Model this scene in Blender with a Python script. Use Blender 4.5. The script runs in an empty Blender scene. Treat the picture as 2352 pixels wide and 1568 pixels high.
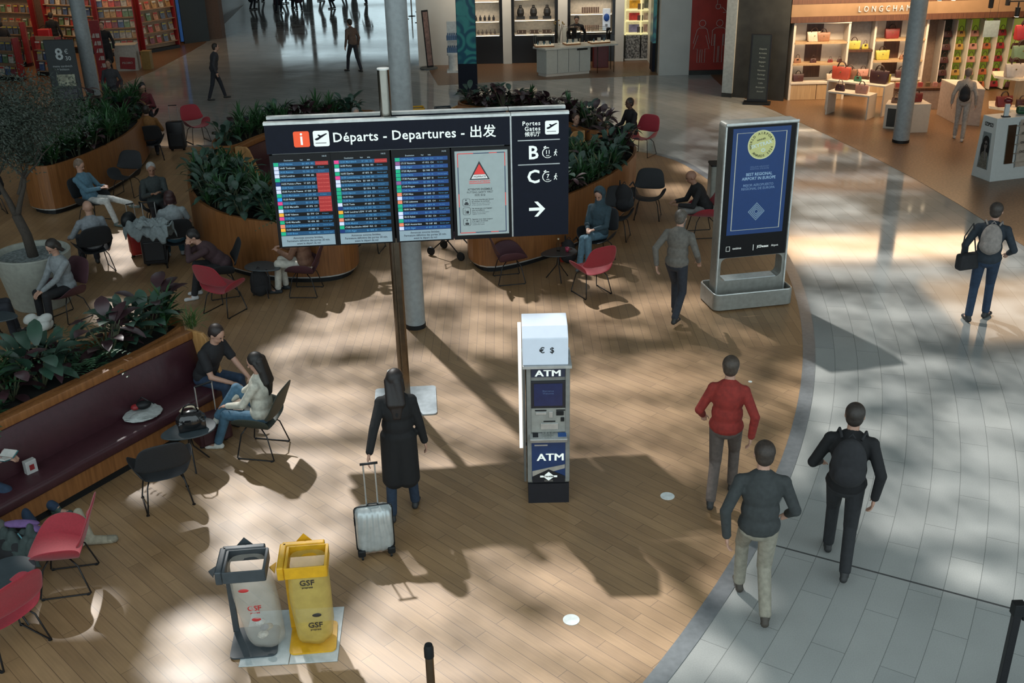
import bpy, bmesh, math, random
from mathutils import Vector, Matrix, Quaternion
random.seed(7)
PI = math.pi
C = bpy.context.scene.collection
scene = bpy.context.scene

# ------------------------------------------------------------------ camera
FPX = 2400.0; CAMH = 6.135
_up = Vector((-109.0, 5296.0, FPX)).normalized()
_fw = Vector((0, 0, -1.0))
_yy = (_fw - _up*_fw.dot(_up)).normalized()
_xx = _yy.cross(_up)
RM = Matrix((_xx, _yy, _up))            # camera -> world rotation
cam_data = bpy.data.cameras.new('camera'); cam = bpy.data.objects.new('camera', cam_data)
C.objects.link(cam); scene.camera = cam
cam_data.sensor_width = 36.0; cam_data.lens = FPX/2352.0*36.0
cam_data.clip_end = 300
cam.matrix_world = Matrix.Translation((0, 0, CAMH)) @ RM.to_4x4()

def G(px, py, z=0.0):
    """floor (or height z) point that the photograph shows at pixel px,py"""
    r = RM @ Vector((px-1176.0, 784.0-py, -FPX)); t = (z-CAMH)/r.z
    return Vector((r.x*t, r.y*t, z))

# ------------------------------------------------------------------ world, sun, exposure
world = bpy.data.worlds.new('world'); scene.world = world; world.use_nodes = True
bgn = world.node_tree.nodes['Background']
bgn.inputs[0].default_value = (0.62, 0.74, 0.78, 1); bgn.inputs[1].default_value = 1.95
SUN_EL = math.radians(48)
SDIR = Vector((0.436*math.cos(SUN_EL), -0.900*math.cos(SUN_EL), -math.sin(SUN_EL))).normalized()  # way the light travels
sd = bpy.data.lights.new('sun', 'SUN'); sd.energy = 5.4; sd.angle = math.radians(1.4); sd.color = (1.0, 0.98, 0.94)
sun = bpy.data.objects.new('sun', sd); C.objects.link(sun)
sun.rotation_mode = 'QUATERNION'; sun.rotation_quaternion = SDIR.to_track_quat('-Z', 'Y')
scene.view_settings.view_transform = 'Standard'; scene.view_settings.look = 'None'
scene.view_settings.gamma = 1.0; scene.view_settings.use_curve_mapping = False
scene.view_settings.exposure = 0.0

def area(x, y, z, sx, sy, power, col, rot=(0, 0, 0)):
    l = bpy.data.lights.new('shop_area_light', 'AREA'); l.shape = 'RECTANGLE'; l.size = sx; l.size_y = sy
    l.energy = power; l.color = col
    o = bpy.data.objects.new('shop_area_light', l); C.objects.link(o); o.location = (x, y, z); o.rotation_euler = rot
    return o
WARM = (1.0, 0.66, 0.38)
area(10.8, 28.2, 3.9, 6.0, 2.0, 260, WARM)
area(13.5, 24.5, 4.3, 5.0, 4.0, 170, WARM)
area(10.2, 27.9, 3.6, 5.5, 0.5, 290, (1.0, .76, .50), (math.radians(62), 0, 0))  # added fill, tilted to brighten the bag shelves
area(1.2, 35.6, 3.4, 6.0, 1.6, 45, (1.0, 0.82, 0.62))
area(1.4, 35.6, 3.0, 6.4, 0.4, 60, (1.0, 0.84, 0.66), (math.radians(65), 0, 0))  # added fill, tilted to brighten the jewellery cabinets
area(-15.5, 38.5, 3.6, 7.0, 6.0, 110, WARM)
area(-16.5, 40.2, 3.8, 10.0, 1.0, 90, WARM, (math.radians(40), 0, 0))

# ------------------------------------------------------------------ materials
MATS = {}
def mat(name, col, rough=0.6, metal=0.0, var=0.12, scale=14.0, bump=0.0, emit=0.0, alpha=1.0, spec=None, trans=0.0, coat=0.0, sheen=0.0):
    if name in MATS: return MATS[name]
    m = bpy.data.materials.new(name); m.use_nodes = True; nt = m.node_tree; b = nt.nodes['Principled BSDF']
    n = nt.nodes.new('ShaderNodeTexNoise'); n.inputs['Scale'].default_value = scale; n.inputs['Detail'].default_value = 4
    co = nt.nodes.new('ShaderNodeTexCoord'); nt.links.new(co.outputs['Object'], n.inputs['Vector'])
    r = nt.nodes.new('ShaderNodeValToRGB')
    c0 = [max(0, c*(1-var)) for c in col]; c1 = [min(1, c*(1+var)) for c in col]
    r.color_ramp.elements[0].color = (*c0, 1); r.color_ramp.elements[1].color = (*c1, 1)
    r.color_ramp.elements[0].position = 0.3; r.color_ramp.elements[1].position = 0.7
    nt.links.new(n.outputs['Fac'], r.inputs['Fac']); nt.links.new(r.outputs['Color'], b.inputs['Base Color'])
    b.inputs['Roughness'].default_value = rough; b.inputs['Metallic'].default_value = metal
    b.inputs['Transmission Weight'].default_value = trans; b.inputs['Alpha'].default_value = alpha
    b.inputs['Coat Weight'].default_value = coat
    if spec is not None: b.inputs['Specular IOR Level'].default_value = spec
    if sheen: b.inputs['Sheen Weight'].default_value = sheen
    if emit:
        nt.links.new(r.outputs['Color'], b.inputs['Emission Color']); b.inputs['Emission Strength'].default_value = emit
    if bump:
        bp = nt.nodes.new('ShaderNodeBump'); bp.inputs['Strength'].default_value = bump; bp.inputs['Distance'].default_value = 0.01
        nt.links.new(n.outputs['Fac'], bp.inputs['Height']); nt.links.new(bp.outputs['Normal'], b.inputs['Normal'])
    MATS[name] = m; return m

def nd(nt, t, **k):
    n = nt.nodes.new(t)
    for a, v in k.items(): setattr(n, a, v)
    return n
def mth(nt, op, a, b=None, c=None):
    n = nd(nt, 'ShaderNodeMath', operation=op)
    for i, v in enumerate((a, b, c)):
        if v is None: continue
        if isinstance(v, (int, float)): n.inputs[i].default_value = v
        else: nt.links.new(v, n.inputs[i])
    return n.outputs[0]

def brick(nt, vec, w, h, c1, c2, mortar, msize, off=0.5):
    b = nd(nt, 'ShaderNodeTexBrick'); b.offset = off
    nt.links.new(vec, b.inputs['Vector'])
    b.inputs['Scale'].default_value = 1.0; b.inputs['Brick Width'].default_value = w; b.inputs['Row Height'].default_value = h
    b.inputs['Mortar Size'].default_value = msize; b.inputs['Mortar Smooth'].default_value = 0.2
    b.inputs['Color1'].default_value = (*c1, 1); b.inputs['Color2'].default_value = (*c2, 1); b.inputs['Mortar'].default_value = (*mortar, 1)
    return b

def wood_floor_mat():
    m = bpy.data.materials.new('oak_plank_floor'); m.use_nodes = True; nt = m.node_tree; b = nt.nodes['Principled BSDF']
    g = nd(nt, 'ShaderNodeNewGeometry'); sp = nd(nt, 'ShaderNodeSeparateXYZ'); nt.links.new(g.outputs['Position'], sp.inputs[0])
    def rot(deg):
        v = nd(nt, 'ShaderNodeVectorRotate'); v.rotation_type = 'Z_AXIS'; v.inputs['Angle'].default_value = math.radians(deg)
        nt.links.new(g.outputs['Position'], v.inputs['Vector']); return v.outputs[0]
    A = ((0.30, 0.182, 0.088), (0.235, 0.138, 0.064), (0.11, 0.062, 0.030))
    v1 = rot(45); v2 = rot(90)
    b1 = brick(nt, v1, 1.35, 0.125, A[0], A[1], A[2], 0.0028, 0.37); b2 = brick(nt, v2, 1.35, 0.125, A[0], A[1], A[2], 0.0028, 0.37)
    fac = mth(nt, 'GREATER_THAN', mth(nt, 'SUBTRACT', sp.outputs[1], mth(nt, 'MULTIPLY', sp.outputs[0], 0.06)), 12.98)
    mx = nd(nt, 'ShaderNodeMixRGB'); nt.links.new(fac, mx.inputs[0]); nt.links.new(b1.outputs[0], mx.inputs[1]); nt.links.new(b2.outputs[0], mx.inputs[2])
    # grain
    n1 = nd(nt, 'ShaderNodeTexNoise'); mp = nd(nt, 'ShaderNodeMapping'); mp.inputs['Scale'].default_value = (2.5, 45, 1)
    nt.links.new(v1, mp.inputs['Vector']); nt.links.new(mp.outputs[0], n1.inputs['Vector']); n1.inputs['Scale'].default_value = 1.0; n1.inputs['Detail'].default_value = 5
    n2 = nd(nt, 'ShaderNodeTexNoise'); nt.links.new(g.outputs['Position'], n2.inputs['Vector']); n2.inputs['Scale'].default_value = 1.6; n2.inputs['Detail'].default_value = 6
    s = mth(nt, 'ADD', mth(nt, 'MULTIPLY', n1.outputs['Fac'], 0.55), mth(nt, 'MULTIPLY', n2.outputs['Fac'], 0.75))
    s = mth(nt, 'ADD', s, 0.42)
    vm = nd(nt, 'ShaderNodeVectorMath', operation='SCALE'); nt.links.new(mx.outputs[0], vm.inputs[0]); nt.links.new(s, vm.inputs['Scale'])
    nt.links.new(vm.outputs[0], b.inputs['Base Color'])
    r = mth(nt, 'ADD', mth(nt, 'MULTIPLY', n2.outputs['Fac'], 0.22), 0.34); nt.links.new(r, b.inputs['Roughness'])
    b.inputs['Specular IOR Level'].default_value = 0.8
    return m

CC = Vector((-14.574, 17.874)); CR = 19.20
def tile_floor_mat():
    m = bpy.data.materials.new('grey_stone_tiles'); m.use_nodes = True; nt = m.node_tree; b = nt.nodes['Principled BSDF']
    g = nd(nt, 'ShaderNodeNewGeometry'); sp = nd(nt, 'ShaderNodeSeparateXYZ'); nt.links.new(g.outputs['Position'], sp.inputs[0])
    dx = mth(nt, 'SUBTRACT', sp.outputs[0], CC.x); dy = mth(nt, 'SUBTRACT', sp.outputs[1], CC.y)
    rr = mth(nt, 'SQRT', mth(nt, 'ADD', mth(nt, 'MULTIPLY', dx, dx), mth(nt, 'MULTIPLY', dy, dy)))
    an = mth(nt, 'ARCTAN2', dy, dx)
    cb = nd(nt, 'ShaderNodeCombineXYZ'); nt.links.new(mth(nt, 'MULTIPLY', an, 20.5), cb.inputs[0]); nt.links.new(mth(nt, 'SUBTRACT', rr, 19.33), cb.inputs[1])
    bk = brick(nt, cb.outputs[0], 1.15, 0.29, (0.345, 0.352, 0.335), (0.295, 0.305, 0.295), (0.16, 0.165, 0.16), 0.0032, 0.41)
    ln = mth(nt, 'LESS_THAN', mth(nt, 'ABSOLUTE', mth(nt, 'ADD', an, 0.499)), 0.0006)
    mx = nd(nt, 'ShaderNodeMixRGB'); nt.links.new(ln, mx.inputs[0]); nt.links.new(bk.outputs[0], mx.inputs[1]); mx.inputs[2].default_value = (0.07, 0.07, 0.07, 1)
    n2 = nd(nt, 'ShaderNodeTexNoise'); nt.links.new(g.outputs['Position'], n2.inputs['Vector']); n2.inputs['Scale'].default_value = 1.1; n2.inputs['Detail'].default_value = 8
    n3 = nd(nt, 'ShaderNodeTexNoise'); nt.links.new(g.outputs['Position'], n3.inputs['Vector']); n3.inputs['Scale'].default_value = 90; n3.inputs['Detail'].default_value = 2
    s = mth(nt, 'ADD', mth(nt, 'MULTIPLY', n2.outputs['Fac'], 0.45), mth(nt, 'MULTIPLY', n3.outputs['Fac'], 0.35)); s = mth(nt, 'ADD', s, 0.6)
    vm = nd(nt, 'ShaderNodeVectorMath', operation='SCALE'); nt.links.new(mx.outputs[0], vm.inputs[0]); nt.links.new(s, vm.inputs['Scale'])
    nt.links.new(vm.outputs[0], b.inputs['Base Color'])
    b.inputs['Roughness'].default_value = 0.13; b.inputs['Specular IOR Level'].default_value = 0.5
    r = mth(nt, 'ADD', mth(nt, 'MULTIPLY', n2.outputs['Fac'], 0.10), 0.035); nt.links.new(r, b.inputs['Roughness'])
    return m
def speckle_mat(name, c1, c2, rough=0.4):
    m = bpy.data.materials.new(name); m.use_nodes = True; nt = m.node_tree; b = nt.nodes['Principled BSDF']
    g = nd(nt, 'ShaderNodeNewGeometry'); n = nd(nt, 'ShaderNodeTexNoise'); nt.links.new(g.outputs['Position'], n.inputs['Vector']); n.inputs['Scale'].default_value = 22; n.inputs['Detail'].default_value = 8
    r = nd(nt, 'ShaderNodeValToRGB'); r.color_ramp.elements[0].position = 0.4; r.color_ramp.elements[1].position = 0.62
    r.color_ramp.elements[0].color = (*c1, 1); r.color_ramp.elements[1].color = (*c2, 1)
    nt.links.new(n.outputs['Fac'], r.inputs[0]); nt.links.new(r.outputs[0], b.inputs['Base Color']); b.inputs['Roughness'].default_value = rough
    return m
def veneer_mat(name, c1, c2, rough=0.42, sc=(30, 30, 2.2)):
    if name in MATS: return MATS[name]
    m = bpy.data.materials.new(name); m.use_nodes = True; nt = m.node_tree; b = nt.nodes['Principled BSDF']
    g = nd(nt, 'ShaderNodeTexCoord'); mp = nd(nt, 'ShaderNodeMapping'); mp.inputs['Scale'].default_value = sc
    n = nd(nt, 'ShaderNodeTexNoise'); nt.links.new(g.outputs['Object'], mp.inputs[0]); nt.links.new(mp.outputs[0], n.inputs['Vector']); n.inputs['Scale'].default_value = 1; n.inputs['Detail'].default_value = 6
    r = nd(nt, 'ShaderNodeValToRGB'); r.color_ramp.elements[0].position = 0.32; r.color_ramp.elements[1].position = 0.68
    r.color_ramp.elements[0].color = (*c1, 1); r.color_ramp.elements[1].color = (*c2, 1)
    nt.links.new(n.outputs['Fac'], r.inputs[0]); nt.links.new(r.outputs[0], b.inputs['Base Color']); b.inputs['Roughness'].default_value = rough
    MATS[name] = m; return m

# ------------------------------------------------------------------ mesh builder
class M:
    def __init__(s): s.v = []; s.f = []
    def add(s, vs, fs):
        o = len(s.v); s.v += [tuple(v) for v in vs]; s.f += [tuple(i+o for i in f) for f in fs]; return s
    def box(s, cx, cy, cz, sx, sy, sz, rz=0.0, ry=0.0, rx=0.0):
        R = Matrix.Rotation(rz, 3, 'Z') @ Matrix.Rotation(ry, 3, 'Y') @ Matrix.Rotation(rx, 3, 'X')
        vs = [Vector((cx, cy, cz)) + R @ Vector((a*sx/2, b*sy/2, c*sz/2)) for a in (-1, 1) for b in (-1, 1) for c in (-1, 1)]
        return s.add(vs, [(0, 1, 3, 2), (4, 6, 7, 5), (0, 4, 5, 1), (2, 3, 7, 6), (0, 2, 6, 4), (1, 5, 7, 3)])
    def prism(s, poly, z0, z1):
        n = len(poly); ar = sum(poly[i][0]*poly[(i+1) % n][1]-poly[(i+1) % n][0]*poly[i][1] for i in range(n))
        if ar < 0: poly = poly[::-1]
        vs = [(p[0], p[1], z0) for p in poly] + [(p[0], p[1], z1) for p in poly]
        return s.add(vs, [tuple(range(n))[::-1], tuple(range(n, 2*n))] + [(i, (i+1) % n, (i+1) % n+n, i+n) for i in range(n)])
    def frame(s, d):
        d = Vector(d).normalized(); a = Vector((0, 0, 1)) if abs(d.z) < 0.95 else Vector((1, 0, 0))
        x = d.cross(a).normalized(); y = d.cross(x).normalized(); return x, y
    def tube(s, pts, r, n=8, closed=False):
        pts = [Vector(p) for p in pts]; k = len(pts); rs = r if isinstance(r, (list, tuple)) else [r]*k; vs = []; px = None
        for i, p in enumerate(pts):
            if closed: d = pts[(i+1) % k]-pts[i-1]
            else: d = pts[min(i+1, k-1)]-pts[max(i-1, 0)]
            d = d.normalized() if d.length > 1e-9 else Vector((0, 0, 1))
            if px is None: x, y = s.frame(d)
            else:
                x = (px - d*px.dot(d)); x = x.normalized() if x.length > 1e-6 else s.frame(d)[0]; y = d.cross(x)
            px = x
            for j in range(n):
                t = 2*PI*j/n; vs.append(p + (x*math.cos(t)+y*math.sin(t))*rs[i])
        fs = []
        for i in range(k if closed else k-1):
            a = i*n; b = ((i+1) % k)*n
            for j in range(n): fs.append((a+j, a+(j+1) % n, b+(j+1) % n, b+j))
        if not closed: fs += [tuple(range(n))[::-1], tuple(range((k-1)*n, k*n))]
        return s.add(vs, fs)
    def lathe(s, prof, n=32, c=(0, 0, 0), sx=1, sy=1):
        vs = []; k = len(prof)
        for r, z in prof:
            for j in range(n):
                t = 2*PI*j/n; vs.append((c[0]+r*math.cos(t)*sx, c[1]+r*math.sin(t)*sy, c[2]+z))
        fs = [(i*n+j, i*n+(j+1) % n, (i+1)*n+(j+1) % n, (i+1)*n+j) for i in range(k-1) for j in range(n)]
        if prof[0][0] > 1e-6: fs.append(tuple(range(n))[::-1])
        if prof[-1][0] > 1e-6: fs.append(tuple(range((k-1)*n, k*n)))
        return s.add(vs, fs)
    def cyl(s, x, y, z0, z1, r, n=24): return s.lathe([(r, z0), (r, z1)], n, (x, y, 0))
    def ell(s, c, ax, ay, az, nu=12, nv=8):
        c = Vector(c); ax = Vector(ax); ay = Vector(ay); az = Vector(az); vs = [c-az]
        for i in range(1, nv):
            ph = -PI/2+PI*i/nv
            for j in range(nu):
                t = 2*PI*j/nu; vs.append(c+(ax*math.cos(t)+ay*math.sin(t))*math.cos(ph)+az*math.sin(ph))
        vs.append(c+az); L = len(vs)-1
        fs = [(0, 1+(j+1) % nu, 1+j) for j in range(nu)]
        for i in range(nv-2):
            a = 1+i*nu; b = a+nu
            for j in range(nu): fs.append((a+j, a+(j+1) % nu, b+(j+1) % nu, b+j))
        a = 1+(nv-2)*nu
        fs += [(a+j, a+(j+1) % nu, L) for j in range(nu)]
        return s.add(vs, fs)
    def sph(s, c, r, nu=10, nv=7): return s.ell(c, (r, 0, 0), (0, r, 0), (0, 0, r), nu, nv)
    def cap(s, p, q, r1, r2, n=10):
        p = Vector(p); q = Vector(q); d = q-p
        if d.length < 1e-6: return s.sph(p, max(r1, r2))
        u = d.normalized(); x, y = s.frame(u); pts = []; rs = []
        for a in (-80, -50, -20): pts.append(p+u*r1*math.sin(math.radians(a))); rs.append(r1*math.cos(math.radians(a)))
        for a in (20, 50, 80): pts.append(q+u*r2*math.sin(math.radians(a))); rs.append(r2*math.cos(math.radians(a)))
        return s.tube(pts, rs, n)
    def build(s, name, m, parent=None, smooth=False, bevel=0.0, seg=2, sub=0, solid=0.0, loc=None, rz=0.0, merge=False):
        me = bpy.data.meshes.new(name); me.from_pydata(s.v, [], s.f); me.update()
        if merge:
            bm = bmesh.new(); bm.from_mesh(me); bmesh.ops.remove_doubles(bm, verts=bm.verts, dist=1e-4)
            bmesh.ops.recalc_face_normals(bm, faces=bm.faces); bm.to_mesh(me); bm.free()
        if m: me.materials.append(m)
        o = bpy.data.objects.new(name, me); C.objects.link(o)
        if parent: o.parent = parent
        if loc is not None: o.location = loc
        o.rotation_euler.z = rz
        if solid:
            d = o.modifiers.new('solid', 'SOLIDIFY'); d.thickness = solid; d.offset = 0
        if bevel:
            d = o.modifiers.new('bevel', 'BEVEL'); d.width = bevel; d.segments = seg; d.limit_method = 'ANGLE'; d.angle_limit = math.radians(40)
        if sub:
            d = o.modifiers.new('sub', 'SUBSURF'); d.levels = sub; d.render_levels = sub
        if solid or bevel or sub: bake(o)
        if smooth:
            o.data.polygons.foreach_set('use_smooth', [True]*len(o.data.polygons))
            if smooth == 2: 
                o.data.set_sharp_from_angle(angle=math.radians(42))
        return o
def bake(o):
    dg = bpy.context.evaluated_depsgraph_get(); dg.update()
    me = bpy.data.meshes.new_from_object(o.evaluated_get(dg)); me.name = o.name
    o.modifiers.clear(); o.data = me

def thing(name, label, cat, loc=(0, 0, 0), rz=0.0, group=None):
    o = bpy.data.objects.new(name, None); C.objects.link(o); o.location = loc; o.rotation_euler = (0, 0, rz)
    o.empty_display_size = 0.1
    o['label'] = label; o['category'] = cat
    if group: o['group'] = group
    return o
def tag(o, label, cat, group=None):
    o['label'] = label; o['category'] = cat
    if group: o['group'] = group
    return o
def struct(o): o['kind'] = 'structure'; return o
def dup(root, loc, rz, label, group=None, scale=None):
    r = root.copy(); C.objects.link(r); r.location = loc; r.rotation_euler = (0, 0, rz); r['label'] = label
    if group: r['group'] = group
    if scale: r.scale = (scale,)*3 if isinstance(scale, (int, float)) else scale
    for ch in list(root.children):
        c = ch.copy(); C.objects.link(c); c.parent = r
        for g in ch.children:
            d = g.copy(); C.objects.link(d); d.parent = c
    return r
def text(s, size, m, parent, loc, rot=(PI/2, 0, 0), bold=0.0, align='CENTER', name='lettering', sp=1.0, ext=0.0015, sx=1.0):
    cu = bpy.data.curves.new('t', 'FONT'); cu.body = s; cu.size = size; cu.align_x = align; cu.align_y = 'CENTER'
    cu.offset = bold*size; cu.extrude = ext; cu.space_character = sp; cu.resolution_u = 2; cu.space_line = 1.0
    t = bpy.data.objects.new('t', cu); C.objects.link(t)
    dg = bpy.context.evaluated_depsgraph_get(); dg.update()
    me = bpy.data.meshes.new_from_object(t.evaluated_get(dg)); bpy.data.objects.remove(t)
    me.materials.clear(); me.materials.append(m); me.name = name
    o = bpy.data.objects.new(name, me); C.objects.link(o); o.location = loc; o.rotation_euler = rot; o.scale.x = sx
    if parent: o.parent = parent
    return o
def rrect(w, h, r, n=5, cx=0, cy=0):
    p = []
    for (sx, sy, a0) in ((1, 1, 0), (-1, 1, 90), (-1, -1, 180), (1, -1, 270)):
        for i in range(n+1):
            a = math.radians(a0+90*i/n); p.append((cx+sx*(w/2-r)+r*math.cos(a), cy+sy*(h/2-r)+r*math.sin(a)))
    return p
def smoothpoly(pts, it=2, closed=True):
    for _ in range(it):
        q = []; n = len(pts)
        for i in range(n if closed else n-1):
            a = pts[i]; b = pts[(i+1) % n]
            q += [(a[0]*.75+b[0]*.25, a[1]*.75+b[1]*.25), (a[0]*.25+b[0]*.75, a[1]*.25+b[1]*.75)]
        if not closed: q = [pts[0]]+q+[pts[-1]]
        pts = q
    return pts
def inset(poly, d):
    """move every corner of a closed outline inwards by d"""
    n = len(poly); ar = sum(poly[i][0]*poly[(i+1) % n][1]-poly[(i+1) % n][0]*poly[i][1] for i in range(n)); sg = 1 if ar > 0 else -1
    out = []
    for i in range(n):
        a = Vector(poly[i-1][:2]); b = Vector(poly[i][:2]); c = Vector(poly[(i+1) % n][:2])
        t = (c-a).normalized(); nrm = Vector((-t.y, t.x))*sg; out.append((b.x+nrm.x*d, b.y+nrm.y*d))
    return out

# colours
m_wood = veneer_mat('warm_oak_veneer', (0.17, 0.064, 0.018), (0.26, 0.105, 0.032))
m_woodlit = veneer_mat('lit_oak_veneer', (0.34, 0.17, 0.055), (0.46, 0.25, 0.09))  # oak veneer with light on the bench end panels put into its colour
m_black = mat('matt_black', (0.008, 0.009, 0.010), 0.5, spec=0.3)
m_metalblk = mat('black_metal', (0.012, 0.012, 0.014), 0.35, 0.3)
m_navy = mat('navy_panel', (0.0035, 0.0055, 0.014), 0.55, spec=0.2)
m_white = mat('white_paint', (0.62, 0.64, 0.62), 0.5)
m_steel = mat('brushed_steel', (0.24, 0.23, 0.20), 0.14, 1.0, var=0.06)
m_bronze = mat('bronze_steel', (0.20, 0.165, 0.125), 0.28, 1.0)
m_alu = mat('pale_aluminium', (0.50, 0.51, 0.50), 0.38, 0.7)
m_leather = mat('maroon_leather', (0.042, 0.012, 0.017), 0.42, bump=0.2)
m_red = mat('red_fabric', (0.30, 0.012, 0.025), 0.7, bump=0.2, scale=60, sheen=0.2)
m_dkfab = mat('charcoal_fabric', (0.013, 0.015, 0.018), 0.7, bump=0.2, scale=60)
m_marfab = mat('dark_maroon_fabric', (0.060, 0.020, 0.028), 0.7, bump=0.2, scale=60)
m_grnfab = mat('dark_olive_fabric', (0.030, 0.038, 0.030), 0.6, bump=0.2, scale=60)
m_whtxt = mat('sign_white', (0.80, 0.84, 0.80), 0.5, emit=0.35, var=0.02)
# ------------------------------------------------------------------ floors
m_tile = tile_floor_mat(); m_woodfloor = wood_floor_mat()
m_brownfloor = speckle_mat('brown_speckled_floor', (0.115, 0.062, 0.030), (0.20, 0.115, 0.060), 0.32)
struct(M().prism([(-40, 2), (30, 2), (30, 70), (-40, 70)], -0.2, 0.0).build('floor', m_tile))
arc = []
for i in range(61):
    a = math.radians(-58+ (15.2+58)*i/60); arc.append((CC.x+CR*math.cos(a), CC.y+CR*math.sin(a)))
back = smoothpoly([arc[-1], (3.72, 23.5), (3.1, 24.25), (1.8, 24.7), (-1.0, 25.1), (-5.0, 25.5), (-9, 25.6), (-14, 25.2)], 2, closed=False)
outl = arc+back[1:]+[(-22, 24), (-22, 1.6)]
struct(M().prism(outl, -0.05, 0.004).build('floor', m_woodfloor))
m_band = mat('grey_metal_edge_band', (0.20, 0.215, 0.225), 0.28, 0.25)
full = arc+back[1:-1]; ob = []
for i, p in enumerate(full):
    a = Vector(full[max(i-1, 0)]); b = Vector(full[min(i+1, len(full)-1)]); t = (b-a).normalized(); ob.append((p[0]+t.y*0.165, p[1]-t.x*0.165))
bm_ = M()
for i in range(len(full)-1):
    bm_.add([(full[i][0], full[i][1], 0.006), (ob[i][0], ob[i][1], 0.006), (ob[i+1][0], ob[i+1][1], 0.006), (full[i+1][0], full[i+1][1], 0.006)], [(0, 1, 2, 3)])
struct(bm_.build('trim_1', m_band))
# brown shop floors
q = [G(*p)[:2] for p in [(1700, 222), (1780, 255), (1900, 310), (2000, 358), (2100, 410), (2200, 468), (2352, 565)]]
struct(M().prism([(6.5, 31.6)]+[tuple(p) for p in q]+[(9.6, 12), (22, 12), (22, 34), (6.5, 34)], -0.05, 0.004).build('floor', m_brownfloor))
q = [G(*p)[:2] for p in [(1006, 196), (1080, 192), (1180, 186), (1330, 180), (1440, 176), (1512, 172)]]
struct(M().prism([(-2.9, 37.6)]+[tuple(p) for p in q]+[(5.2, 37.6)], -0.05, 0.004).build('floor', m_brownfloor))
q = [G(*p)[:2] for p in [(0, 260), (150, 243), (230, 238), (290, 190), (350, 165), (440, 118), (470, 100)]]
struct(M().prism([(-30, 33)]+[tuple(p) for p in q]+[(-14, 62), (-34, 62)], -0.05, 0.004).build('floor', m_brownfloor))

# ------------------------------------------------------------------ unseen gobo overhead, openings cut to shape the floor's sun patches
def inpoly(x, y, P):
    c = False; n = len(P)
    for i in range(n):
        x1, y1 = P[i]; x2, y2 = P[i-1]
        if (y1 > y) != (y2 > y) and x < (x2-x1)*(y-y1)/(y2-y1+1e-12)+x1: c = not c
    return c
# sunlit patches of the floor, read from the photograph as outlines on the ground
LIT = [
 # oak floor, centre left
 [(470,1200),(600,1150),(860,1140),(860,1215),(700,1290),(600,1330),(485,1300)],
 [(380,1440),(470,1400),(540,1420),(520,1470),(390,1500)], [(350,1520),(480,1490),(520,1520),(480,1568),(360,1568)], [(560,1060),(700,1030),(860,1040),(850,1120),(640,1130)],
 [(120,1400),(250,1370),(240,1420),(130,1440)], [(300,1100),(380,1120),(360,1150),(300,1130)],
 [(700,960),(850,960),(850,1000),(700,1010)],
 [(620,1010),(660,900),(860,890),(850,960)], [(640,770),(900,745),(905,800),(640,830)], [(560,905),(860,880),(860,925),(560,960)],
 [(700,690),(905,700),(905,735),(700,730)], [(690,735),(800,740),(790,765),(690,760)],
 [(975,640),(1060,650),(1080,705),(975,690)], [(1060,690),(1230,660),(1260,740),(1080,775)],
 [(990,765),(1180,775),(1200,830),(1040,800)], [(1250,690),(1420,705),(1420,740),(1260,735)],
 [(960,800),(1080,860),(1060,890),(965,880)], [(1010,930),(1180,960),(1190,1020),(1000,990)], [(1075,760),(1200,740),(1200,790),(1100,800)],
 [(1310,830),(1560,850),(1560,880),(1320,870)], [(1300,900),(1490,910),(1520,945),(1310,940)], [(1310,955),(1420,965),(1400,990),(1310,985)],
 [(1000,1060),(1120,1075),(1110,1100),(1000,1095)], [(1030,1215),(1280,1225),(1290,1262),(1040,1258)], [(1110,1290),(1420,1330),(1500,1400),(1200,1370)],
 [(1400,1240),(1560,1300),(1580,1370),(1420,1320)], [(900,1330),(1040,1350),(1060,1460),(920,1440)], [(1080,1420),(1300,1460),(1340,1568),(1120,1568)],
 [(1380,1440),(1560,1440),(1480,1540),(1400,1530)], [(800,1460),(960,1440),(960,1560),(820,1568)], [(620,1530),(760,1540),(740,1600),(600,1600)],
 [(240,680),(330,720),(300,760),(230,740)], [(240,545),(300,520),(330,600),(250,640)],
 [(1290,1110),(1450,1130),(1440,1160),(1300,1145)], [(980,1130),(1180,1150),(1170,1190),(985,1175)],
 [(1450,1030),(1600,1060),(1590,1090),(1450,1070)], [(1100,560),(1060,570),(1000,560),(1060,540)],
 [(980,570),(1060,600),(1060,640),(975,620)], [(1500,420),(1600,430),(1610,460),(1500,450)],
 # tiles, right
 [(1560,368),(1660,400),(1650,430),(1560,392)], [(1830,430),(1980,470),(1990,510),(1840,500)], [(1840,560),(2130,590),(2200,640),(1860,650)],
 [(1860,670),(2240,700),(2230,760),(1870,740)], [(2300,570),(2360,560),(2360,640),(2290,630)], [(1860,800),(2040,815),(2040,850),(1860,840)],
 [(2060,820),(2200,830),(2190,850),(2060,848)], [(1850,880),(1960,900),(1950,960),(1845,940)], [(2160,920),(2370,900),(2370,1010),(2180,1000)],
 [(2120,1010),(2370,1020),(2370,1160),(2130,1130)], [(2130,1040),(2270,1060),(2260,1140),(2150,1120)], [(2040,880),(2150,890),(2130,930),(2040,920)],
 [(2180,1180),(2370,1190),(2370,1230),(2190,1230)], [(2270,1280),(2370,1270),(2370,1370),(2290,1360)], [(1700,1240),(1740,1240),(1640,1460),(1560,1568),(1500,1568),(1640,1370)],
 [(1570,1480),(1740,1490),(1830,1568),(1560,1600)], [(1810,1000),(1860,1000),(1830,1110),(1790,1110)], [(2250,690),(2370,680),(2370,740),(2260,735)],
 [(1870,960),(2060,980),(2070,1010),(1870,1000)], [(1830,500),(1990,530),(1960,555),(1830,545)],
]
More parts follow.
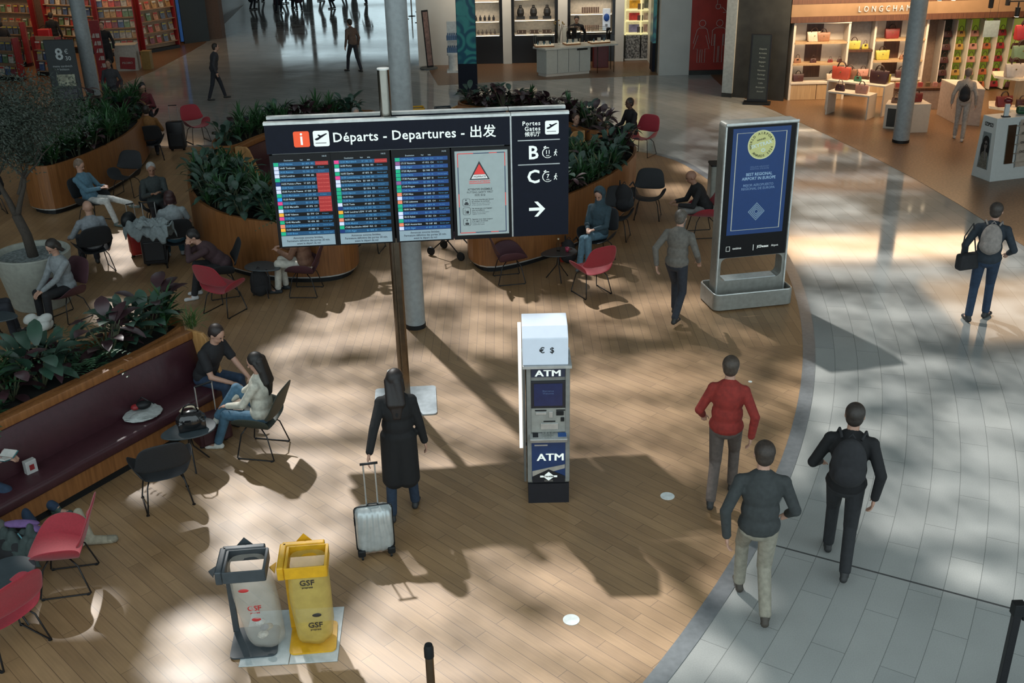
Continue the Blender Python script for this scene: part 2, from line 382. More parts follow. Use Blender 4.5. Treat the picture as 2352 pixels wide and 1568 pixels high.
SEMI = [[(880,600),(1500,620),(1780,740),(1825,950),(1640,1320),(1450,1568),(850,1568),(880,1300),(860,1130),(590,1130),(600,870),(660,720)],  # zones overhead left partly open for weaker sun
 [(1850,560),(2400,540),(2400,1420),(1990,1230),(1870,1000)], [(1600,440),(1640,380),(1480,350),(1700,250),(1960,330),(2100,420),(2100,560),(1830,560)]]
ZR = 12.0
offx = -SDIR.x/-SDIR.z*ZR; offy = -SDIR.y/-SDIR.z*ZR
holes = []
for P in LIT:
    pp = [G(*p) for p in P]; holes.append([(p.x+offx, p.y+offy) for p in pp])
rh_ = random.Random(17)
for k in range(95):  # random thin slots added to streak the floor with sun
    px_, py_ = rh_.uniform(600, 2352), rh_.uniform(560, 1568)
    if 1640 < px_ < 1850: continue
    if not any(inpoly(px_, py_, P) for P in SEMI[:2]): continue
    g_ = G(px_, py_); a_, b_ = rh_.uniform(.35, 1.1), rh_.uniform(.10, .24); sk = rh_.uniform(-.12, .12)
    holes.append([(g_.x+offx+u*a_, g_.y+offy+v*b_+u*sk) for u, v in ((-1, -.5), (-.4, -1), (.6, -.9), (1, -.1), (.7, .8), (-.5, 1))])
bbs = [(min(p[0] for p in h), max(p[0] for p in h), min(p[1] for p in h), max(p[1] for p in h)) for h in holes]
SM = [[(G(*p).x+offx, G(*p).y+offy) for p in P] for P in SEMI]
from mathutils import noise as mnoise
DK = [(G(*p).x+offx, G(*p).y+offy) for p in [(1330,1040),(1560,1110),(1640,1200),(1500,1290),(1180,1270),(1040,1120),(1180,1080)]]  # cells kept closed so the board's shadow edge blends in
cs = 0.16; x0, x1, y0, y1 = -20.0, 17.0, 4.0, 44.0
rm_ = M(); nx = int((x1-x0)/cs); ny = int((y1-y0)/cs)
for j in range(ny):
    yy = y0+(j+.5)*cs; run = None
    for i in range(nx+1):
        xx = x0+(i+.5)*cs; opn = i == nx
        if not opn:
            for h, b in zip(holes, bbs):
                if b[0] <= xx <= b[1] and b[2] <= yy <= b[3] and inpoly(xx, yy, h): opn = True; break
            if not opn and i < nx and ((i+2*j) % 5 == 0 or ((i+2*j) % 5 == 2 and mnoise.noise(Vector((xx*.55, yy*1.25, 3.1))) > .12)) and mnoise.noise(Vector((xx*.55, yy*1.25, 3.1))) > -.16 and not inpoly(xx, yy, DK):
                for h in SM:
                    if inpoly(xx, yy, h): opn = True; break
            # added slats that thin the sun through the cut openings
            fx = (yy+0.10*xx+0.3*math.sin(xx*1.3)) % 0.85; gx = (xx-yy*0.12) % 2.3
            if opn and i < nx and (i+2*j) % 5 not in (0, 2) and (fx < 0.24 or gx < 0.16): opn = False
        if not opn and run is None: run = i
        if opn and run is not None:
            a = x0+run*cs; b_ = x0+i*cs; c_ = y0+j*cs; d_ = c_+cs
            rm_.add([(a, c_, ZR), (b_, c_, ZR), (b_, d_, ZR), (a, d_, ZR)], [(0, 1, 2, 3)]); run = None
for (a, b_, c_, d_) in ((-60, x0, 0, 90), (x1, 40, 0, 90), (x0, x1, y1-.1, 90)): rm_.add([(a, c_, ZR), (b_, c_, ZR), (b_, d_, ZR), (a, d_, ZR)], [(0, 1, 2, 3)])  # added sheets that keep the sun off the far and side floor
roof_gobo = struct(rm_.build('ceiling_gobo', mat('gobo_boards', (0.30, 0.29, 0.27), 0.8)))

# white round floor markers
for px, py, lb in ((1312, 1424, 'white round floor sticker nearest the camera, right of the bins'), (1533, 1140, 'white round floor sticker near the tile edge, right of the cash machine'), (902, 853, 'white round floor sticker beside the departures sign pole'),(1723,877,'tiny white floor sticker close to the grey edge band'),(1648,900,'white floor sticker under the walking person in red')):
    p = G(px, py); r = 0.075 if px not in (1723,) else 0.025
    tag(M().cyl(0, 0, 0.004, 0.008, r, 28).build('floor_sticker', mat('sticker_white', (0.72, 0.76, 0.74), 0.5), loc=(p.x, p.y, 0)), lb, 'floor sticker')

# ------------------------------------------------------------------ planters
m_soil = mat('dark_soil', (0.012, 0.011, 0.009), 0.95, bump=0.5)
PL = {}
def planter(key, poly, h, label, bench=None, benchlab=None, trim=None):
    P = smoothpoly(poly, 2); t = thing('wooden_planter', label, 'planter', (0, 0, 0))
    M().prism(inset(P, 0.09), 0.0, 0.13).build('plinth', m_black, t)
    M().prism(inset(P, 0.02), 0.10, 0.135).build('base_strip', m_alu, t)
    w = M(); n = len(P); Q = inset(P, 0.055); hh = h
    w.add([(p[0], p[1], 0.13) for p in P]+[(p[0], p[1], hh) for p in P]+[(p[0], p[1], hh) for p in Q]+[(p[0], p[1], 0.5) for p in Q],
          [(i, (i+1) % n, (i+1) % n+n, i+n) for i in range(n)]+[(i+n, (i+1) % n+n, (i+1) % n+2*n, i+2*n) for i in range(n)]+[(i+2*n, (i+1) % n+2*n, (i+1) % n+3*n, i+3*n) for i in range(n)])
    w.build('body', m_wood, t, merge=True)
    M().prism(inset(P, 0.05), hh-0.16, hh-0.10).build('soil', m_soil, t)
    PL[key] = (P, h)
    if bench:
        # bench: polyline of the back line, seat goes to the right-hand side of travel
        b = thing('upholstered_bench', benchlab, 'bench', (0, 0, 0)); B = [Vector(p) for p in smoothpoly(bench, 2, closed=False)]
        def off(d): 
            o = []
            for i, p in enumerate(B):
                tt = (B[min(i+1, len(B)-1)]-B[max(i-1, 0)]).normalized(); o.append((p.x+tt.y*d, p.y-tt.x*d))
            return o
        def strip(nm, d0, d1, z0, z1, m, bev=0.0, slope=0.0):
            a = off(d0); c = off(d1); k = len(a); vs = []
            for i in range(k):
                vs += [(a[i][0], a[i][1], z0+slope), (c[i][0], c[i][1], z0), (c[i][0], c[i][1], z1), (a[i][0], a[i][1], z1+slope)]
            fs = []
            for i in range(k-1):
                o = 4*i
                for j in range(4): fs.append((o+j, o+4+j, o+4+(j+1) % 4, o+(j+1) % 4))
            fs += [(0, 1, 2, 3), (4*k-1, 4*k-2, 4*k-3, 4*k-4)]
            return M().add(vs, fs).build(nm, m, b, bevel=bev, seg=3, merge=True, smooth=2)
        strip('plinth', 0.02, 0.50, 0.0, 0.12, m_black); strip('base', 0.02, 0.56, 0.12, 0.33, m_wood)
        strip('seat', 0.08, 0.60, 0.33, 0.46, m_leather, 0.035)
        a0 = off(0.02); a1 = off(0.20); c0 = off(0.10); k = len(a0); vs = []
        for i in range(k): vs += [(a0[i][0], a0[i][1], 0.44), (a1[i][0], a1[i][1], 0.44), (c0[i][0], c0[i][1], h-0.10), (a0[i][0], a0[i][1], h-0.10)]
        fs = []
        for i in range(k-1):
            o = 4*i
            for j in range(4): fs.append((o+j, o+4+j, o+4+(j+1) % 4, o+(j+1) % 4))
        fs += [(0, 1, 2, 3), (4*k-1, 4*k-2, 4*k-3, 4*k-4)]
        M().add(vs, fs).build('backrest', m_leather, b, bevel=0.02, merge=True, smooth=2)
        strip('top_rail', 0.0, 0.11, h-0.10, h, m_wood, 0.01)
        # end cheeks
        for i, j in ((0, 1), (-1, -2)):
            e = B[i]; tt = (B[i]-B[j]).normalized(); nn = (tt.y, -tt.x) if i == -1 else (-tt.y, tt.x)
            d = Vector(nn)
            pr = [(0, 0.12), (0.50, 0.12), (0.50, 0.55), (0.32, h-0.06), (0.26, h), (0, h)]
            vs = []
            for s_ in (0.0, 0.05):
                for u, z in pr: q = e+d*u+tt*s_; vs.append((q.x, q.y, z))
            k6 = len(pr)
            M().add(vs, [tuple(range(k6)), tuple(range(2*k6-1, k6-1, -1))]+[(a, (a+1) % k6, (a+1) % k6+k6, a+k6) for a in range(k6)]).build('end_panel', m_woodlit, b, bevel=0.012, merge=True)
    return t
planter('P1', [(-6.35, 7.95), (-5.1, 9.98), (-3.92, 11.92), (-4.45, 12.35), (-5.0, 11.7), (-6.2, 9.9), (-7.1, 8.4)], 1.05,
        'curved wooden planter behind the long maroon bench at the lower left', bench=[(-6.35, 7.95), (-5.1, 9.98), (-4.0, 11.78)], benchlab='long maroon leather bench in front of the lower left planter')
planter('P2', [(-9.8, 20.5), (-9.3, 20.05), (-8.85, 20.1), (-8.4, 21.6), (-8.3, 23.1), (-8.5, 24.6), (-9.0, 26.4), (-10, 27.2), (-10.3, 25), (-10.2, 22.5)], 1.0,
        'wooden planter at the upper left behind the man in blue with white trousers')
planter('P3', [(-6.2, 20.0), (-5.75, 18.1), (-5.0, 16.75), (-4.1, 16.1), (-3.3, 15.92), (-2.72, 16.05), (-2.5, 16.55), (-2.7, 17.3), (-3.6, 17.7), (-4.6, 18.5), (-5.3, 19.9), (-5.7, 20.4)], 1.05,
        'wooden planter partly behind the left screens of the departures sign')
planter('P4', [(-6.25, 21.35), (-5.6, 21.1), (-5.3, 22.2), (-4.55, 23.3), (-3.1, 24.0), (-3.05, 24.6), (-4.9, 24.4), (-6.1, 23.0)], 1.05,
        'wooden planter with bench at the back, left of the big white column', bench=[(-5.58, 21.2), (-5.28, 22.2), (-4.55, 23.25), (-3.1, 23.9)][::-1][::-1], benchlab='maroon bench of the back planter left of the white column')
planter('P5', [(-1.2, 24.85), (-.15, 24.35), (1.25, 23.0), (1.67, 21.95), (2.2, 21.85), (2.15, 22.9), (1.4, 24.1), (.2, 25.3), (-1.15, 25.7)], 1.05,
        'wooden planter with bench at the back, right of the big white column', bench=[(-1.15, 24.8), (-.15, 24.3), (1.2, 22.98), (1.62, 22.0)], benchlab='maroon bench of the back planter behind the gates panel')
planter('P6', [(-.82, 17.0), (-.5, 16.2), (.16, 16.42), (1.15, 17.3), (2.3, 19.2), (2.62, 20.6), (2.3, 21.1), (1.5, 20.3), (.6, 19.0), (-.3, 18.0)], 1.05,
        'wooden planter behind the woman in the denim jacket')

# ------------------------------------------------------------------ plants
def leaf(m, base, d, L, W, curl=0.5, n=5, fold=0.18):
    d = Vector(d).normalized(); up = Vector((0, 0, 1)); s_ = d.cross(up)
    s_ = s_.normalized() if s_.length > 1e-3 else Vector((1, 0, 0)); vs = []; p = Vector(base)
    for i in range(n+1):
        t = i/n; w = W*0.5*math.sin(PI*min(1, t*0.94+0.05))**0.75
        q = Quaternion(s_, -curl*t); dd = q @ d; nn = s_.cross(dd)
        vs += [p-s_*w+nn*w*fold, p, p+s_*w+nn*w*fold]; p = p+dd*(L/n)
    fs = []
    for i in range(n): a = 3*i; fs += [(a, a+1, a+4, a+3), (a+1, a+2, a+5, a+4)]
    m.add(vs, fs)
def clump(kind, rnd):
    m = M(); st = M()
    if kind == 'broad':
        for i in range(24):
            a = rnd.uniform(0, 2*PI); e = rnd.uniform(-0.1, 1.25); h = rnd.uniform(0.06, 0.34)
            b = Vector((math.cos(a)*h*0.5, math.sin(a)*h*0.5, h)); st.tube([(0, 0, 0), b*0.6, b], 0.006, 4)
            leaf(m, b, (math.cos(a)*math.cos(e), math.sin(a)*math.cos(e), math.sin(e)), rnd.uniform(.15, .25), rnd.uniform(.07, .125), 0.9)
    elif kind == 'spiky':
        for k in range(4):
            cx = rnd.uniform(-.12, .12); cy = rnd.uniform(-.12, .12); hh = rnd.uniform(.12, .32)
            st.tube([(cx*.5, cy*.5, 0), (cx, cy, hh)], 0.01, 5)
            for i in range(20):
                a = rnd.uniform(0, 2*PI); e = rnd.uniform(0.3, 1.45)
                leaf(m, (cx, cy, hh*rnd.uniform(.5, 1)), (math.cos(a)*math.cos(e), math.sin(a)*math.cos(e), math.sin(e)), rnd.uniform(.18, .32), .03, 0.5, 3)
    elif kind == 'fern':
        for i in range(16):
            a = rnd.uniform(0, 2*PI); e = rnd.uniform(.5, 1.3); d = Vector((math.cos(a)*math.cos(e), math.sin(a)*math.cos(e), math.sin(e))); p = Vector((0, 0, 0)); L = rnd.uniform(.35, .55)
            s_ = d.cross(Vector((0, 0, 1))).normalized()
            for j in range(10):
                q = Quaternion(s_, -1.1*j/10); dd = q @ d; p = p+dd*L/10
                for sg in (-1, 1): leaf(m, p, (s_*sg+dd*.5), .09*(1-j/12), .018, 0.2, 2)
    elif kind == 'grass':
        for i in range(70):
            a = rnd.uniform(0, 2*PI); e = rnd.uniform(.6, 1.5)
            leaf(m, (rnd.uniform(-.06, .06), rnd.uniform(-.06, .06), 0), (math.cos(a)*math.cos(e), math.sin(a)*math.cos(e), math.sin(e)), rnd.uniform(.22, .38), .010, 1.2, 4)
    if not st.v: st.tube([(0, 0, -.05), (0, 0, .03)], 0.02, 5)
    return m, st
m_leafs = {'broad': mat('dark_green_leaf', (0.026, 0.062, 0.042), 0.42, var=0.35, scale=5), 'spiky': mat('green_spiky_leaf', (0.030, 0.088, 0.030), 0.4, var=0.3, scale=5),
           'fern': mat('fern_leaf', (0.035, 0.095, 0.045), 0.45, var=0.3, scale=5), 'grass': mat('grass_blade_green', (0.055, 0.13, 0.030), 0.5, var=0.25, scale=5),
           'burgundy': mat('burgundy_leaf', (0.040, 0.018, 0.022), 0.35, var=0.4, scale=5)}
m_stem = mat('plant_stem', (0.05, 0.055, 0.025), 0.7)
KW = {'broad': 'broad-leaved dark green plant', 'spiky': 'spiky narrow-leaved green plant', 'fern': 'feathery green fern', 'grass': 'tuft of fine bright green grass', 'burgundy': 'dark burgundy-leaved plant'}
PROTO = {}
def plantproto(kind, k):
    if (kind, k) not in PROTO:
        a, b = clump('broad' if kind == 'burgundy' else kind, random.Random(hash(kind) % 7+k*31 if False else sum(map(ord, kind))+k))
        PROTO[(kind, k)] = (a, b, None)
    return PROTO[(kind, k)]
def put_plant(kind, k, loc, rz, sc, label, group):
    a, b, o = plantproto(kind, k)
    nm = {'broad': 'broad_leaf_plant', 'spiky': 'spiky_plant', 'fern': 'fern', 'grass': 'grass_tuft', 'burgundy': 'burgundy_plant'}[kind]
    if o is None:
        o = thing(nm, label, 'plant', loc, rz, group); a.build('foliage', m_leafs[kind], o, smooth=True); b.build('stem', m_stem, o)
        o.scale = (sc,)*3; PROTO[(kind, k)] = (a, b, o); return o
    return dup(o, loc, rz, label, group, sc)
WH = {'P1': 'in the planter behind the long lower left bench', 'P2': 'in the upper left planter behind the man in blue', 'P3': 'in the planter beside the left screens of the departures sign',
      'P4': 'in the back planter left of the white column', 'P5': 'in the back planter right of the white column', 'P6': 'in the planter behind the denim-jacket woman'}
rp = random.Random(3)
def fill(key, kinds, step, smin, smax, zmin=-99):
    P, h = PL[key]; xs = [p[0] for p in P]; ys = [p[1] for p in P]; I = inset(P, 0.16)
    y = min(ys); r = 0
    while y < max(ys):
        x = min(xs)+(step/2 if r % 2 else 0)
        while x < max(xs):
            xx = x+rp.uniform(-.07, .07); yy = y+rp.uniform(-.07, .07)
            if inpoly(xx, yy, I):
                kd = rp.choice(kinds); put_plant(kd, rp.randrange(2), (xx, yy, h-0.12), rp.uniform(0, 6.28), rp.uniform(smin, smax), KW[kd]+' '+WH[key], 'plants '+WH[key])
            x += step
        y += step*0.86; r += 1
fill('P1', ['broad', 'broad', 'broad', 'spiky', 'fern', 'burgundy'], 0.30, 1.15, 1.55)
fill('P2', ['broad', 'fern', 'spiky', 'spiky', 'burgundy', 'spiky'], 0.36, 1.1, 1.5)
fill('P3', ['broad', 'broad', 'spiky', 'fern'], 0.35, 1.0, 1.35)
fill('P4', ['spiky', 'broad', 'burgundy', 'spiky'], 0.33, 1.0, 1.45)
fill('P5', ['burgundy', 'burgundy', 'spiky', 'broad', 'burgundy'], 0.33, 1.0, 1.45)
fill('P6', ['broad', 'broad', 'burgundy', 'spiky'], 0.35, 1.0, 1.4)
put_plant('grass', 0, (-4.02, 12.05, 0.96), 1, 1.0, 'tuft of fine bright green grass at the right end of the lower left planter', 'grass tufts at planter ends')
put_plant('burgundy', 1, (-4.5, 12.15, 0.93), 1, 1.5, 'tall burgundy plant near the right end of the lower left planter', None)
put_plant('grass', 1, (-3.0, 16.6, 0.93), 1, 1.3, 'tuft of bright grass at the right end of the planter below the first screen', 'grass tufts at planter ends')

# ------------------------------------------------------------------ olive tree in a round pot
p = G(73, 580, 0.85); pot = thing('round_pot', 'large round pale grey planter pot holding the olive tree', 'pot', (p.x, p.y, 0))
m_pot = mat('pale_pot', (0.30, 0.31, 0.27), 0.6)
M().lathe([(0.0, 0.02), (0.40, 0.0), (0.43, 0.03), (0.56, 0.83), (0.565, 0.86), (0.55, 0.875), (0.515, 0.87), (0.50, 0.84), (0.50, 0.74)], 48).build('bowl', m_pot, pot, smooth=2)
M().cyl(0, 0, 0.70, 0.79, 0.505, 40).build('gravel', speckle_mat('grey_gravel', (0.10, 0.12, 0.12), (0.22, 0.25, 0.25), 0.8), pot)
tree = thing('olive_tree', 'olive tree with forked trunk and small grey-green leaves at left edge', 'tree', (p.x+0.02, p.y, 0.78))
m_bark = mat('olive_bark', (0.045, 0.036, 0.028), 0.9, bump=0.8, scale=30)
br = M(); rt = random.Random(11)
tips = []
def branch(p0, d, L, r, lv):
    pts = [Vector(p0)]; dd = Vector(d).normalized(); rs = [r]
    n = 5
    for i in range(n):
        dd = (dd+Vector((rt.uniform(-.18, .18), rt.uniform(-.18, .18), rt.uniform(-.03, .12)))).normalized()
        pts.append(pts[-1]+dd*L/n); rs.append(r*(1-0.45*(i+1)/n))
    br.tube(pts, rs, 8 if lv < 2 else 5)
    if lv >= 2: tips.extend(pts[2:])
    if lv < 4:
        for k in range(2 if lv < 1 else 3):
            a = rt.uniform(0, 2*PI); t = Vector((math.cos(a), math.sin(a), 0))
            nd_ = (dd*0.8+t*rt.uniform(.5, .95)+Vector((0, 0, 0.1))).normalized(); branch(pts[-1 if k < 2 else 3], nd_, L*rt.uniform(.62, .82), rs[-1]*0.8, lv+1)
br.tube([(0, 0, -.1), (-.05, .02, .35), (-.13, 0, .68)], [0.085, 0.075, 0.07], 12)
branch((-.13, 0, .66), (-.35, .1, 1), .62, .052, 0); branch((-.11, 0, .66), (.25, -.05, 1), .66, .048, 0); branch((-.02, 0, 1.0), (.5, .3, 1), .5, .035, 1)
br.build('trunk', m_bark, tree, smooth=True)
fo = M()
cen = Vector((0.02, 0.1, 2.08))
tips = [t for t in tips]
for t in range(1500): 
    a = Vector((rt.gauss(0, 1), rt.gauss(0, 1), rt.gauss(0, 1))).normalized()*(rt.random()**.4); tips.append(cen+Vector((a.x*1.18, a.y*1.1, a.z*0.66)))
for t in tips:
    if Vector(t).z > 2.95 or Vector(t).x > 1.25 or (Vector(t).x > .35 and Vector(t).z < 1.95): continue
    for k in range(10):
        q = Vector(t)+Vector((rt.gauss(0, .11), rt.gauss(0, .11), rt.gauss(0, .10))); a = rt.uniform(0, 2*PI); e = rt.uniform(-.5, 1.2); d = Vector((math.cos(a)*math.cos(e), math.sin(a)*math.cos(e), math.sin(e)))
        s_ = d.orthogonal().normalized(); L = rt.uniform(.04, .07)
        fo.add([q, q+d*L*.5+s_*.0085, q+d*L, q+d*L*.5-s_*.0085], [(0, 1, 2, 3)])
fo.build('foliage', mat('olive_leaf', (0.040, 0.055, 0.042), 0.45, var=0.5, scale=40), tree)

# ------------------------------------------------------------------ columns
m_col = mat('column_paint', (0.26, 0.285, 0.29), 0.45)
def column(x, y, r, label, top=12.0):
    t = thing('round_column', label, 'column', (x, y, 0))
    M().cyl(0, 0, 0.0, 0.07, r+0.006, 40).build('base_ring', m_black, t); M().cyl(0, 0, 0.05, top, r, 40).build('shaft', m_col, t, smooth=2)
    return t
p = G(957, 764); column(p.x-0.03, p.y+0.22, 0.145, 'tall white round column behind the departures sign pole')
p = G(2074, 330); column(p.x, p.y+0.17, 0.19, 'white round column in front of the handbag shop')
p = G(208, 228); column(p.x, p.y+0.3, 0.21, 'pale round column at the news shop, upper left')

# ------------------------------------------------------------------ departures sign
A = Vector((-2.68, 11.46)); Bq = Vector((0.69, 11.74)); sa = math.atan2((Bq-A).y, (Bq-A).x)
SW = (Bq-A).length
sign = thing('departures_sign', 'navy departures board with four screens and gates panel on a steel pole', 'sign', (A.x, A.y, 0), sa)
# local: x along the board, y into depth, z up
ZB, ZT, ZH = 2.19, 3.61, 3.285
def pl(name, m, x0, x1, y0, y1, z0, z1, parent=sign, bevel=0.0): return M().box((x0+x1)/2, (y0+y1)/2, (z0+z1)/2, x1-x0, y1-y0, z1-z0).build(name, m, parent, bevel=bevel)
px_, py_ = (Vector((-1.36, 11.73))-A).dot(Vector((math.cos(sa), math.sin(sa)))), (Vector((-1.36, 11.73))-A).dot(Vector((-math.sin(sa), math.cos(sa))))
M().cyl(px_, py_, 0.02, 2.25, 0.068, 8).cyl(px_-0.03, py_-0.06, 0.02, 2.25, 0.012, 8).build('lower_pole', m_bronze, sign, smooth=2)
M().cyl(px_, py_, 2.2, 4.14, 0.066, 32).build('upper_pole', m_steel, sign, smooth=2)
M().cyl(px_, py_, 4.14, 4.155, 0.067, 32).build('pole_cap', m_white, sign)
M().prism(rrect(0.78, 0.78, 0.05, 4, px_, py_+0.02), 0.004, 0.02).build('base_plate', mat('plate_steel', (0.42, 0.47, 0.50), 0.35, 0.5), sign)
hp = pl('header_panel', m_navy, 0.0, 2.715, 0.0, 0.07, ZH, ZT)
gp = pl('gates_panel', m_navy, 2.735, SW, 0.0, 0.07, ZB, ZT)
bk = M().box(1.35, .33, (ZB+ZT)/2, 2.7, .06, ZT-ZB).box((2.735+SW)/2, .33, (ZB+ZT)/2, SW-2.735, .06, ZT-ZB).build('rear_panel', m_navy, sign)
for y in (-0.004, 0.30):
    M().box(1.357, y+.035, ZT+.012, 2.73, .075, .03).box((2.735+SW)/2, y+.035, ZT+.012, SW-2.725, .075, .03).build('top_rail', mat('rail_white', (.6, .62, .6), .35, .3), sign)
M().box(1.35, .17, ZH, 2.6, .25, .03).box(3.05, .17, ZH, .5, .25, .03).box(1.35, .17, ZT-.06, 2.6, .25, .02).build('inner_frame', m_alu, sign)
M().box(2.725, .03, (ZB+ZT)/2, .018, .05, ZT-ZB).build('divider', m_alu, sign)
# header writing
def plane_icon(parent, cx, cz, s, y=-0.006):
    b = M(); 
    P = [(cx+u*s, cz+v*s) for u, v in rrect(1, 1, .12)]
    def plate(P, y0, y1, nm, m):
        n = len(P); vs = [(p[0], y0, p[1]) for p in P]+[(p[0], y1, p[1]) for p in P]
        return M().add(vs, [tuple(range(n)), tuple(range(n, 2*n))[::-1]]+[(i, (i+1) % n, (i+1) % n+n, i+n) for i in range(n)]).build(nm, m, parent)
    plate(P, 0.001, y, 'plane_icon', m_whtxt)
    body = [(-.40, -.02), (-.36, -.10), (-.22, -.09), (.34, .26), (.40, .31), (.33, .33), (.16, .27), (-.02, .20), (-.14, .27), (-.22, .24), (-.12, .12), (-.22, .06), (-.33, .03)]
    plate([(cx+u*s, cz+v*s) for u, v in body], y-.001, y-.003, 'plane_mark', m_navy)
    plate([(cx+u*s, cz+v*s) for u, v in [(-.38, -.30), (.30, -.30), (.30, -.265), (-.38, -.265)]], y-.001, y-.003, 'runway_mark', m_navy)
def plateXZ(P, y0, y1, nm, m, parent):
    n = len(P); vs = [(p[0], y0, p[1]) for p in P]+[(p[0], y1, p[1]) for p in P]
    return M().add(vs, [tuple(range(n)), tuple(range(n, 2*n))[::-1]]+[(i, (i+1) % n, (i+1) % n+n, i+n) for i in range(n)]).build(nm, m, parent)
def ux(px): return (px-612)/691*3.37+0.0
hz = 3.44
ic = plateXZ(rrect(.175, .175, .02, 4, .395, hz), .001, -.006, 'info_icon', mat('signal_orange', (.80, .085, .02), .5, emit=.35, var=.02), hp)
text('i', .20, m_whtxt, hp, (.395, -.008, hz+.0), bold=.012)
plane_icon(hp, .612, hz, .175)
text('Départs - Departures - 出发', .150, m_whtxt, hp, (.735, -.004, hz), bold=.012, align='LEFT', sp=1.04)
# gates panel
cx = (2.735+SW)/2
text('Portes', .068, m_whtxt, gp, (3.06, -.004, 3.515), bold=.012, align='RIGHT', sp=1.15); text('Gates', .068, m_whtxt, gp, (3.06, -.004, 3.455), bold=.012, align='RIGHT', sp=1.15)
text('候机厅', .060, m_whtxt, gp, (3.06, -.004, 3.392), bold=.006, align='RIGHT'); plane_icon(gp, 3.19, 3.462, .155)
for z in (3.325, 3.045): plateXZ([(2.80, z-.006), (3.28, z-.006), (3.28, z+.006), (2.80, z+.006)], -.001, -.005, 'rule_line', mat('rule_grey', (.35, .38, .38), .5, emit=.2), gp)
for z, L_, n_ in ((3.175, 'B', '11'), (2.895, 'C', '7')):
    text(L_, .215, m_whtxt, gp, (2.975, -.004, z), bold=.02)
    cl = M()
    for k in range(14):
        a0 = math.radians(75+k*20)
        if k in (12, 13): continue
        cl.tube([(3.14+.058*math.cos(a0+t), -.006, z+.058*math.sin(a0+t)) for t in (0, .17, .35)], .0055 if k < 7 else .0035, 4)
    cl.box(3.108, -.006, z+.068, .03, .008, .012, ry=-.5); cl.build('clock_ring', m_whtxt, gp)
    text(n_, .062, m_whtxt, gp, (3.142, -.004, z+.006), bold=.012); text('min', .026, m_whtxt, gp, (3.142, -.004, z-.032))
    wk = M().sph((3.236, -.006, z+.030), .008)
    wk.tube([(3.232, -.006, z+.018), (3.228, -.006, z-.008)], .006, 5).tube([(3.228, -.006, z-.008), (3.238, -.006, z-.022), (3.243, -.006, z-.038)], .004, 5).tube([(3.228, -.006, z-.008), (3.222, -.006, z-.022), (3.212, -.006, z-.036)], .004, 5)
    wk.tube([(3.232, -.006, z+.015), (3.244, -.006, z+.004), (3.252, -.006, z+.002)], .003, 5).tube([(3.230, -.006, z+.015), (3.218, -.006, z+.004), (3.214, -.006, z-.006)], .003, 5).build('walker_icon', m_whtxt, gp)
plateXZ([(2.91, 2.495), (3.06, 2.495), (2.985, 2.42), (3.025, 2.42), (3.115, 2.512), (3.025, 2.605), (2.985, 2.605), (3.06, 2.53), (2.91, 2.53)][:0] or [(2.92, 2.497), (3.045, 2.497), (2.982, 2.425), (3.022, 2.425), (3.108, 2.515), (3.022, 2.605), (2.982, 2.605), (3.045, 2.533), (2.92, 2.533)], -.001, -.005, 'arrow', m_whtxt, gp)
# screens
def em(name, c, s=1.0): return mat(name, c, .4, var=.04, emit=s)
e_blue = em('screen_blue', (.003, .045, .11), .75); e_blue2 = em('screen_royal_blue', (.003, .035, .14), .75); e_blk = mat('screen_black', (.003, .003, .004), .35, spec=.25); e_red = em('screen_red', (.27, .014, .014), .7)
e_txt = em('screen_text', (.30, .38, .42), .9); e_txt2 = em('screen_text_blue', (.05, .20, .36), .9); e_yel = em('screen_yellow', (.45, .34, .05), .8); e_foot = em('screen_footer', (.20, .27, .31), .55)
FL = {'g': em('flag_green', (.0, .26, .13), .9), 'w': em('flag_white', (.42, .46, .62), .9), 'n': em('flag_navy', (.0, .015, .10), .9), 'b': em('flag_blue', (.0, .20, .50), .9), 'p': em('flag_pink', (.48, .03, .15), .9), 'y': em('flag_amber', (.55, .26, .02), .9), 'r': em('flag_salmon', (.50, .15, .08), .9), 'm': em('flag_mauve', (.16, .06, .16), .9)}
SCR = [(.055, .665, 'gwwwgnwwgbpgwypgryg', ['14:25 Nantes', '14:45 Toulouse', '14:50 Rennes', '14:50 Londres', '14:55 Lisbonne', '14:55 Pointe a Pitre', '15:00 Tunis', '15:05 Fort de France', '15:15 Marrakech', '15:20 Rabat', '15:25 Agadir', '15:25 Marseille', '15:30 Paris', '15:40 Valence', '15:45 Pau', '15:45 Marseille', '15:50 Rome Fiumicino', '15:55 Istanbul', '16:00 Brest'], (0, 3, 4, 5, 6, 7, 9, 10, 11, 12)),
       (.725, 1.32, 'pgwgpwwgggg wnygrwgn'.replace(' ', ''), ['15:50 Marrakech', '16:00 Porto', '16:00 Rouen', '16:05 Djerba', '16:05 Luxembourg', '16:10 Pointe a Pitre', '16:10 Athenes', '16:20 Paris', '16:25 Ajaccio', '16:30 Nice', '16:30 Brest', '16:35 Tunis', '16:40 Fort de France', '16:45 Londres LGW', '16:50 Brest', '16:55 Lille', '16:55 Madrid', '17:00 Stockholm ARN', '17:05 Alger'], (0,)),
       (1.405, 2.00, 'gmwgggmggrwrggwwgrw', ['17:05 Dresde', '17:15 Varsovie', '17:20 Alger', '17:25 Mykonos', '17:30 Palma', '17:30 Perpignan', '17:35 Marrakech', '17:40 Prague', '17:45 Bordeaux', '17:50 Nice', '17:50 Oran', '17:55 Lisbonne', '18:00 Madrid', '18:00 Seville', '18:05 Londres', '18:10 Rabat', '18:15 Nantes', '18:20 Amsterdam', '18:25 Alger'], ())]
rs_ = random.Random(5)
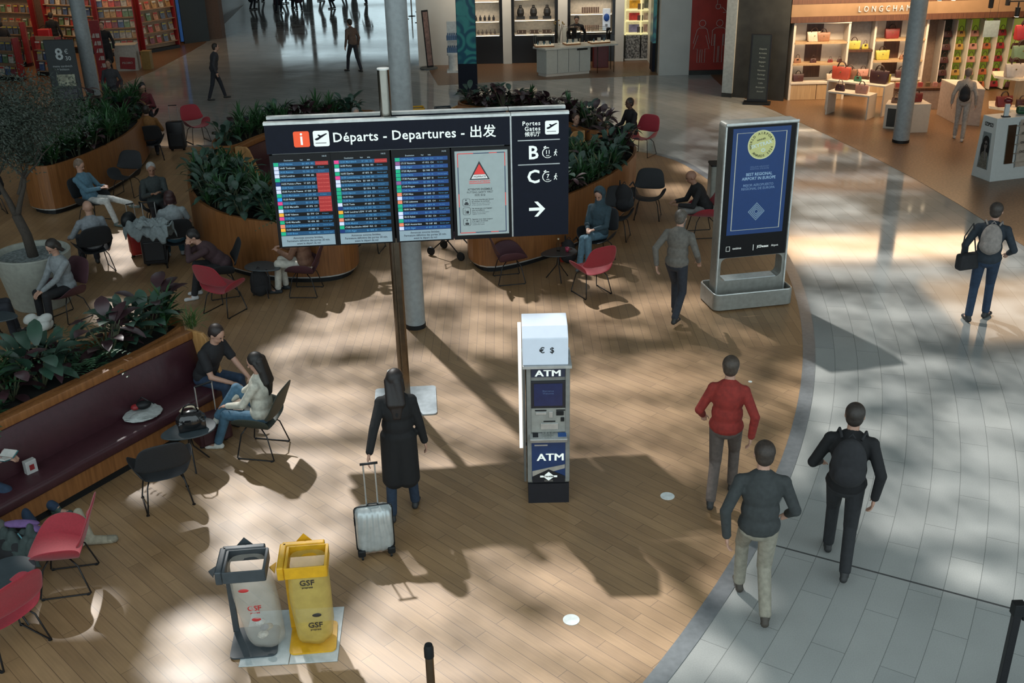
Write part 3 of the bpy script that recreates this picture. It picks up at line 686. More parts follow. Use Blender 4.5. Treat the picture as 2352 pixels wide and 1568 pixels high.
for si, (xa, xb, flags, rows, reds) in enumerate(SCR):
    sc = pl('screen', e_blk, xa-.035, xb+.03, -.01, .06, ZB, ZH-.015)
    zt, zb = ZH-.095, ZB+.145; rh = (zt-zb)/19.0; w = xb-xa
    for i in range(19):
        z = zt-(i+.5)*rh
        M().box(xa+w/2, -.0112, z, w, .0014, rh*.985).build('row_band', (e_blue if si < 2 else e_blue2) if i % 2 == 0 else e_blk, sc)
        M().box(xa+.03, -.0130, z, .052, .002, rh*.86).build('airline_logo', FL[flags[i]], sc)
        if i in reds: M().box(xb-w*.12, -.0132, z, w*.235, .002, rh*.99).build('cancelled_block', e_red, sc); text('Annulé Cancelled', rh*.4, em('red_light', (.55, .10, .08), .6), sc, (xb-w*.12, -.0145, z), ext=.0003, name='cancelled_writing')
        text(rows[i], rh*.62, e_txt if i % 2 else e_txt2, sc, (xa+.063, -.0125, z), bold=.012, align='LEFT', ext=.0005, name='destination')
        text(rs_.choice(('TO', 'AF', 'EJU', 'V7'))+'  '+str(rs_.randrange(1000, 9999))+'   '+rs_.choice(('B02', 'C14', 'B1', 'C3')), rh*.56, e_txt if i % 2 else e_txt2, sc, (xa+w*.52, -.0125, z), bold=.012, align='LEFT', ext=.0005, name='flight_number', sx=.8)
        if i not in reds: text(rs_.choice(('On time', 'A l heure', 'Dernier appel', 'On time')), rh*.42, e_txt2, sc, (xa+w*.80, -.0125, z), align='LEFT', ext=.0003, name='status')
    text('Destination            Vol        Info', .022, e_txt, sc, (xa+w*.2, -.0125, zt+.02), align='LEFT', name='heading', ext=.0005)
    text('14:15', .024, e_txt, sc, (xb-.04, -.0125, zt+.055), name='clock', ext=.0005)
    ft = M().box(xa+w/2, -.0115, ZB+.078, w, .003, .125).build('notice_bar', e_foot, sc)
    text('Annonces sonores limitées.\nFermeture définitive des portes 20 min.\navant le départ du vol', .034, mat('notice_ink', (.03, .04, .06), .6), ft, (xa+w/2, -.0145, ZB+.078), bold=.01, ext=.0005, sx=.9)
# poster screen
sc = pl('screen', e_blk, 2.045, 2.712, -.01, .06, ZB, ZH-.015)
pf = pl('poster', em('poster_pale', (.22, .27, .27), .55), 2.08, 2.68, -.013, -.009, ZB+.05, ZH-.05, sc)
e_ink = mat('poster_ink', (.035, .04, .045), .6); e_nv = mat('poster_navy', (.01, .02, .09), .5); e_rd = em('poster_red', (.50, .03, .025), .6)
xa, xb, za, zb = 2.112, 2.648, ZB+.08, ZH-.08
N_, R_ = M(), M()
for (a, b, c, d) in ((xa, xb, zb, zb), (xa, xb, za, za)):
    k = 6
    for i in range(k):
        (R_ if (i % 3) == 1 or i == 0 else N_).box(xa+(i+.5)*(xb-xa)/k, -.0145, c, (xb-xa)/k, .002, .008)
for x in (xa, xb):
    for i in range(6): (R_ if i % 3 == 2 else N_).box(x, -.0145, za+(i+.5)*(zb-za)/6, .008, .002, (zb-za)/6)
N_.build('frame_line', e_nv, pf); R_.build('frame_line', e_rd, pf)
cx = 2.355
plateXZ([(cx-.115, 2.90), (cx+.115, 2.90), (cx, 3.115)], -.0135, -.0150, 'warning_triangle', e_ink, pf)
plateXZ([(cx-.066, 2.962), (cx+.066, 2.962), (cx, 3.082)], -.0152, -.0160, 'triangle_top', e_rd, pf)
plateXZ([(cx-.094, 2.912), (cx+.094, 2.912), (cx+.068, 2.958), (cx-.068, 2.958)], -.0152, -.0160, 'triangle_base', em('poster_white', (.5, .53, .52), .7), pf)
text('VIGIPIRATE', .029, e_ink, pf, (cx, -.0165, 2.934), bold=.02, ext=.0005); text('URGENCE ATTENTAT', .031, e_rd, pf, (cx, -.0145, 2.877), ext=.0005, sx=.8, bold=.01)
M().box(cx, -.0145, 2.857, .24, .002, .006).build('underline', e_rd, pf)
text('ATTENTIFS ENSEMBLE', .034, e_ink, pf, (cx, -.0145, 2.785), bold=.01, ext=.0005, sx=.85); text('PUTTING SAFETY FIRST', .034, e_ink, pf, (cx, -.0145, 2.75), ext=.0005, sx=.85); text('共同 安全', .03, e_ink, pf, (cx, -.0145, 2.715), ext=.0005)
for k, z in enumerate((2.635, 2.53, 2.40)):
    P = rrect(.085, .085, .015, 3, 2.195, z); ic = M().tube([(p[0], -.0145, p[1]) for p in P], .002, 4, closed=True)
    if k == 0: ic.box(2.195, -.0145, z-.02, .048, .003, .02).box(2.195, -.0145, z-.004, .03, .003, .016).sph((2.19, -.0145, z+.026), .008)
    if k == 1: ic.box(2.205, -.0145, z-.012, .03, .003, .03).box(2.175, -.0145, z-.005, .004, .003, .05)
    if k == 2: ic.box(2.195, -.0145, z-.022, .042, .003, .024).sph((2.195, -.0145, z+.022), .008).box(2.195, -.0145, z+.005, .004, .003, .03)
    ic.build('pictogram', e_ink, pf)
    s_ = ('Ne vous attardez pas devant\nles entrées du terminal', 'Ne laissez pas vos bagages\nsans surveillance', 'Signalez tout objet suspect\nà un agent de sûreté')[k]
    text(s_, .022, e_ink, pf, (2.255, -.0145, z+.018), align='LEFT', bold=.01, ext=.0005); text(('Please do not wait in front\nof the terminal entrances', 'Please do not leave your\nluggage unattended', 'Please report any\nunattended items')[k], .020, mat('poster_grey_ink', (.12, .14, .15), .6), pf, (2.255, -.0145, z-.025), align='LEFT', ext=.0005)
# ------------------------------------------------------------------ lounge chairs
CH = {}
def lounge_chair(kind):
    m = {'red': m_red, 'dark': m_dkfab, 'maroon': m_marfab, 'olive': m_grnfab}[kind]
    t = thing('lounge_chair', '', 'chair')
    def half(vs, fs):
        V = list(vs); F = [tuple(f) for f in fs]; n = len(vs)
        V += [(x, -y, z) for x, y, z in vs]; F += [tuple(i+n for i in f)[::-1] for f in fs]
        return V, F
    V, F = half([(.29, 0, .405), (.27, .22, .42), (.05, 0, .375), (.05, .25, .40), (-.20, 0, .355), (-.19, .20, .37), (.16, .33, .575), (-.03, .345, .60), (-.20, .29, .56), (-.235, .22, .46)],
                [(0, 1, 3, 2), (2, 3, 5, 4), (1, 6, 7, 3), (3, 7, 8, 5), (5, 8, 9)])
    a = M().add(V, F); a.build('seat', m, t, merge=True, solid=.022, sub=2, smooth=True)
    V, F = half([(-.245, 0, .50), (-.235, .22, .505), (-.285, 0, .64), (-.26, .285, .62), (-.34, 0, .78), (-.325, .27, .77), (-.385, 0, .885), (-.375, .205, .88), (-.195, .30, .565)],
                [(0, 1, 3, 2), (2, 3, 5, 4), (4, 5, 7, 6), (1, 8, 3)])
    M().add(V, F).build('backrest', m, t, merge=True, solid=.024, sub=2, smooth=True)
    V2 = []
    for s in (-1, 1):
        l = M().tube([(-.10, s*.15, .37), (-.17, s*.19, .30), (-.245, s*.235, .02), (-.235, s*.237, .010), (.19, s*.237, .010), (.20, s*.236, .02), (.14, s*.19, .30), (.08, s*.15, .385)], .0085, 6).build('sled_leg', m_metalblk, t, smooth=True)
        for x in (-.22, .18): M().cyl(x, s*.237, 0, .012, .018, 12).build('foot_glide', m_black, l)
    M().tube([(.08, -.15, .385), (.08, .15, .385)], .008, 6).tube([(-.10, -.15, .37), (-.10, .15, .37)], .008, 6).build('cross_bar', m_metalblk, t)
    return t
def chair(kind, back, front, label, z=0):
    """back / front: floor pixels of the middle of the sled at the back and the front"""
    b = G(*back); f = G(*front); c = (b+f)/2; d = f-b; rz = math.atan2(d.y, d.x)
    return chair_at(kind, c.x, c.y, rz, label)
def chair_at(kind, x, y, rz, label):
    g = {'red': 'red lounge chairs', 'dark': 'charcoal lounge chairs', 'maroon': 'dark maroon lounge chairs', 'olive': 'dark olive lounge chairs'}[kind]
    if kind not in CH:
        t = lounge_chair(kind); CH[kind] = t; t.location = (x, y, 0); t.rotation_euler = (0, 0, rz); t['label'] = label; t['group'] = g; return t
    return dup(CH[kind], (x, y, 0), rz, label, g)
CHR = {}
def ch(key, kind, back, front, label): CHR[key] = chair(kind, back, front, label)
ch('c1', 'dark', (394, 1173), (378, 1125), 'empty charcoal lounge chair seen from behind, in front of the long maroon bench')
ch('c2', 'olive', (644, 1037), (562, 1030), 'dark olive lounge chair holding the long-haired woman in the cream sweater')
ch('c3', 'red', (215, 1330), (100, 1345), 'red lounge chair at the lower left, its high back turned to the right')
ch('c4', 'red', (72, 1512), (-20, 1462), 'red lounge chair cut by the lower left corner')
ch('c5', 'red', (492, 730), (548, 700), 'empty red lounge chair beside the small grey table left of the board pole')
ch('c6', 'maroon', (735, 672), (668, 672), 'dark maroon lounge chair under the person with pale trousers')
ch('c7', 'dark', (424, 622), (402, 582), 'charcoal lounge chair holding the person in the grey top, seen from behind')
CHR['c8'] = chair_at('dark', -4.62, 15.62, PI+.35, 'charcoal lounge chair beside the person bent forward in dark clothes')
ch('c9', 'dark', (362, 510), (380, 545), 'charcoal lounge chair holding the grey-haired man beside the luggage')
ch('c10', 'dark', (318, 436), (272, 462), 'charcoal lounge chair on which the man in blue rests his foot')
ch('c11', 'dark', (196, 508), (252, 514), 'charcoal lounge chair under the man in the blue shirt')
ch('c12', 'dark', (245, 640), (205, 603), 'charcoal lounge chair with its back to us, right of the olive tree pot')
ch('c13', 'maroon', (185, 720), (135, 740), 'dark maroon lounge chair holding the person in the grey hoodie')
ch('c14', 'dark', (356, 382), (350, 350), 'charcoal lounge chair under the person in the ochre jacket')
ch('c15', 'red', (440, 318), (475, 333), 'red lounge chair half hidden by plants at the left end of the back planter')
ch('c16', 'dark', (340, 292), (345, 312), 'charcoal lounge chair under the dark-haired woman facing us at the back')
ch('c17', 'dark', (-5, 502), (-30, 480), 'charcoal lounge chair cut by the left edge behind the tree trunk')
ch('c18', 'dark', (838, 585), (860, 560), 'dark lounge chair mostly hidden behind the lower edge of the departures board')
ch('c19', 'maroon', (1140, 646), (1205, 640), 'empty dark maroon lounge chair in front of the planter under the gates panel')
ch('c20', 'red', (1378, 684), (1336, 659), 'empty red lounge chair in front of the woman in the denim jacket')
ch('c21', 'dark', (1492, 486), (1482, 516), 'empty charcoal lounge chair facing us with a gap below its backrest')
ch('c22', 'dark', (1385, 590), (1355, 612), 'dark lounge chair holding the woman in the denim jacket')
ch('c23', 'dark', (1420, 535), (1405, 560), 'dark lounge chair piled with bags beside the denim-jacket woman')
ch('c24', 'red', (1628, 538), (1590, 540), 'red lounge chair under the bald man, left of the advertising totem')
ch('c25', 'red', (1488, 350), (1462, 362), 'red lounge chair at the far wood edge behind the right planter')
ch('c26', 'dark', (560, 425), (590, 430), 'dark lounge chair between the planters left of the first screen')

# ------------------------------------------------------------------ small tables
TB = {}
m_top = mat('grey_table_top', (0.045, 0.060, 0.068), 0.35); m_topb = mat('black_table_top', (0.02, 0.024, 0.026), 0.3)
def side_table(px, py, rz, label, kind='grey', h=0.48, s=1.0):
    p = G(px, py, h)
    if kind not in TB:
        t = thing('side_table', label, 'table', (p.x, p.y, 0), rz, 'small teardrop side tables')
        P = smoothpoly([(-.34, -.02), (-.16, -.20), (.14, -.25), (.32, -.12), (.33, .10), (.18, .24), (-.10, .18)], 3)
        M().prism(P, h-.018, h).build('table_top', m_top if kind == 'grey' else m_topb, t, bevel=.006)
        for k in range(3):
            a = 2*PI*k/3+.4; M().tube([(.02, 0, h-.02), (.02+.03*math.cos(a), .03*math.sin(a), .25), (.02+.21*math.cos(a), .21*math.sin(a), .008)], .009, 6).build('leg', m_metalblk, t)
        TB[kind] = t; return t
    return dup(TB[kind], (p.x, p.y, 0), rz, label, 'small teardrop side tables')
T1 = side_table(428, 985, .5, 'grey teardrop side table carrying the black handbag, by the maroon bench')
T2 = side_table(606, 612, 2.6, 'grey teardrop side table left of the person in pale trousers')
T3 = side_table(1280, 578, .3, 'black side table in front of the planter under the gates panel', 'black')
T4 = side_table(-8, 728, 3.0, 'grey side table at the left edge beside the person in the grey hoodie')
T5 = side_table(0, 1325, 1.2, 'grey side table at the left edge beside the red chair')

# ------------------------------------------------------------------ cash machine
pa = G(1213, 1157); pb = G(1308, 1155); ra = math.atan2((pb-pa).y, (pb-pa).x)
atm = thing('cash_machine', 'free-standing cash machine with white lit top box and blue ATM front', 'cash machine', (pa.x, pa.y, 0), ra)
W = (pb-pa).length; D = .62
m_agr = mat('atm_grey', (0.20, 0.20, 0.185), 0.45); m_adark = mat('atm_dark', (0.010, 0.011, 0.016), 0.4); m_ablue = mat('atm_blue', (0.012, 0.035, 0.115), 0.4)
def bx(nm, m, x0, x1, y0, y1, z0, z1, par=None, bevel=0.0, **k): return M().box((x0+x1)/2, (y0+y1)/2, (z0+z1)/2, x1-x0, y1-y0, z1-z0, **k).build(nm, m, par or atm, bevel=bevel)
bx('base', m_adark, 0.005, W-.005, .01, D, 0, .24)
bx('body', m_agr, 0, W, .03, D, .24, 1.60, bevel=.012)
bx('side_post', m_agr, 0, .045, 0, .05, .27, 1.60, bevel=.006); bx('side_post', m_agr, W-.045, W, 0, .05, .27, 1.60, bevel=.006)
h_ = bx('header_plate', mat('atm_header', (.018, .024, .05), .4), .05, W-.05, .005, .04, 1.49, 1.60); [text('ATM', .098, m_whtxt, h_, (W/2+d_, .003-abs(d_)*.05, 1.530), bold=0, sx=1.3) for d_ in (-.004, .004)]
s_ = bx('screen_bezel', m_adark, .045, W-.045, .008, .04, 1.14, 1.44, bevel=.004); bx('screen', mat('atm_screen', (.008, .016, .06), .15, emit=.3), .075, W-.075, .004, .01, 1.165, 1.415, s_)
text('Bienvenue\nWelcome', .028, mat('atm_screen_text', (.05, .08, .16), .4, emit=.4), s_, (W/2, .003, 1.32))
fp = bx('fascia', mat('atm_fascia', (.26, .26, .235), .4), .045, W-.045, .010, .04, .86, 1.135)
for (x0, x1, z0, z1, m, n) in ((.09, .20, 1.065, 1.095, m_alu, 'receipt_slot'), (.225, .265, 1.03, 1.10, m_alu, 'contactless_reader'), (.30, .375, 1.055, 1.10, m_black, 'card_slot'), (.345, .38, .985, 1.03, m_black, 'camera_window'), (.14, .32, .895, .965, m_alu, 'cash_tray')):
    bx(n, m, x0, x1, -.002, .012, z0, z1, fp, bevel=.003)
for x0, x1, z in ((.085, .20, 1.112), (.30, .39, 1.112), (.17, .29, .985)): bx('instruction_strip', m_black, x0, x1, .004, .011, z-.006, z+.006, fp)
kp = M().box(W/2, -.02, .815, W-.05, .12, .05, rx=.25).build('keypad_shelf', m_alu, atm, bevel=.008)
ky = M()
for i in range(4):
    for j in range(4): M().box(W*.38+i*.03, -.055+j*.026, .838+j*.006, .022, .018, .008, rx=.25).build('key', mat('key_metal', (.36, .37, .35), .35, .5), kp)
M().box(.085, -.02, .843, .055, .06, .006, rx=.25).build('display_label', m_adark, kp); M().box(W-.08, -.02, .843, .085, .06, .006, rx=.25).build('blue_label', mat('label_blue', (.02, .07, .22), .4), kp)
fb = bx('lower_front', m_ablue, .045, W-.045, .008, .04, .30, .775)
[text('ATM', .12, m_whtxt, fb, (W*.55+d_, .004-abs(d_)*.05, .56), bold=0, sx=1.15) for d_ in (-.004, .004)]
bx('slot_line', m_alu, .075, .21, .003, .009, .70, .715, fb)
plateXZ([(.05, .40), (W-.05, .475), (W-.05, .43), (.05, .33)], .003, .0065, 'pale_stripe', mat('stripe_pale', (.34, .31, .27), .5), fb)
plateXZ([(.05, .335), (W*.5, .42), (W-.05, .335), (W-.05, .26), (.05, .26)], .002, .0055, 'dark_chevron', m_adark, fb)
plateXZ([(.13, .345), (.17, .345), (W*.5, .39), (W-.17, .345), (W-.13, .345), (W-.13, .325), (W-.17, .325), (W*.5, .285), (.17, .325), (.13, .325)], -.001, .0035, 'badge', m_whtxt, fb)
text('Travelex', .032, m_adark, fb, (W/2, -.002, .337), bold=.02)
text('CHANGE', .022, mat('stripe_pale', (.34, .31, .27)), fb, (W/2, .001, .282))
m_glow = mat('lit_opal_panel', (.52, .58, .66), .35, emit=.22, var=.02)
L0, L1 = -.035, W-.02
vs = [(L0, -.03, 1.64), (L1, -.03, 1.64), (L1, -.03, 1.93), (L0, -.03, 1.93), (L0, .10, 2.01), (L1, .10, 2.01), (L0, .40, 2.02), (L1, .40, 2.02), (L0, .40, 1.64), (L1, .40, 1.64)]
tb = M().add(vs, [(0, 1, 2, 3), (3, 2, 5, 4), (4, 5, 7, 6), (6, 7, 9, 8), (0, 8, 9, 1), (0, 3, 4, 6, 8), (1, 9, 7, 5, 2)]).build('light_box', m_glow, atm, merge=True, bevel=.008)
text('€  $', .085, m_black, tb, (W*.47, -.033, 1.80), bold=.01)
M().box(W/2-.01, .17, 1.622, W+.05, .44, .03).build('light_box_frame', m_alu, atm)
sp_ = bx('side_panel', mat('atm_side_grey', (.10, .10, .095), .4), -.035, -.012, .03, D, .26, 1.62)
led = bx('led_strip', mat('led_white', (.75, .80, .75), .4, emit=1.2, var=.02), -.075, -.040, D-.10, D-.07, .38, 1.86)
M().box(-.03, D-.085, .42, .06, .02, .03).box(-.03, D-.085, 1.55, .06, .02, .03).build('led_bracket', m_alu, atm)

# ------------------------------------------------------------------ advertising totem
pa = G(1641, 719); pb = G(1819, 701); ra = math.atan2((pb-pa).y, (pb-pa).x); W = (pb-pa).length
tot = thing('advertising_totem', 'tall steel digital advertising totem with blue airport award poster', 'sign', (pa.x, pa.y, 0), ra)
m_tst = mat('totem_grey', (.26, .26, .235), .35, .3)
m_lin = mat('totem_lining', (.50, .54, .54), .35)
P = rrect(W+.02, .66, .10, 6, W/2, .33)
q = M(); n = len(P); Q = inset(P, .03)
q.add([(p[0], p[1], .03) for p in P]+[(p[0], p[1], .27) for p in P]+[(p[0], p[1], .27) for p in Q]+[(p[0], p[1], .12) for p in Q],
      [tuple(range(n))[::-1]]+[(i, (i+1) % n, (i+1) % n+n, i+n) for i in range(n)]+[(i+n, (i+1) % n+n, (i+1) % n+2*n, i+2*n) for i in range(n)]+[(i+2*n, (i+1) % n+2*n, (i+1) % n+3*n, i+3*n) for i in range(n)]+[tuple(range(3*n, 4*n))])
q.build('base_tray', m_tst, tot, smooth=2); M().tube([(p[0], p[1], .27) for p in inset(P, .015)], .014, 6, closed=True).build('tray_rim', mat('rim_bright', (.62, .64, .62), .25, .6), tot, smooth=True)
fw = 1.12; fx = (W-fw)/2; y0 = .20; y1 = .42; H1 = 2.80
O = rrect(fw, H1-.10, .05, 4, W/2, (H1+.10)/2); I = rrect(fw-.14, .36, .09, 4, W/2, .60); I2 = rrect(fw-.09, 2.0, .015, 4, W/2, 1.775)
def ring(nm, O, Ih, y0, y1, m, par):
    n = len(O); k = len(Ih); 
    bm = bmesh.new()
    def loop(P, y): return [bm.verts.new((p[0], y, p[1])) for p in P]
    for y in (y0, y1):
        a = loop(O, y); b = loop(Ih, y); ed = [bm.edges.new((a[i], a[(i+1) % n])) for i in range(n)]+[bm.edges.new((b[i], b[(i+1) % k])) for i in range(k)]
        bmesh.ops.triangle_fill(bm, edges=ed, use_beauty=True)
        if y == y0: A0, B0 = a, b
        else:
            for i in range(n): bm.faces.new((A0[i], A0[(i+1) % n], a[(i+1) % n], a[i]))
            for i in range(k): bm.faces.new((B0[i], B0[(i+1) % k], b[(i+1) % k], b[i]))
    bmesh.ops.recalc_face_normals(bm, faces=bm.faces); me = bpy.data.meshes.new(nm); bm.to_mesh(me); bm.free(); me.materials.append(m)
    o = bpy.data.objects.new(nm, me); C.objects.link(o); o.parent = par; return o
ring('frame', O, I, y0, y1, m_tst, tot)
sc = M().box(W/2, y0-.006, 1.77, fw-.08, .012, 1.96).build('screen', e_blk, tot)
M().box(W/2, .31, .425, fw-.30, .21, .012).build('inner_lining', m_lin, tot)
M().box(W/2, y0-.018, H1-.015, fw-.02, .02, .03).build('top_strip', mat('rim_bright', (.62, .64, .62)), tot)
for x in (fx+.018, W-fx-.018): M().box(x, y0-.010, 1.45, .022, .018, 2.6).build('edge_trim', mat('rim_bright', (.62, .64, .62)), tot)
m_pb = em('award_blue', (.004, .026, .105), .45)
po = M().box(W/2, y0-.0135, 1.93, .88, .003, 1.58).build('poster', m_pb, sc)
m_pf = em('poster_pale_gold', (.34, .37, .32), .55); yy = y0-.0165
ln = M()
M().tube([(W/2+sx*.375, yy, 1.93+sz*.72) for sx, sz in ((-1, -1), (1, -1), (1, 1), (-1, 1))], .0075, 4, closed=True).build('border_line', m_pf, po)
cz = 2.47; cxm = W/2
M().add([(cxm+.21*math.cos(t), yy-.004, cz+.21*math.sin(t)) for t in [2*PI*i/40 for i in range(40)]], [tuple(range(40))]).build('gold_medal', em('medal_gold', (.34, .36, .15), .55), po)
M().tube([(cxm+.205*math.cos(t), yy-.006, cz+.205*math.sin(t)) for t in [2*PI*i/40 for i in range(40)]], .006, 4, closed=True).build('medal_rim', em('medal_rim', (.46, .50, .32), .5), po)
ink = mat('medal_ink', (.06, .07, .03), .6)
def arctext(s, r, a0, a1, size, flip=False):
    for i, c in enumerate(s):
        if c == ' ': continue
        a = math.radians(a0+(a1-a0)*i/(len(s)-1)); th = a-PI/2 if not flip else a+PI/2
        text(c, size, ink, po, (cxm+r*math.cos(a), yy-.007, cz+r*math.sin(a)), rot=(PI/2, -th, 0), bold=.02, ext=.0005)
arctext('WORLD AIRPORT', .165, 192, 22, .048); arctext('AWARDS 2026', .165, 226, 345, .048, True)
text('WINNER', .034, ink, po, (cxm-.01, yy-.007, cz+.075), rot=(PI/2, -.22, 0), bold=.02, ext=.0005)
text('SKYTRAX', .075, em('skytrax_silver', (.40, .50, .50), .5), po, (cxm, yy-.007, cz+.005), rot=(PI/2, -.22, 0), bold=.015, ext=.0005)
M().tube([(cxm+.03+.028*math.cos(t), yy-.007, cz-.08+.020*math.sin(t)) for t in [2*PI*i/16 for i in range(16)]], .006, 4, closed=True).build('globe_mark', em('skytrax_silver', (.40, .50, .50)), po)
m_pt = em('poster_text', (.22, .34, .46), .5)
text('MEILLEUR AÉROPORT\nRÉGIONAL D\'EUROPE', .030, em('poster_text_dim', (.08, .13, .24), .5), po, (cxm, yy, 2.135), ext=.0005)
text('BEST REGIONAL\nAIRPORT IN EUROPE', .062, m_pt, po, (cxm, yy, 2.01), bold=.012, ext=.0005, sx=.9); text('MEJOR AEROPUERTO\nREGIONAL DE EUROPA', .052, em('poster_text_dim2', (.11, .18, .30), .5), po, (cxm, yy, 1.855), bold=.01, ext=.0005, sx=.95)
for k, r_ in enumerate((.13, .10, .07, .04)):
    M().tube([(cxm+r_*math.cos(t)*.95, yy-.003, 1.48+r_*math.sin(t)) for t in [PI/2*i for i in range(4)]], .0085, 4, closed=True).build('diamond_line', em('diamond_pale', (.16, .24, .32), .5), po)
text('extime', .05, m_whtxt, sc, (fx+.30, yy, .93), ext=.0005); M().tube([(fx+.16+a*.028, yy, .93+b*.035) for a, b in ((-1, -1), (1, -1), (1, 1), (-1, 1))], .004, 4, closed=True).build('logo_square', m_whtxt, sc)
text('|', .10, m_whtxt, sc, (fx+.56, yy, .93), ext=.0005); text('JCDecaux', .052, m_whtxt, sc, (fx+.71, yy, .93), bold=.03, ext=.0005, sx=.85); text('Airport', .045, m_whtxt, sc, (fx+.90, yy, .93), ext=.0005, sx=.8)

# bin bags holder pair (recycling bins)
m_bgr = mat('bin_dark_grey', (.045, .055, .062), .4); m_byl = mat('bin_yellow', (.62, .33, .012), .4)
m_bagc = mat('clear_bag', (.62, .60, .54), .22, alpha=.34, trans=.0); m_bagy = mat('yellow_bag', (.62, .47, .12), .3, alpha=.52)
pl0 = thing('floor_plate', 'pale grey steel floor plate under the two bag bins', 'floor plate', (G(548, 1533).x, G(548, 1533).y, 0), math.atan2((G(768, 1520)-G(548, 1533)).y, (G(768, 1520)-G(548, 1533)).x))
M().box(.21, .36, .008, .42, .72, .012).build('left_plate', mat('plate_pale', (.42, .46, .46), .35), pl0, bevel=.003); M().box(.63, .36, .008, .41, .72, .012).build('right_plate', mat('plate_pale', (.42, .46, .46)), pl0, bevel=.003)
def bag_bin(x, y, rz, m, mb, label, logo, lm, tilt):
    t = thing('bag_bin', label, 'bin', (x, y, 0), rz)
    M().prism(rrect(.40, .40, .05, 5, 0, 0), .014, .03).build('base', m, t)
    M().box(-.185, .17, .42, .05, .03, .80).build('post', m, t)
    # frame: raised back and left rim, square hoop
    M().box(-.02, .19, .83, .36, .06, .13).box(-.19, .02, .83, .06, .36, .13).build('rim_guard', m, t, bevel=.012)
    h = M(); a, b, z0, z1 = .165, .155, .79, .90
    for (cx, cy, sx, sy) in ((0, b, 2*a, .012), (0, -b, 2*a, .012), (a, 0, .012, 2*b), (-a, 0, .012, 2*b)): h.box(cx+.02, cy-.02, (z0+z1)/2, sx+.012, sy, z1-z0)
    h.build('hoop', m, t, bevel=.003)
    for s in (0, 1):
        pr = [(-.085, 0), (.085, 0), (0, .085)]; w = M()
        if s == 0: w.add([(x_*.9-.02, .245, .86+z_) for x_, z_ in pr]+[(x_*.9-.02, .252, .86+z_) for x_, z_ in pr], [(0, 1, 2), (5, 4, 3), (0, 3, 4, 1), (1, 4, 5, 2), (2, 5, 3, 0)])
        else: w.add([(-.245-z_*.6, x_*.9-.02, .80+z_*.1+abs(x_)*0) for x_, z_ in pr]+[(-.245-z_*.6, x_*.9-.02, .81+z_*.1) for x_, z_ in pr], [(0, 1, 2), (5, 4, 3), (0, 3, 4, 1), (1, 4, 5, 2), (2, 5, 3, 0)])
        sg = w.build('sorting_sign', m, t)
    # bag
    N = 24; L = []; zs = [.86, .80, .72, .60, .46, .32, .20, .12, .07]
    rg = random.Random(len(label))
    for k, z in enumerate(zs):
        f = k/(len(zs)-1); w = .150*(1-.10*f)+(.03*math.sin(f*3)); ring_ = []
        for j in range(N):
            a_ = 2*PI*j/N; c, s2 = math.cos(a_), math.sin(a_); e = 3.5-1.2*f; r = (abs(c)**e+abs(s2)**e)**(-1/e)
            cr = 1+.05*math.sin(5*a_+k)*f+.03*rg.uniform(-1, 1)*(k > 1)
            ring_.append((.02+r*c*w*cr+tilt*f*.10, -.02+r*s2*w*cr*.95+.01*f, z))
        L.append(ring_)
    vs = [p for r_ in L for p in r_]; fs = [(i*N+j, i*N+(j+1) % N, (i+1)*N+(j+1) % N, (i+1)*N+j) for i in range(len(zs)-1) for j in range(N)]
    fs.append(tuple(range((len(zs)-1)*N, len(zs)*N)))
    bg = M().add(vs, fs).build('bag', mb, t, smooth=True)
    yf = -.178
    for (tx, tz, sz, xx) in logo: text(tx, sz, lm, bg, (.02+xx+tilt*.05*(.86-tz), yf-.004, tz), bold=.02, ext=.001)
    M().ell((.0, -.172, .70), (.045, 0, 0), (0, .006, 0), (0, 0, .018)).build('printed_mark', lm, bg); 
    M().ell((.07, -.176, .40), (.04, 0, 0), (0, .006, 0), (0, 0, .020)).build('printed_mark', lm, bg)
    for i in range(6): pass
    return t
pb1 = G(588, 1478); pb2 = G(722, 1468)
rb = -0.0
B1 = bag_bin(pb1.x, pb1.y, .10, m_bgr, m_bagc, 'dark grey bag bin with a clear bag, left of the yellow one', [('GSF', .52, .07, .03), ('propreté', .475, .022, .03)], mat('bag_red_print', (.45, .03, .03), .5), 1)
B2 = bag_bin(pb2.x, pb2.y, .10, m_byl, m_bagy, 'bright yellow bag bin with a translucent yellow bag', [('GSF', .74, .075, .0), ('propreté', .695, .025, 0), ('GSF', .30, .075, .03), ('propreté', .255, .025, .03)], mat('bag_black_print', (.03, .025, .02), .5), 0)
for k, (dx, dy, z, r, c) in enumerate(((.08, -.02, .12, .05, (.45, .42, .36)), (.12, .03, .16, .045, (.30, .22, .12)), (.05, .04, .20, .05, (.5, .5, .48)), (.11, -.05, .22, .04, (.10, .10, .12)))):
    o = M().ell((0, 0, 0), (r, 0, r*.2), (0, r*.8, 0), (0, 0, r*.7), 9, 6).build('crumpled_litter', mat('litter_%d' % k, c, .7, var=.3, scale=40), loc=(pb1.x+dx, pb1.y+dy, z)); tag(o, ['crumpled off-white paper at the bottom of the clear bag', 'brown crumpled paper in the clear bag', 'white cup-sized litter in the clear bag', 'dark wrapper near the middle of the clear bag'][k], 'litter')

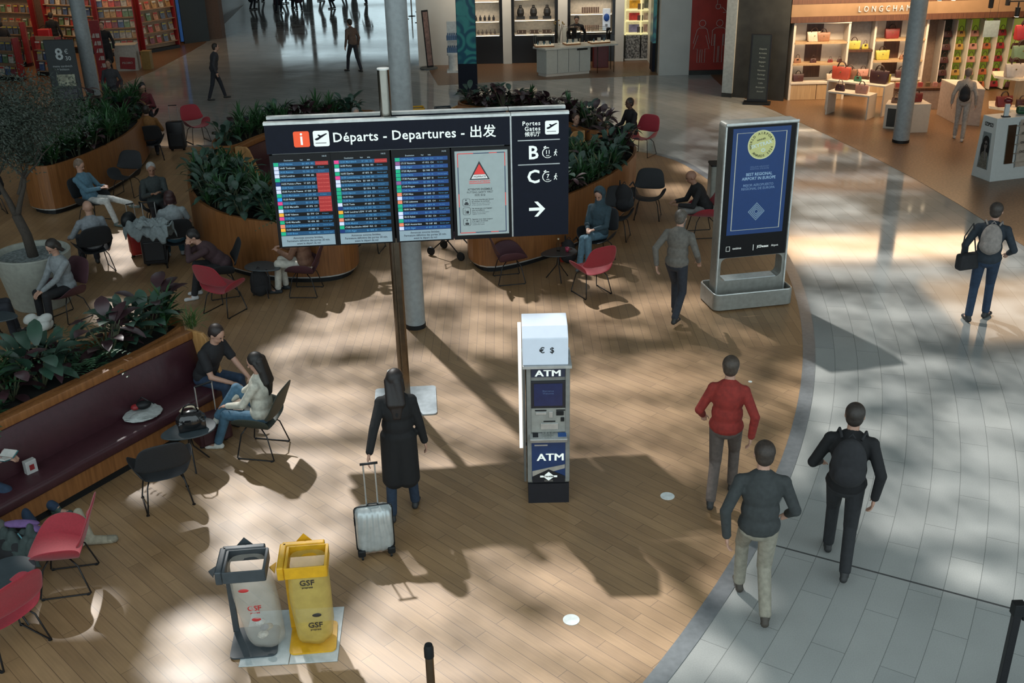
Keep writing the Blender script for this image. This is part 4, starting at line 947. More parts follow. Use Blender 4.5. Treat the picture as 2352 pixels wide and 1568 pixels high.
# ------------------------------------------------------------------ queue posts
def queue_post(x, y, r, h, label, sq=False):
    t = thing('queue_post', label, 'post', (x, y, 0))
    M().lathe([(.17, .0), (.17, .012), (.03, .03)], 28).build('base', m_black, t)
    if sq:
        M().box(0, 0, h/2, .06, .05, h-.02).build('shaft', m_metalblk, t, bevel=.004); M().box(0, 0, h-.05, .085, .075, .11).build('head', m_black, t, bevel=.004); M().box(.09, .02, h-.13, .07, .04, .09).build('belt_cassette', m_black, t, bevel=.01)
    else:
        M().cyl(0, 0, .02, h-.10, r, 24).build('shaft', m_bronze, t, smooth=2); M().lathe([(r*1.15, h-.11), (r*1.15, h-.03), (r*.9, h), (0, h+.004)], 24).build('head', m_black, t, smooth=2)
    return t
p = G(984, 1480, .95); queue_post(p.x, p.y, .032, .95, 'round steel queue post at the bottom centre edge')
p = G(2335, 1385, 1.0); queue_post(p.x+.02, p.y, .03, 1.0, 'square black queue post at the lower right corner', True)
# ------------------------------------------------------------------ people
SKIN = {'light': mat('skin_light', (.42, .24, .17), .55, var=.06), 'tan': mat('skin_tan', (.30, .155, .10), .55, var=.06), 'dark': mat('skin_dark', (.09, .045, .03), .55, var=.06)}
m_eye = mat('eye_dark', (.02, .015, .012), .2)
def cloth(n, c, r=.85): return mat('cloth_'+n, c, r, var=.18, scale=22, bump=.35)
def remesh(mm, name, m, parent, vox, it=2):
    o = mm.build(name, m, parent); d = o.modifiers.new('r', 'REMESH'); d.mode = 'VOXEL'; d.voxel_size = vox; d.use_smooth_shade = True
    if it: e = o.modifiers.new('s', 'SMOOTH'); e.iterations = it; e.factor = .5
    bake(o); o.data.materials.clear(); o.data.materials.append(m)
    o.data.polygons.foreach_set('use_smooth', [True]*len(o.data.polygons)); return o
def ik(a, c, l1, l2, hint):
    a = Vector(a); c = Vector(c); d = c-a; L = d.length; mx = (l1+l2)*.998
    if L > mx: c = a+d*(mx/L); d = c-a; L = mx
    u = d/L; x = (l1*l1-l2*l2+L*L)/(2*L); h = math.sqrt(max(0, l1*l1-x*x)); hv = Vector(hint); hv = hv-u*hv.dot(u)
    hv = hv.normalized() if hv.length > 1e-6 else Vector((1, 0, 0)); return a+u*x+hv*h, c
def hand(mm, w, d, palm, side, s, curl=.6):
    """w wrist, d forearm direction, palm = palm normal, side = +1 left / -1 right"""
    d = Vector(d).normalized(); n = Vector(palm); n = (n-d*n.dot(d)).normalized(); x = d.cross(n).normalized()
    c = w+d*.045*s; mm.ell(c, x*.038*s, d*.052*s, n*.016*s, 10, 7)
    th = -1 if side > 0 else 1
    for i, (off, L) in enumerate(((-.027, .068), (-.009, .076), (.009, .071), (.027, .056))):
        p = w+d*.085*s+x*off*s*(-th); q = d; 
        for k, f in enumerate((.45, .32, .23)):
            q = (q*math.cos(curl*.7)+n*math.sin(curl*.7)).normalized() if k else (d*math.cos(curl*.5)+n*math.sin(curl*.5)).normalized()
            q2 = q; p2 = p+q2*L*f*s; mm.cap(p, p2, .0088*s, .0080*s, 6); p = p2
            q = q2
    t0 = w+d*.025*s+x*.030*s*th; t1 = t0+(d*.6+x*.75*th+n*.3).normalized()*.036*s; t2 = t1+(d*.85+x*.2*th+n*.45).normalized()*.030*s
    mm.cap(w+d*.012*s, t0, .014*s, .013*s, 6); mm.cap(t0, t1, .0115*s, .010*s, 6); mm.cap(t1, t2, .010*s, .008*s, 6)
def person(label, x, y, yaw, s=1.0, pelvis=(0, 0, .93), lean=0.0, roll=0.0, twist=0.0, LF=(.0, .11), RF=(.0, -.11), LH=None, RH=None, look=(1, 0, 0), skin='light', top=('grey', (.2, .2, .2)), topkind='jacket',
           legs=('jeans', (.03, .06, .12)), shoes=(.02, .02, .02), hair=('short', (.02, .014, .010)), vox=.012, knee=(1, 0, .2), elb=None, female=False, curl=.6, z=0.0, footdir=None, kl=None, kr=None, toeup=(0, 0), bulk=1.0):
    t = thing('person', label, 'person', (x, y, z), yaw)
    P = Vector(pelvis)*1.0; P = Vector((P.x, P.y, P.z))
    dv = Vector((math.sin(lean)*math.cos(roll), math.sin(roll), math.cos(lean)*math.cos(roll))).normalized()
    sd_ = Vector((-math.sin(twist), math.cos(twist), 0)); sd_ = (sd_-dv*sd_.dot(dv)).normalized(); fw_ = sd_.cross(dv).normalized()
    waist = P+dv*.16*s; chest = P+dv*.34*s; neck = P+dv*.50*s; shw = (.155 if female else .175)*s
    SL = neck-dv*.080*s+sd_*shw; SR = neck-dv*.080*s-sd_*shw
    hip0 = Vector((-math.sin(twist*.4), math.cos(twist*.4), 0)); HL = P+hip0*.085*s-Vector((0, 0, .02*s)); HR = P-hip0*.085*s-Vector((0, 0, .02*s))
    tl, sl = .435*s, .43*s; ua, fa = .285*s, .25*s
    def f3(f): return Vector((f[0], f[1], f[2] if len(f) > 2 else .085*s))
    KL, AL = ik(HL, f3(LF), tl, sl, kl or knee); KR, AR = ik(HR, f3(RF), tl, sl, kr or knee)
    LH = Vector(LH) if LH is not None else P+Vector((.06, 0, -.08*s))+sd_*.27*s; RH = Vector(RH) if RH is not None else P+Vector((.06, 0, -.08*s))-sd_*.27*s
    eh = elb or (-.6, 0, -.5)
    EL, WL = ik(SL, LH, ua, fa, Vector(eh)+Vector((0, .5, 0))); ER, WR = ik(SR, RH, ua, fa, Vector(eh)+Vector((0, -.5, 0)))
    lk = Vector(look).normalized(); hd = (dv*.55+Vector((0, 0, 1))*.45+lk*.35).normalized(); hc = neck+(dv*.5+Vector((0, 0, .5))+Vector((lk.x, lk.y, 0))*.22).normalized()*.165*s
    hl = Vector((0, 0, 1)).cross(lk); hl = hl.normalized() if hl.length > .1 else Vector((0, 1, 0)); hu = lk.cross(hl).normalized()
    # body
    b = M()
    b.ell(hc+lk*-.005*s+hu*.02*s, lk*.098*s, hl*.076*s, hu*.092*s, 14, 10); b.ell(hc+lk*.022*s-hu*.045*s, lk*.068*s, hl*.058*s, hu*.072*s, 12, 8)
    b.cap(hc+lk*.088*s+hu*.012*s, hc+lk*.108*s-hu*.022*s, .008*s, .014*s, 6); b.ell(hc+lk*.078*s-hu*.058*s, lk*.014*s, hl*.024*s, hu*.009*s, 8, 6)
    for g in (-1, 1): b.ell(hc+hl*.078*s*g-lk*.005*s-hu*.01*s, lk*.018*s, hl*.010*s, hu*.030*s, 8, 6)
    b.cap(neck-dv*.03*s, hc-hu*.03*s, .062*s, .052*s); 
    b.ell(chest, fw_*.105*s, sd_*.155*s, dv*.19*s, 14, 10); b.ell(waist, fw_*.09*s, sd_*.13*s, dv*.15*s, 14, 10); b.ell(P, fw_*.10*s, sd_*.15*s, dv*.11*s, 14, 10)
    for S_, E_, W_, g, H_ in ((SL, EL, WL, 1, LH), (SR, ER, WR, -1, RH)):
        b.cap(S_, E_, .050*s, .038*s); b.cap(E_, W_, .040*s, .027*s); b.cap(neck-dv*.03*s, S_, .05*s, .052*s)
        fd = (W_-E_).normalized(); pn = Vector((0, 0, -1)) if abs(fd.z) < .8 else -sd_*g
        hand(b, W_, fd, pn, g, s, curl)
    FD = []
    for H_, K_, A_, g, i in ((HL, KL, AL, 1, 0), (HR, KR, AR, -1, 1)):
        b.cap(H_, K_, .078*s, .054*s); b.cap(K_, A_, .055*s, .038*s)
        fd = Vector(footdir[i]) if footdir else Vector((1, .12*g, 0)); fd = fd.normalized(); FD.append(fd)
        b.cap(A_-Vector((0, 0, .04*s)), A_+fd*.13*s-Vector((0, 0, .05*s)), .038*s, .028*s)
    remesh(b, 'body', SKIN[skin], t, vox)
    e = M()
    for g in (-1, 1): e.sph(hc+lk*.089*s+hl*.030*s*g+hu*.014*s, .0085*s, 8, 6)
    e.build('eyes', m_eye, t, smooth=True)
    mt = cloth(*top); ml = cloth(*legs); k = bulk
    c = M(); tk = .022*s*k
    c.ell(chest, fw_*(.112*s+tk), sd_*(.148*s+tk), dv*.20*s, 16, 12); c.ell(waist, fw_*(.105*s+tk), sd_*(.14*s+tk), dv*.17*s, 16, 10); c.ell(P+dv*.03*s, fw_*(.115*s+tk), sd_*(.158*s+tk), dv*.13*s, 16, 10)
    c.cap(neck-dv*.05*s, neck-dv*.005*s, .075*s, .066*s)
    sl_end = 1.0 if topkind != 'tshirt' else 0
    for S_, E_, W_ in ((SL, EL, WL), (SR, ER, WR)):
        c.cap(neck-dv*.035*s, S_, .056*s, .050*s+tk*.6)
        if topkind == 'tshirt': c.cap(S_, S_.lerp(E_, .6), .060*s+tk*.4, .055*s+tk*.4)
        else: c.cap(S_, E_, .050*s+tk*.6, .040*s+tk*.5); c.cap(E_, E_.lerp(W_, .93), .041*s+tk*.5, .030*s+tk*.5)
    if topkind == 'coat':
        for g in (-1, 1):
            c.cap(P+sd_*.05*g, (P+sd_*.07*g)*1.0+Vector((-.02, 0, -.46*s)), .15*s, .135*s, 14)
    if topkind == 'hood' or hair[0] == 'hood':
        c.ell(hc-lk*.035*s+hu*.02*s, lk*.100*s, hl*.105*s, hu*.125*s, 14, 10); c.cap(neck, hc-lk*.03*s-hu*.06*s, .10*s, .09*s)
    remesh(c, {'jacket': 'jacket', 'tshirt': 't_shirt', 'coat': 'coat', 'hood': 'hoodie', 'shirt': 'shirt', 'sweater': 'sweater'}[topkind], mt, t, max(vox, .011), 3)
    q = M(); q.ell(P-Vector((0, 0, .01)), fw_*.118*s, sd_*.165*s, dv*.12*s, 14, 10)
    for H_, K_, A_ in ((HL, KL, AL), (HR, KR, AR)): q.cap(H_, K_, .092*s, .068*s, 12); q.cap(K_, K_.lerp(A_, .93), .066*s, .056*s, 12)
    remesh(q, 'trousers', ml, t, max(vox, .011), 2)
    msh = mat('shoe_%.2f_%.2f_%.2f' % tuple(shoes), shoes, .6)
    for A_, fd, tu in ((AL, FD[0], toeup[0]), (AR, FD[1], toeup[1])):
        w = M(); u = Vector((0, 0, 1)); fd2 = (fd+u*tu).normalized(); dn = Vector((0, 0, -1)) if not tu else (fd2.cross(fd2.cross(u))).normalized()
        heel = A_-Vector((0, 0, 1))*.045*s-fd2*.03*s; w.cap(heel, A_+fd2*.14*s+dn*.053*s, .040*s, .032*s, 10); w.cap(A_+dn*.01*s, heel+fd2*.05*s, .046*s, .042*s, 8)
        remesh(w, 'shoe', msh, t, .012, 1)
    hk, hcx = hair; mh = mat('hair_%.3f_%.3f' % (hcx[0], hcx[1]), hcx, .55, var=.3, scale=50)
    if hk != 'bald':
        r = M(); r.ell(hc-lk*.022*s+hu*.034*s, lk*.098*s, hl*.088*s, hu*.094*s, 14, 10)
        if hk == 'short': r.ell(hc-lk*.05*s-hu*.01*s, lk*.062*s, hl*.078*s, hu*.08*s, 12, 8)
        if hk in ('long', 'pony', 'bob'):
            r.ell(hc-lk*.045*s-hu*.02*s, lk*.075*s, hl*.090*s, hu*.10*s, 12, 8)
            for g in (-1, 1): r.cap(hc+hl*.072*s*g+hu*.0*s-lk*.02*s, hc+hl*.078*s*g-hu*.10*s-lk*.035*s, .030*s, .034*s)
            if hk == 'long':
                bk_ = neck-fw_*.10*s-dv*.06*s; lo = neck-fw_*.115*s-dv*.22*s
                for g in (-1, 0, 1): r.cap(hc-lk*.07*s+hl*.045*s*g, bk_+sd_*.05*s*g, .055*s, .055*s); r.cap(bk_+sd_*.045*s*g, lo+sd_*.025*s*g, .050*s, .022*s)
        if hk == 'hood': pass
        if hk == 'cap': r.ell(hc+lk*.10*s+hu*.055*s, lk*.07*s, hl*.06*s, hu*.010*s, 10, 6)
        remesh(r, {'cap': 'cap', 'hood': 'hood_lining'}.get(hk, 'hair'), mh, t, .011, 1)
    t['_'] = 0; del t['_']
    return t, dict(WL=WL, WR=WR, P=P, neck=neck, hc=hc, chest=chest, fw=fw_, sd=sd_, dv=dv, KL=KL, KR=KR)
def yawto(a, b): d = G(*b)-G(*a); return math.atan2(d.y, d.x)
def sitter(key, label, dx=-.06, **k):
    c = CHR[key]; r = c.rotation_euler.z; k.setdefault('pelvis', (-.06, 0, .50)); k.setdefault('lean', -.22)
    k.setdefault('LF', (.40, .12)); k.setdefault('RF', (.38, -.12)); k.setdefault('knee', (.3, 0, 1))
    yaw = r+k.pop('dyaw', 0)
    return person(label, c.location.x+math.cos(r)*0.0, c.location.y+math.sin(r)*0.0, yaw, **k)

NEAR = .0085
# woman with suitcase
p1 = G(932, 1185); yw = yawto((932, 1195), (915, 1000))
person('person in long black coat with long dark hair pulling a silver suitcase, seen from behind', p1.x-.02, p1.y+.02, yw, s=.965, female=True, lean=.03, LF=(-.10, .12), RF=(.12, -.13), top=('black', (.004, .004, .0045)), topkind='coat',
       legs=('darkjeans', (.016, .030, .055)), hair=('long', (.010, .006, .005)), look=(1, -.55, .15), skin='light', vox=NEAR, LH=(-.30, .30, .93), RH=(.05, -.27, .80), footdir=((1, .1, 0), (1, -.25, 0)), bulk=1.3, elb=(-.8, 0, -.3))
# suitcase
ps = G(862, 1287); cs_ = thing('suitcase', 'silver ribbed hard-shell suitcase with extended handle on four wheels', 'suitcase', (ps.x, ps.y+.12, 0), yw-PI/2+.06)
m_case = mat('silver_shell', (.46, .50, .50), .32, .35); w = M()
Wc, Hc, Dc = .36, .50, .22; N = 48
P = rrect(Wc, Dc, .06, 5); 
bmz = []
def shell(y0, y1, m, nm):
    vs = []; fs = []; nx, nz = 40, 24
    for j in range(nz+1):
        z = .055+Hc*j/nz
        for i in range(nx+1):
            u = i/nx*2-1; v = j/nz*2-1
            xx = u*Wc/2; rr = max(0, (abs(u)**6+abs(v)**6))**(1/6) if (u or v) else 0
            k_ = max(0, 1-rr); dep = (1-rr**5)**.35 if rr < 1 else 0
            rib = .006*math.cos((u*(1.0-.38*(1-max(0, v+.15))**2*.6)) * 22) * (1 if abs(u) < .9 and abs(v) < .93 else 0)
            vs.append((xx*(1-.02*abs(v)**8), y0+(y1-y0)*dep+(rib if y1 > y0 else -rib)*dep, z))
    for j in range(nz):
        for i in range(nx): a = j*(nx+1)+i; fs.append((a, a+1, a+nx+2, a+nx+1))
    return M().add(vs, fs).build(nm, m, cs_, smooth=True)
shell(0, -Dc/2, m_case, 'front_shell'); shell(0, Dc/2, m_case, 'back_shell')
M().tube([(p[0]*1.0, 0, .055+Hc/2+p[1]) for p in rrect(Wc+.006, Hc+.006, .04, 5)], .007, 6, closed=True).build('zip_band', m_black, cs_)
for g in (-1, 1):
    M().box(g*.145, -.09, .085, .075, .05, .075).build('corner_guard', m_black, cs_, bevel=.015)
    for yy_ in (-.08, .08): M().cyl(0, 0, -.010, .010, .026, 16).build('wheel', m_black, cs_, rz=0, loc=(g*.14, yy_, .027)).rotation_euler = (0, PI/2, 0)
    M().tube([(g*.055, .07, .53), (g*.055, .07, .98)], .008, 8).build('handle_tube', m_alu, cs_)
M().tube([(-.085, .07, .985), (.085, .07, .985)], .013, 8).build('handle_grip', m_black, cs_, smooth=True); M().tube([(-.06, 0, .553), (-.04, 0, .58), (.04, 0, .58), (.06, 0, .553)], .007, 6).build('carry_handle', m_black, cs_); M().box(-.186, 0, .40, .012, .04, .07).build('side_handle', m_black, cs_)

# walkers on the tiles
pA = G(1725, 1400); person('walking person in dark jacket and beige trousers near the edge of the wooden floor', pA.x, pA.y, yawto((1725, 1400), (1690, 1150)), s=1.04, lean=.06, LF=(.28, .09), RF=(-.25, -.09, .13), top=('darkgrey', (.030, .034, .034)), topkind='jacket',
       legs=('beige', (.25, .23, .18)), shoes=(.05, .04, .03), hair=('short', (.03, .02, .014)), look=(1, 0, -.05), vox=NEAR, LH=(-.12, .28, .86), RH=(.22, -.27, .90), pelvis=(0, 0, .90))
pB = G(1918, 1300); person('walking person in black coat carrying a black backpack on the grey tiles', pB.x, pB.y, yawto((1918, 1300), (1950, 1050)), s=1.03, lean=.08, LF=(.24, .09), RF=(-.28, -.09, .14), top=('blackcoat', (.006, .006, .007)), topkind='jacket',
       legs=('blacktr', (.015, .016, .018)), hair=('short', (.025, .018, .014)), vox=NEAR, LH=(.25, .26, .98), RH=(-.08, -.26, .86), pelvis=(0, 0, .92), bulk=1.15)
def backpack(x, y, z, yaw, m, label, s=1.0):
    t = thing('backpack', label, 'backpack', (x, y, z), yaw)
    q = M().ell((0, 0, .22*s), (.09*s, 0, 0), (0, .15*s, 0), (0, 0, .24*s), 16, 12); q.ell((0, 0, .12*s), (.10*s, 0, 0), (0, .155*s, 0), (0, 0, .13*s), 16, 10); q.ell((-.07*s, 0, .13*s), (.05*s, 0, 0), (0, .12*s, 0), (0, 0, .10*s), 12, 8); remesh(q, 'bag_body', m, t, .012, 2)
    for g in (-1, 1): M().tube([(.07*s, g*.08*s, .42*s), (.16*s, g*.11*s, .46*s), (.24*s, g*.13*s, .36*s), (.22*s, g*.13*s, .16*s), (.08*s, g*.12*s, .05*s)], .014, 6).build('shoulder_strap', m, t, smooth=True)
    M().tube([(.03, -.03, .45*s), (.03, 0, .49*s), (.03, .03, .45*s)], .008, 5).build('grab_handle', m, t); return t
yb = yawto((1918, 1300), (1950, 1050)); m_bp = cloth('bagblack', (.014, .014, .016))
backpack(pB.x-.16*math.cos(yb), pB.y-.16*math.sin(yb), 1.0, yb, m_bp, 'black backpack on the back of the walker in the black coat', 1.05)
pC = G(1655, 1150); person('walking person in a red jacket on the wooden floor right of the cash machine', pC.x, pC.y, yawto((1655, 1150), (1700, 900)), s=1.0, female=True, lean=.05, LF=(-.24, .09, .13), RF=(.24, -.09), top=('redj', (.22, .020, .014)), topkind='jacket',
       legs=('greybrown', (.09, .07, .06)), hair=('short', (.05, .035, .025)), vox=.010, LH=(.2, .26, .90), RH=(-.1, -.26, .86), pelvis=(0, 0, .89))
pD = G(2243, 735); yd = yawto((2243, 740), (2256, 640)); person('standing person in dark jacket and blue jeans on the sunlit tiles at the right', pD.x, pD.y, yd, s=1.05, lean=.03, LF=(-.10, .12), RF=(.14, -.10), top=('darkteal', (.018, .026, .036)), topkind='jacket',
       legs=('jeansd', (.016, .034, .068)), hair=('short', (.04, .03, .024)), vox=.010, look=(1, -.2, 0), LH=(.02, .30, .92), RH=(.2, -.26, 1.0), footdir=((1, .5, 0), (1, -.5, 0)), pelvis=(0, 0, .95))
backpack(pD.x-.17*math.cos(yd), pD.y-.17*math.sin(yd), 1.08, yd, cloth('beigebag', (.24, .21, .19)), 'pale beige backpack on the person standing on the sunlit tiles', .95)
hb = thing('handbag', 'black shoulder bag hanging at the hip of the person on the sunlit tiles', 'bag', (pD.x-.28, pD.y+.0, .80), .3); M().box(0, 0, .12, .34, .14, .24).build('bag_body', m_bp, hb, bevel=.04); M().tube([(-.13, 0, .23), (-.10, .02, .50), (.04, .05, .66), (.12, 0, .23)], .010, 6).build('strap', m_bp, hb)
pE = G(1548, 735); person('walking person in grey jacket with dark trousers beside the red chair of the bald man', pE.x, pE.y, yawto((1548, 735), (1640, 640)), s=1.0, lean=.10, LF=(.26, .09), RF=(-.24, -.09, .13), top=('taupe', (.13, .12, .105)), topkind='jacket', legs=('dkblue', (.022, .026, .036)), hair=('short', (.10, .085, .07)), vox=.011, pelvis=(0, 0, .90), LH=(-.1, .27, .86), RH=(.2, -.26, .9))
pF = G(2200, 322); yf = yawto((2200, 322), (2215, 260)); person('blurred shopper in pale beige clothes with dark bag inside the handbag shop', pF.x, pF.y, yf, s=.98, female=True, lean=.05, LF=(.15, .09), RF=(-.15, -.09), top=('palebeige', (.36, .30, .25)), topkind='jacket', legs=('palegrey', (.34, .31, .28)), shoes=(.5, .48, .45), hair=('short', (.16, .11, .08)), vox=.013)
backpack(pF.x-.15*math.cos(yf), pF.y-.15*math.sin(yf), .95, yf, m_bp, 'small black backpack worn by the shopper in pale beige', .8)
pH = G(815, 165); person('walking person in dark clothes far back on the shiny floor left of the white column', pH.x, pH.y, 2.4, s=1.0, lean=.1, LF=(.24, .09), RF=(-.24, -.09), top=('brownish', (.10, .065, .05)), topkind='jacket', legs=('darkn', (.015, .017, .024)), vox=.014)
pI = G(500, 232); person('walking person in dark clothes on the grey floor above the back left planter', pI.x, pI.y, .3, s=.95, lean=.2, LF=(.26, .09), RF=(-.24, -.09), top=('darkq', (.03, .03, .035)), topkind='jacket', legs=('darkn', (.015, .017, .024)), vox=.014)
# shop assistant in black by the magazine rack
pJ = G(253, 170); person('person in black clothes standing beside the red card rack of the news shop', pJ.x, pJ.y, -1.4, s=1.0, LF=(0, .08), RF=(.05, -.08), top=('blk2', (.010, .010, .012)), topkind='coat', legs=('blk2', (.010, .010, .012)), hair=('short', (.02, .015, .012)), vox=.014)
# far travellers near the bright windows
rf = random.Random(9)
for i, (px, py) in enumerate(((600, 4), (632, -8), (652, 8), (700, -10), (740, 2), (790, -4), (842, 10))):
    q = G(px, py); person(['far traveller in black nearest the news shop, before the bright windows', 'far traveller in dark grey, second from the left before the bright windows', 'far traveller in dark coat, third from the left before the bright windows', 'far traveller in the middle of the group before the bright windows', 'far traveller in navy, third from the right before the bright windows', 'far traveller in black, second from the right before the bright windows', 'far traveller nearest the white column before the bright windows'][i], q.x, q.y, rf.uniform(0, 6), s=rf.uniform(.95, 1.06), LF=(.1, .09), RF=(-.1, -.09), top=('far%d' % (i % 3), (.02+.01*(i % 3), .022, .03)), topkind='coat' if i % 2 else 'jacket', legs=('darkn', (.015, .017, .024)), vox=.022)

for i, (px, py, lb) in enumerate(((580, 22, 'far traveller in a long dark coat just right of the news shop corner'), (672, 18, 'far traveller pair member in a grey coat near the middle of the windows'), (688, 24, 'far traveller pair member in black near the middle of the windows'), (765, 20, 'far traveller in a long coat left of the brown-jacketed walker'), (812, -12, 'far traveller standing deep behind the brown-jacketed walker'), (640, 30, 'far traveller in dark clothes closest to us before the windows'))):
    q = G(px, py); person(lb, q.x, q.y, i*1.1, s=1.0, LF=(.08, .09), RF=(-.08, -.09), top=('far%d' % (i % 3), (.02, .022, .03)), topkind='coat', legs=('darkn', (.015, .017, .024)), vox=.022)

# seated people
sitter('c2', 'person with long black hair in a cream sweater and blue jeans sitting with crossed legs', s=.97, female=True, lean=-.05, top=('cream', (.46, .44, .37)), topkind='sweater', legs=('bluejeans', (.055, .125, .19)), shoes=(.55, .55, .5),
       hair=('long', (.010, .008, .007)), vox=NEAR, LF=(.52, .05), RF=(.50, .02, .40), kr=(.2, -.3, 1), LH=(.30, .12, .62), RH=(.34, -.06, .60), look=(1, .1, -.45), footdir=((1, .2, 0), (.8, .6, -.1)), toeup=(0, .1))
sitter('c6', 'person in brown jacket and off-white trousers sitting below the second screen', lean=.15, top=('brownjk', (.17, .085, .052)), topkind='jacket', legs=('offwhite', (.50, .48, .42)), shoes=(.02, .025, .03), hair=('short', (.03, .02, .015)), vox=.010,
       LF=(.42, .04), RF=(.34, -.14), LH=(.34, .05, .72), RH=(.30, -.10, .74), look=(1, 0, -.5), skin='light')
sitter('c7', 'person with dark reddish hair in a grey t-shirt, seen from behind beside the luggage', lean=.12, top=('heather', (.24, .27, .28)), topkind='tshirt', legs=('tealsh', (.03, .085, .12)), shoes=(.3, .3, .3), hair=('bob', (.035, .012, .012)), vox=.010, LH=(.32, .2, .66), RH=(.32, -.2, .66))
sitter('c8', 'person in dark maroon jacket bending forward with hands at the face', lean=.75, top=('plumjk', (.045, .022, .026)), topkind='jacket', legs=('blk2', (.010, .010, .012)), shoes=(.45, .45, .45), hair=('short', (.012, .010, .010)), vox=.010, pelvis=(-.1, 0, .50), LH=(.42, .08, .90), RH=(.42, -.08, .88), look=(1, 0, -.7), LF=(.44, .1), RF=(.36, -.12))
sitter('c9', 'grey-haired person in dark clothes facing us beside the luggage', lean=-.1, top=('dkgreen', (.035, .045, .045)), topkind='jacket', legs=('blk2', (.010, .010, .012)), hair=('short', (.30, .30, .29)), vox=.010, LH=(.30, .06, .80), RH=(.28, -.1, .78), look=(1, 0, -.3), skin='tan')
sitter('c11', 'person in blue shirt and white trousers leaning back with one foot on the chair opposite', lean=-.30, top=('denimblue', (.075, .16, .22)), topkind='shirt', legs=('whitetr', (.52, .52, .50)), shoes=(.10, .13, .12), hair=('short', (.16, .11, .08)), vox=.010, LF=(.82, .10, .42), RF=(.55, -.10), kl=(.1, 0, 1), LH=(.22, .12, .72), RH=(.26, -.04, .72), look=(1, .1, -.5), pelvis=(-.04, 0, .48))
sitter('c12', 'bald person whose head shows above the dark chair back near the tree pot', lean=-.2, top=('greysh', (.2, .22, .24)), topkind='shirt', legs=('darkn', (.015, .017, .024)), hair=('bald', (0, 0, 0)), vox=.010, look=(1, 0, -.1), LH=(.2, .3, .6))
sitter('c13', 'person with dark hair in a grey hoodie looking down, in front of the tree pot', lean=.12, top=('greyhood', (.20, .22, .23)), topkind='sweater', legs=('blk2', (.010, .010, .012)), hair=('bob', (.02, .015, .012)), vox=.010, LH=(.38, .05, .58), RH=(.36, -.08, .56), look=(1, 0, -.8), female=True)
sitter('c14', 'person in ochre jacket seen from behind at the back left', lean=.25, top=('ochre', (.19, .085, .022)), topkind='jacket', legs=('darkn', (.015, .017, .024)), hair=('short', (.02, .014, .01)), vox=.012, LH=(.34, .1, .72), RH=(.34, -.2, .7))
sitter('c16', 'person with long black hair and red and dark top facing us at the back left', lean=.1, top=('redplum', (.12, .016, .024)), topkind='sweater', legs=('darkn', (.015, .017, .024)), hair=('long', (.009, .008, .009)), vox=.012, LH=(.34, .1, .74), RH=(.34, -.1, .74), look=(1, .3, -.5), female=True)
sitter('c22', 'person in denim jacket with dark hood, light jeans and crossed legs, looking down', lean=-.08, top=('denimdk', (.030, .060, .078)), topkind='hood', legs=('lightjeans', (.10, .19, .25)), shoes=(.1, .1, .1), hair=('short', (.016, .014, .014)), vox=.0095, LF=(.50, -.08, .10), RF=(.46, .06, .10), kl=(.2, -.35, 1), LH=(.26, .07, .66), RH=(.26, -.05, .66), look=(1, 0, -.5), female=True)
sitter('c24', 'bald person in black shirt and grey trousers leaning forward left of the totem', lean=.5, top=('blkshirt', (.012, .012, .013)), topkind='shirt', legs=('greytr', (.20, .20, .19)), hair=('bald', (0, 0, 0)), skin='tan', vox=.010, LH=(.46, .12, .62), RH=(.46, -.12, .62), look=(1, 0, -.45), pelvis=(-.08, 0, .50))
q = G(1445, 350); person('short-haired person behind the plants beside the far red chair', q.x, q.y, 3.6, lean=.1, pelvis=(-.06, 0, .50), LF=(.40, .12), RF=(.38, -.12), knee=(.3, 0, 1), top=('blk2', (.010, .010, .012)), topkind='jacket', legs=('darkn', (.015, .017, .024)), skin='dark', vox=.013, LH=(.3, .1, .65), RH=(.3, -.1, .65))
q = G(588, 412); person('person in black with a dark cap sitting on the back left bench', q.x-.1, q.y+.25, -.5, lean=-.02, pelvis=(-.06, 0, .54), LF=(.44, .12), RF=(.40, -.12), knee=(.3, 0, 1), top=('blk2', (.010, .010, .012)), topkind='jacket', legs=('blk2', (.010, .010, .012)), hair=('cap', (.02, .025, .03)), vox=.010, LH=(.36, .06, .84), RH=(.32, -.06, .86), look=(1, 0, -.4))
q = G(1318, 345, .5); person('person in dark teal jacket on the back right bench', q.x+.05, q.y-.1, -1.2, lean=0, pelvis=(-.06, 0, .54), LF=(.44, .12), RF=(.40, -.12), knee=(.3, 0, 1), top=('darkteal2', (.016, .035, .042)), topkind='jacket', legs=('blk2', (.010, .010, .012)), hair=('short', (.05, .03, .02)), vox=.012, LH=(.3, .1, .65), RH=(.3, -.1, .65))
# on the long maroon bench
bd = Vector((.53, .848)); bn = Vector((.848, -.53)); ybn = math.atan2(bn.y, bn.x)
def bench_pt(t_, d): o = Vector((-5.1, 9.98))+bd*t_+bn*d; return o
o = bench_pt(2.05, .36); person('person in black t-shirt bending forward on the long maroon bench', o.x, o.y, ybn+.1, lean=.45, pelvis=(-.08, 0, .53), LF=(.40, .14), RF=(.34, -.14), knee=(.3, 0, 1), top=('blk2', (.010, .010, .012)), topkind='tshirt', legs=('jeansd', (.016, .034, .068)), hair=('short', (.02, .012, .010)), skin='light', vox=.010, LH=(.50, .12, .56), RH=(.44, -.12, .58), look=(1, 0, -.6))
o = G(-42, 1092, .52); person('person in pink top and dark jeans reading on the long maroon bench', o.x, o.y, -.22, lean=-.15, pelvis=(-.08, 0, .53), LF=(.72, .14, .10), RF=(.60, -.14, .10), kl=(.2, .2, 1), kr=(.2, 0, 1), top=('pinkish', (.36, .22, .20)), topkind='sweater', legs=('jeansd', (.016, .034, .068)), shoes=(.03, .06, .05), hair=('long', (.03, .015, .010)), vox=NEAR, LH=(.26, .14, .72), RH=(.28, .0, .74), look=(1, .1, -.6), female=True)
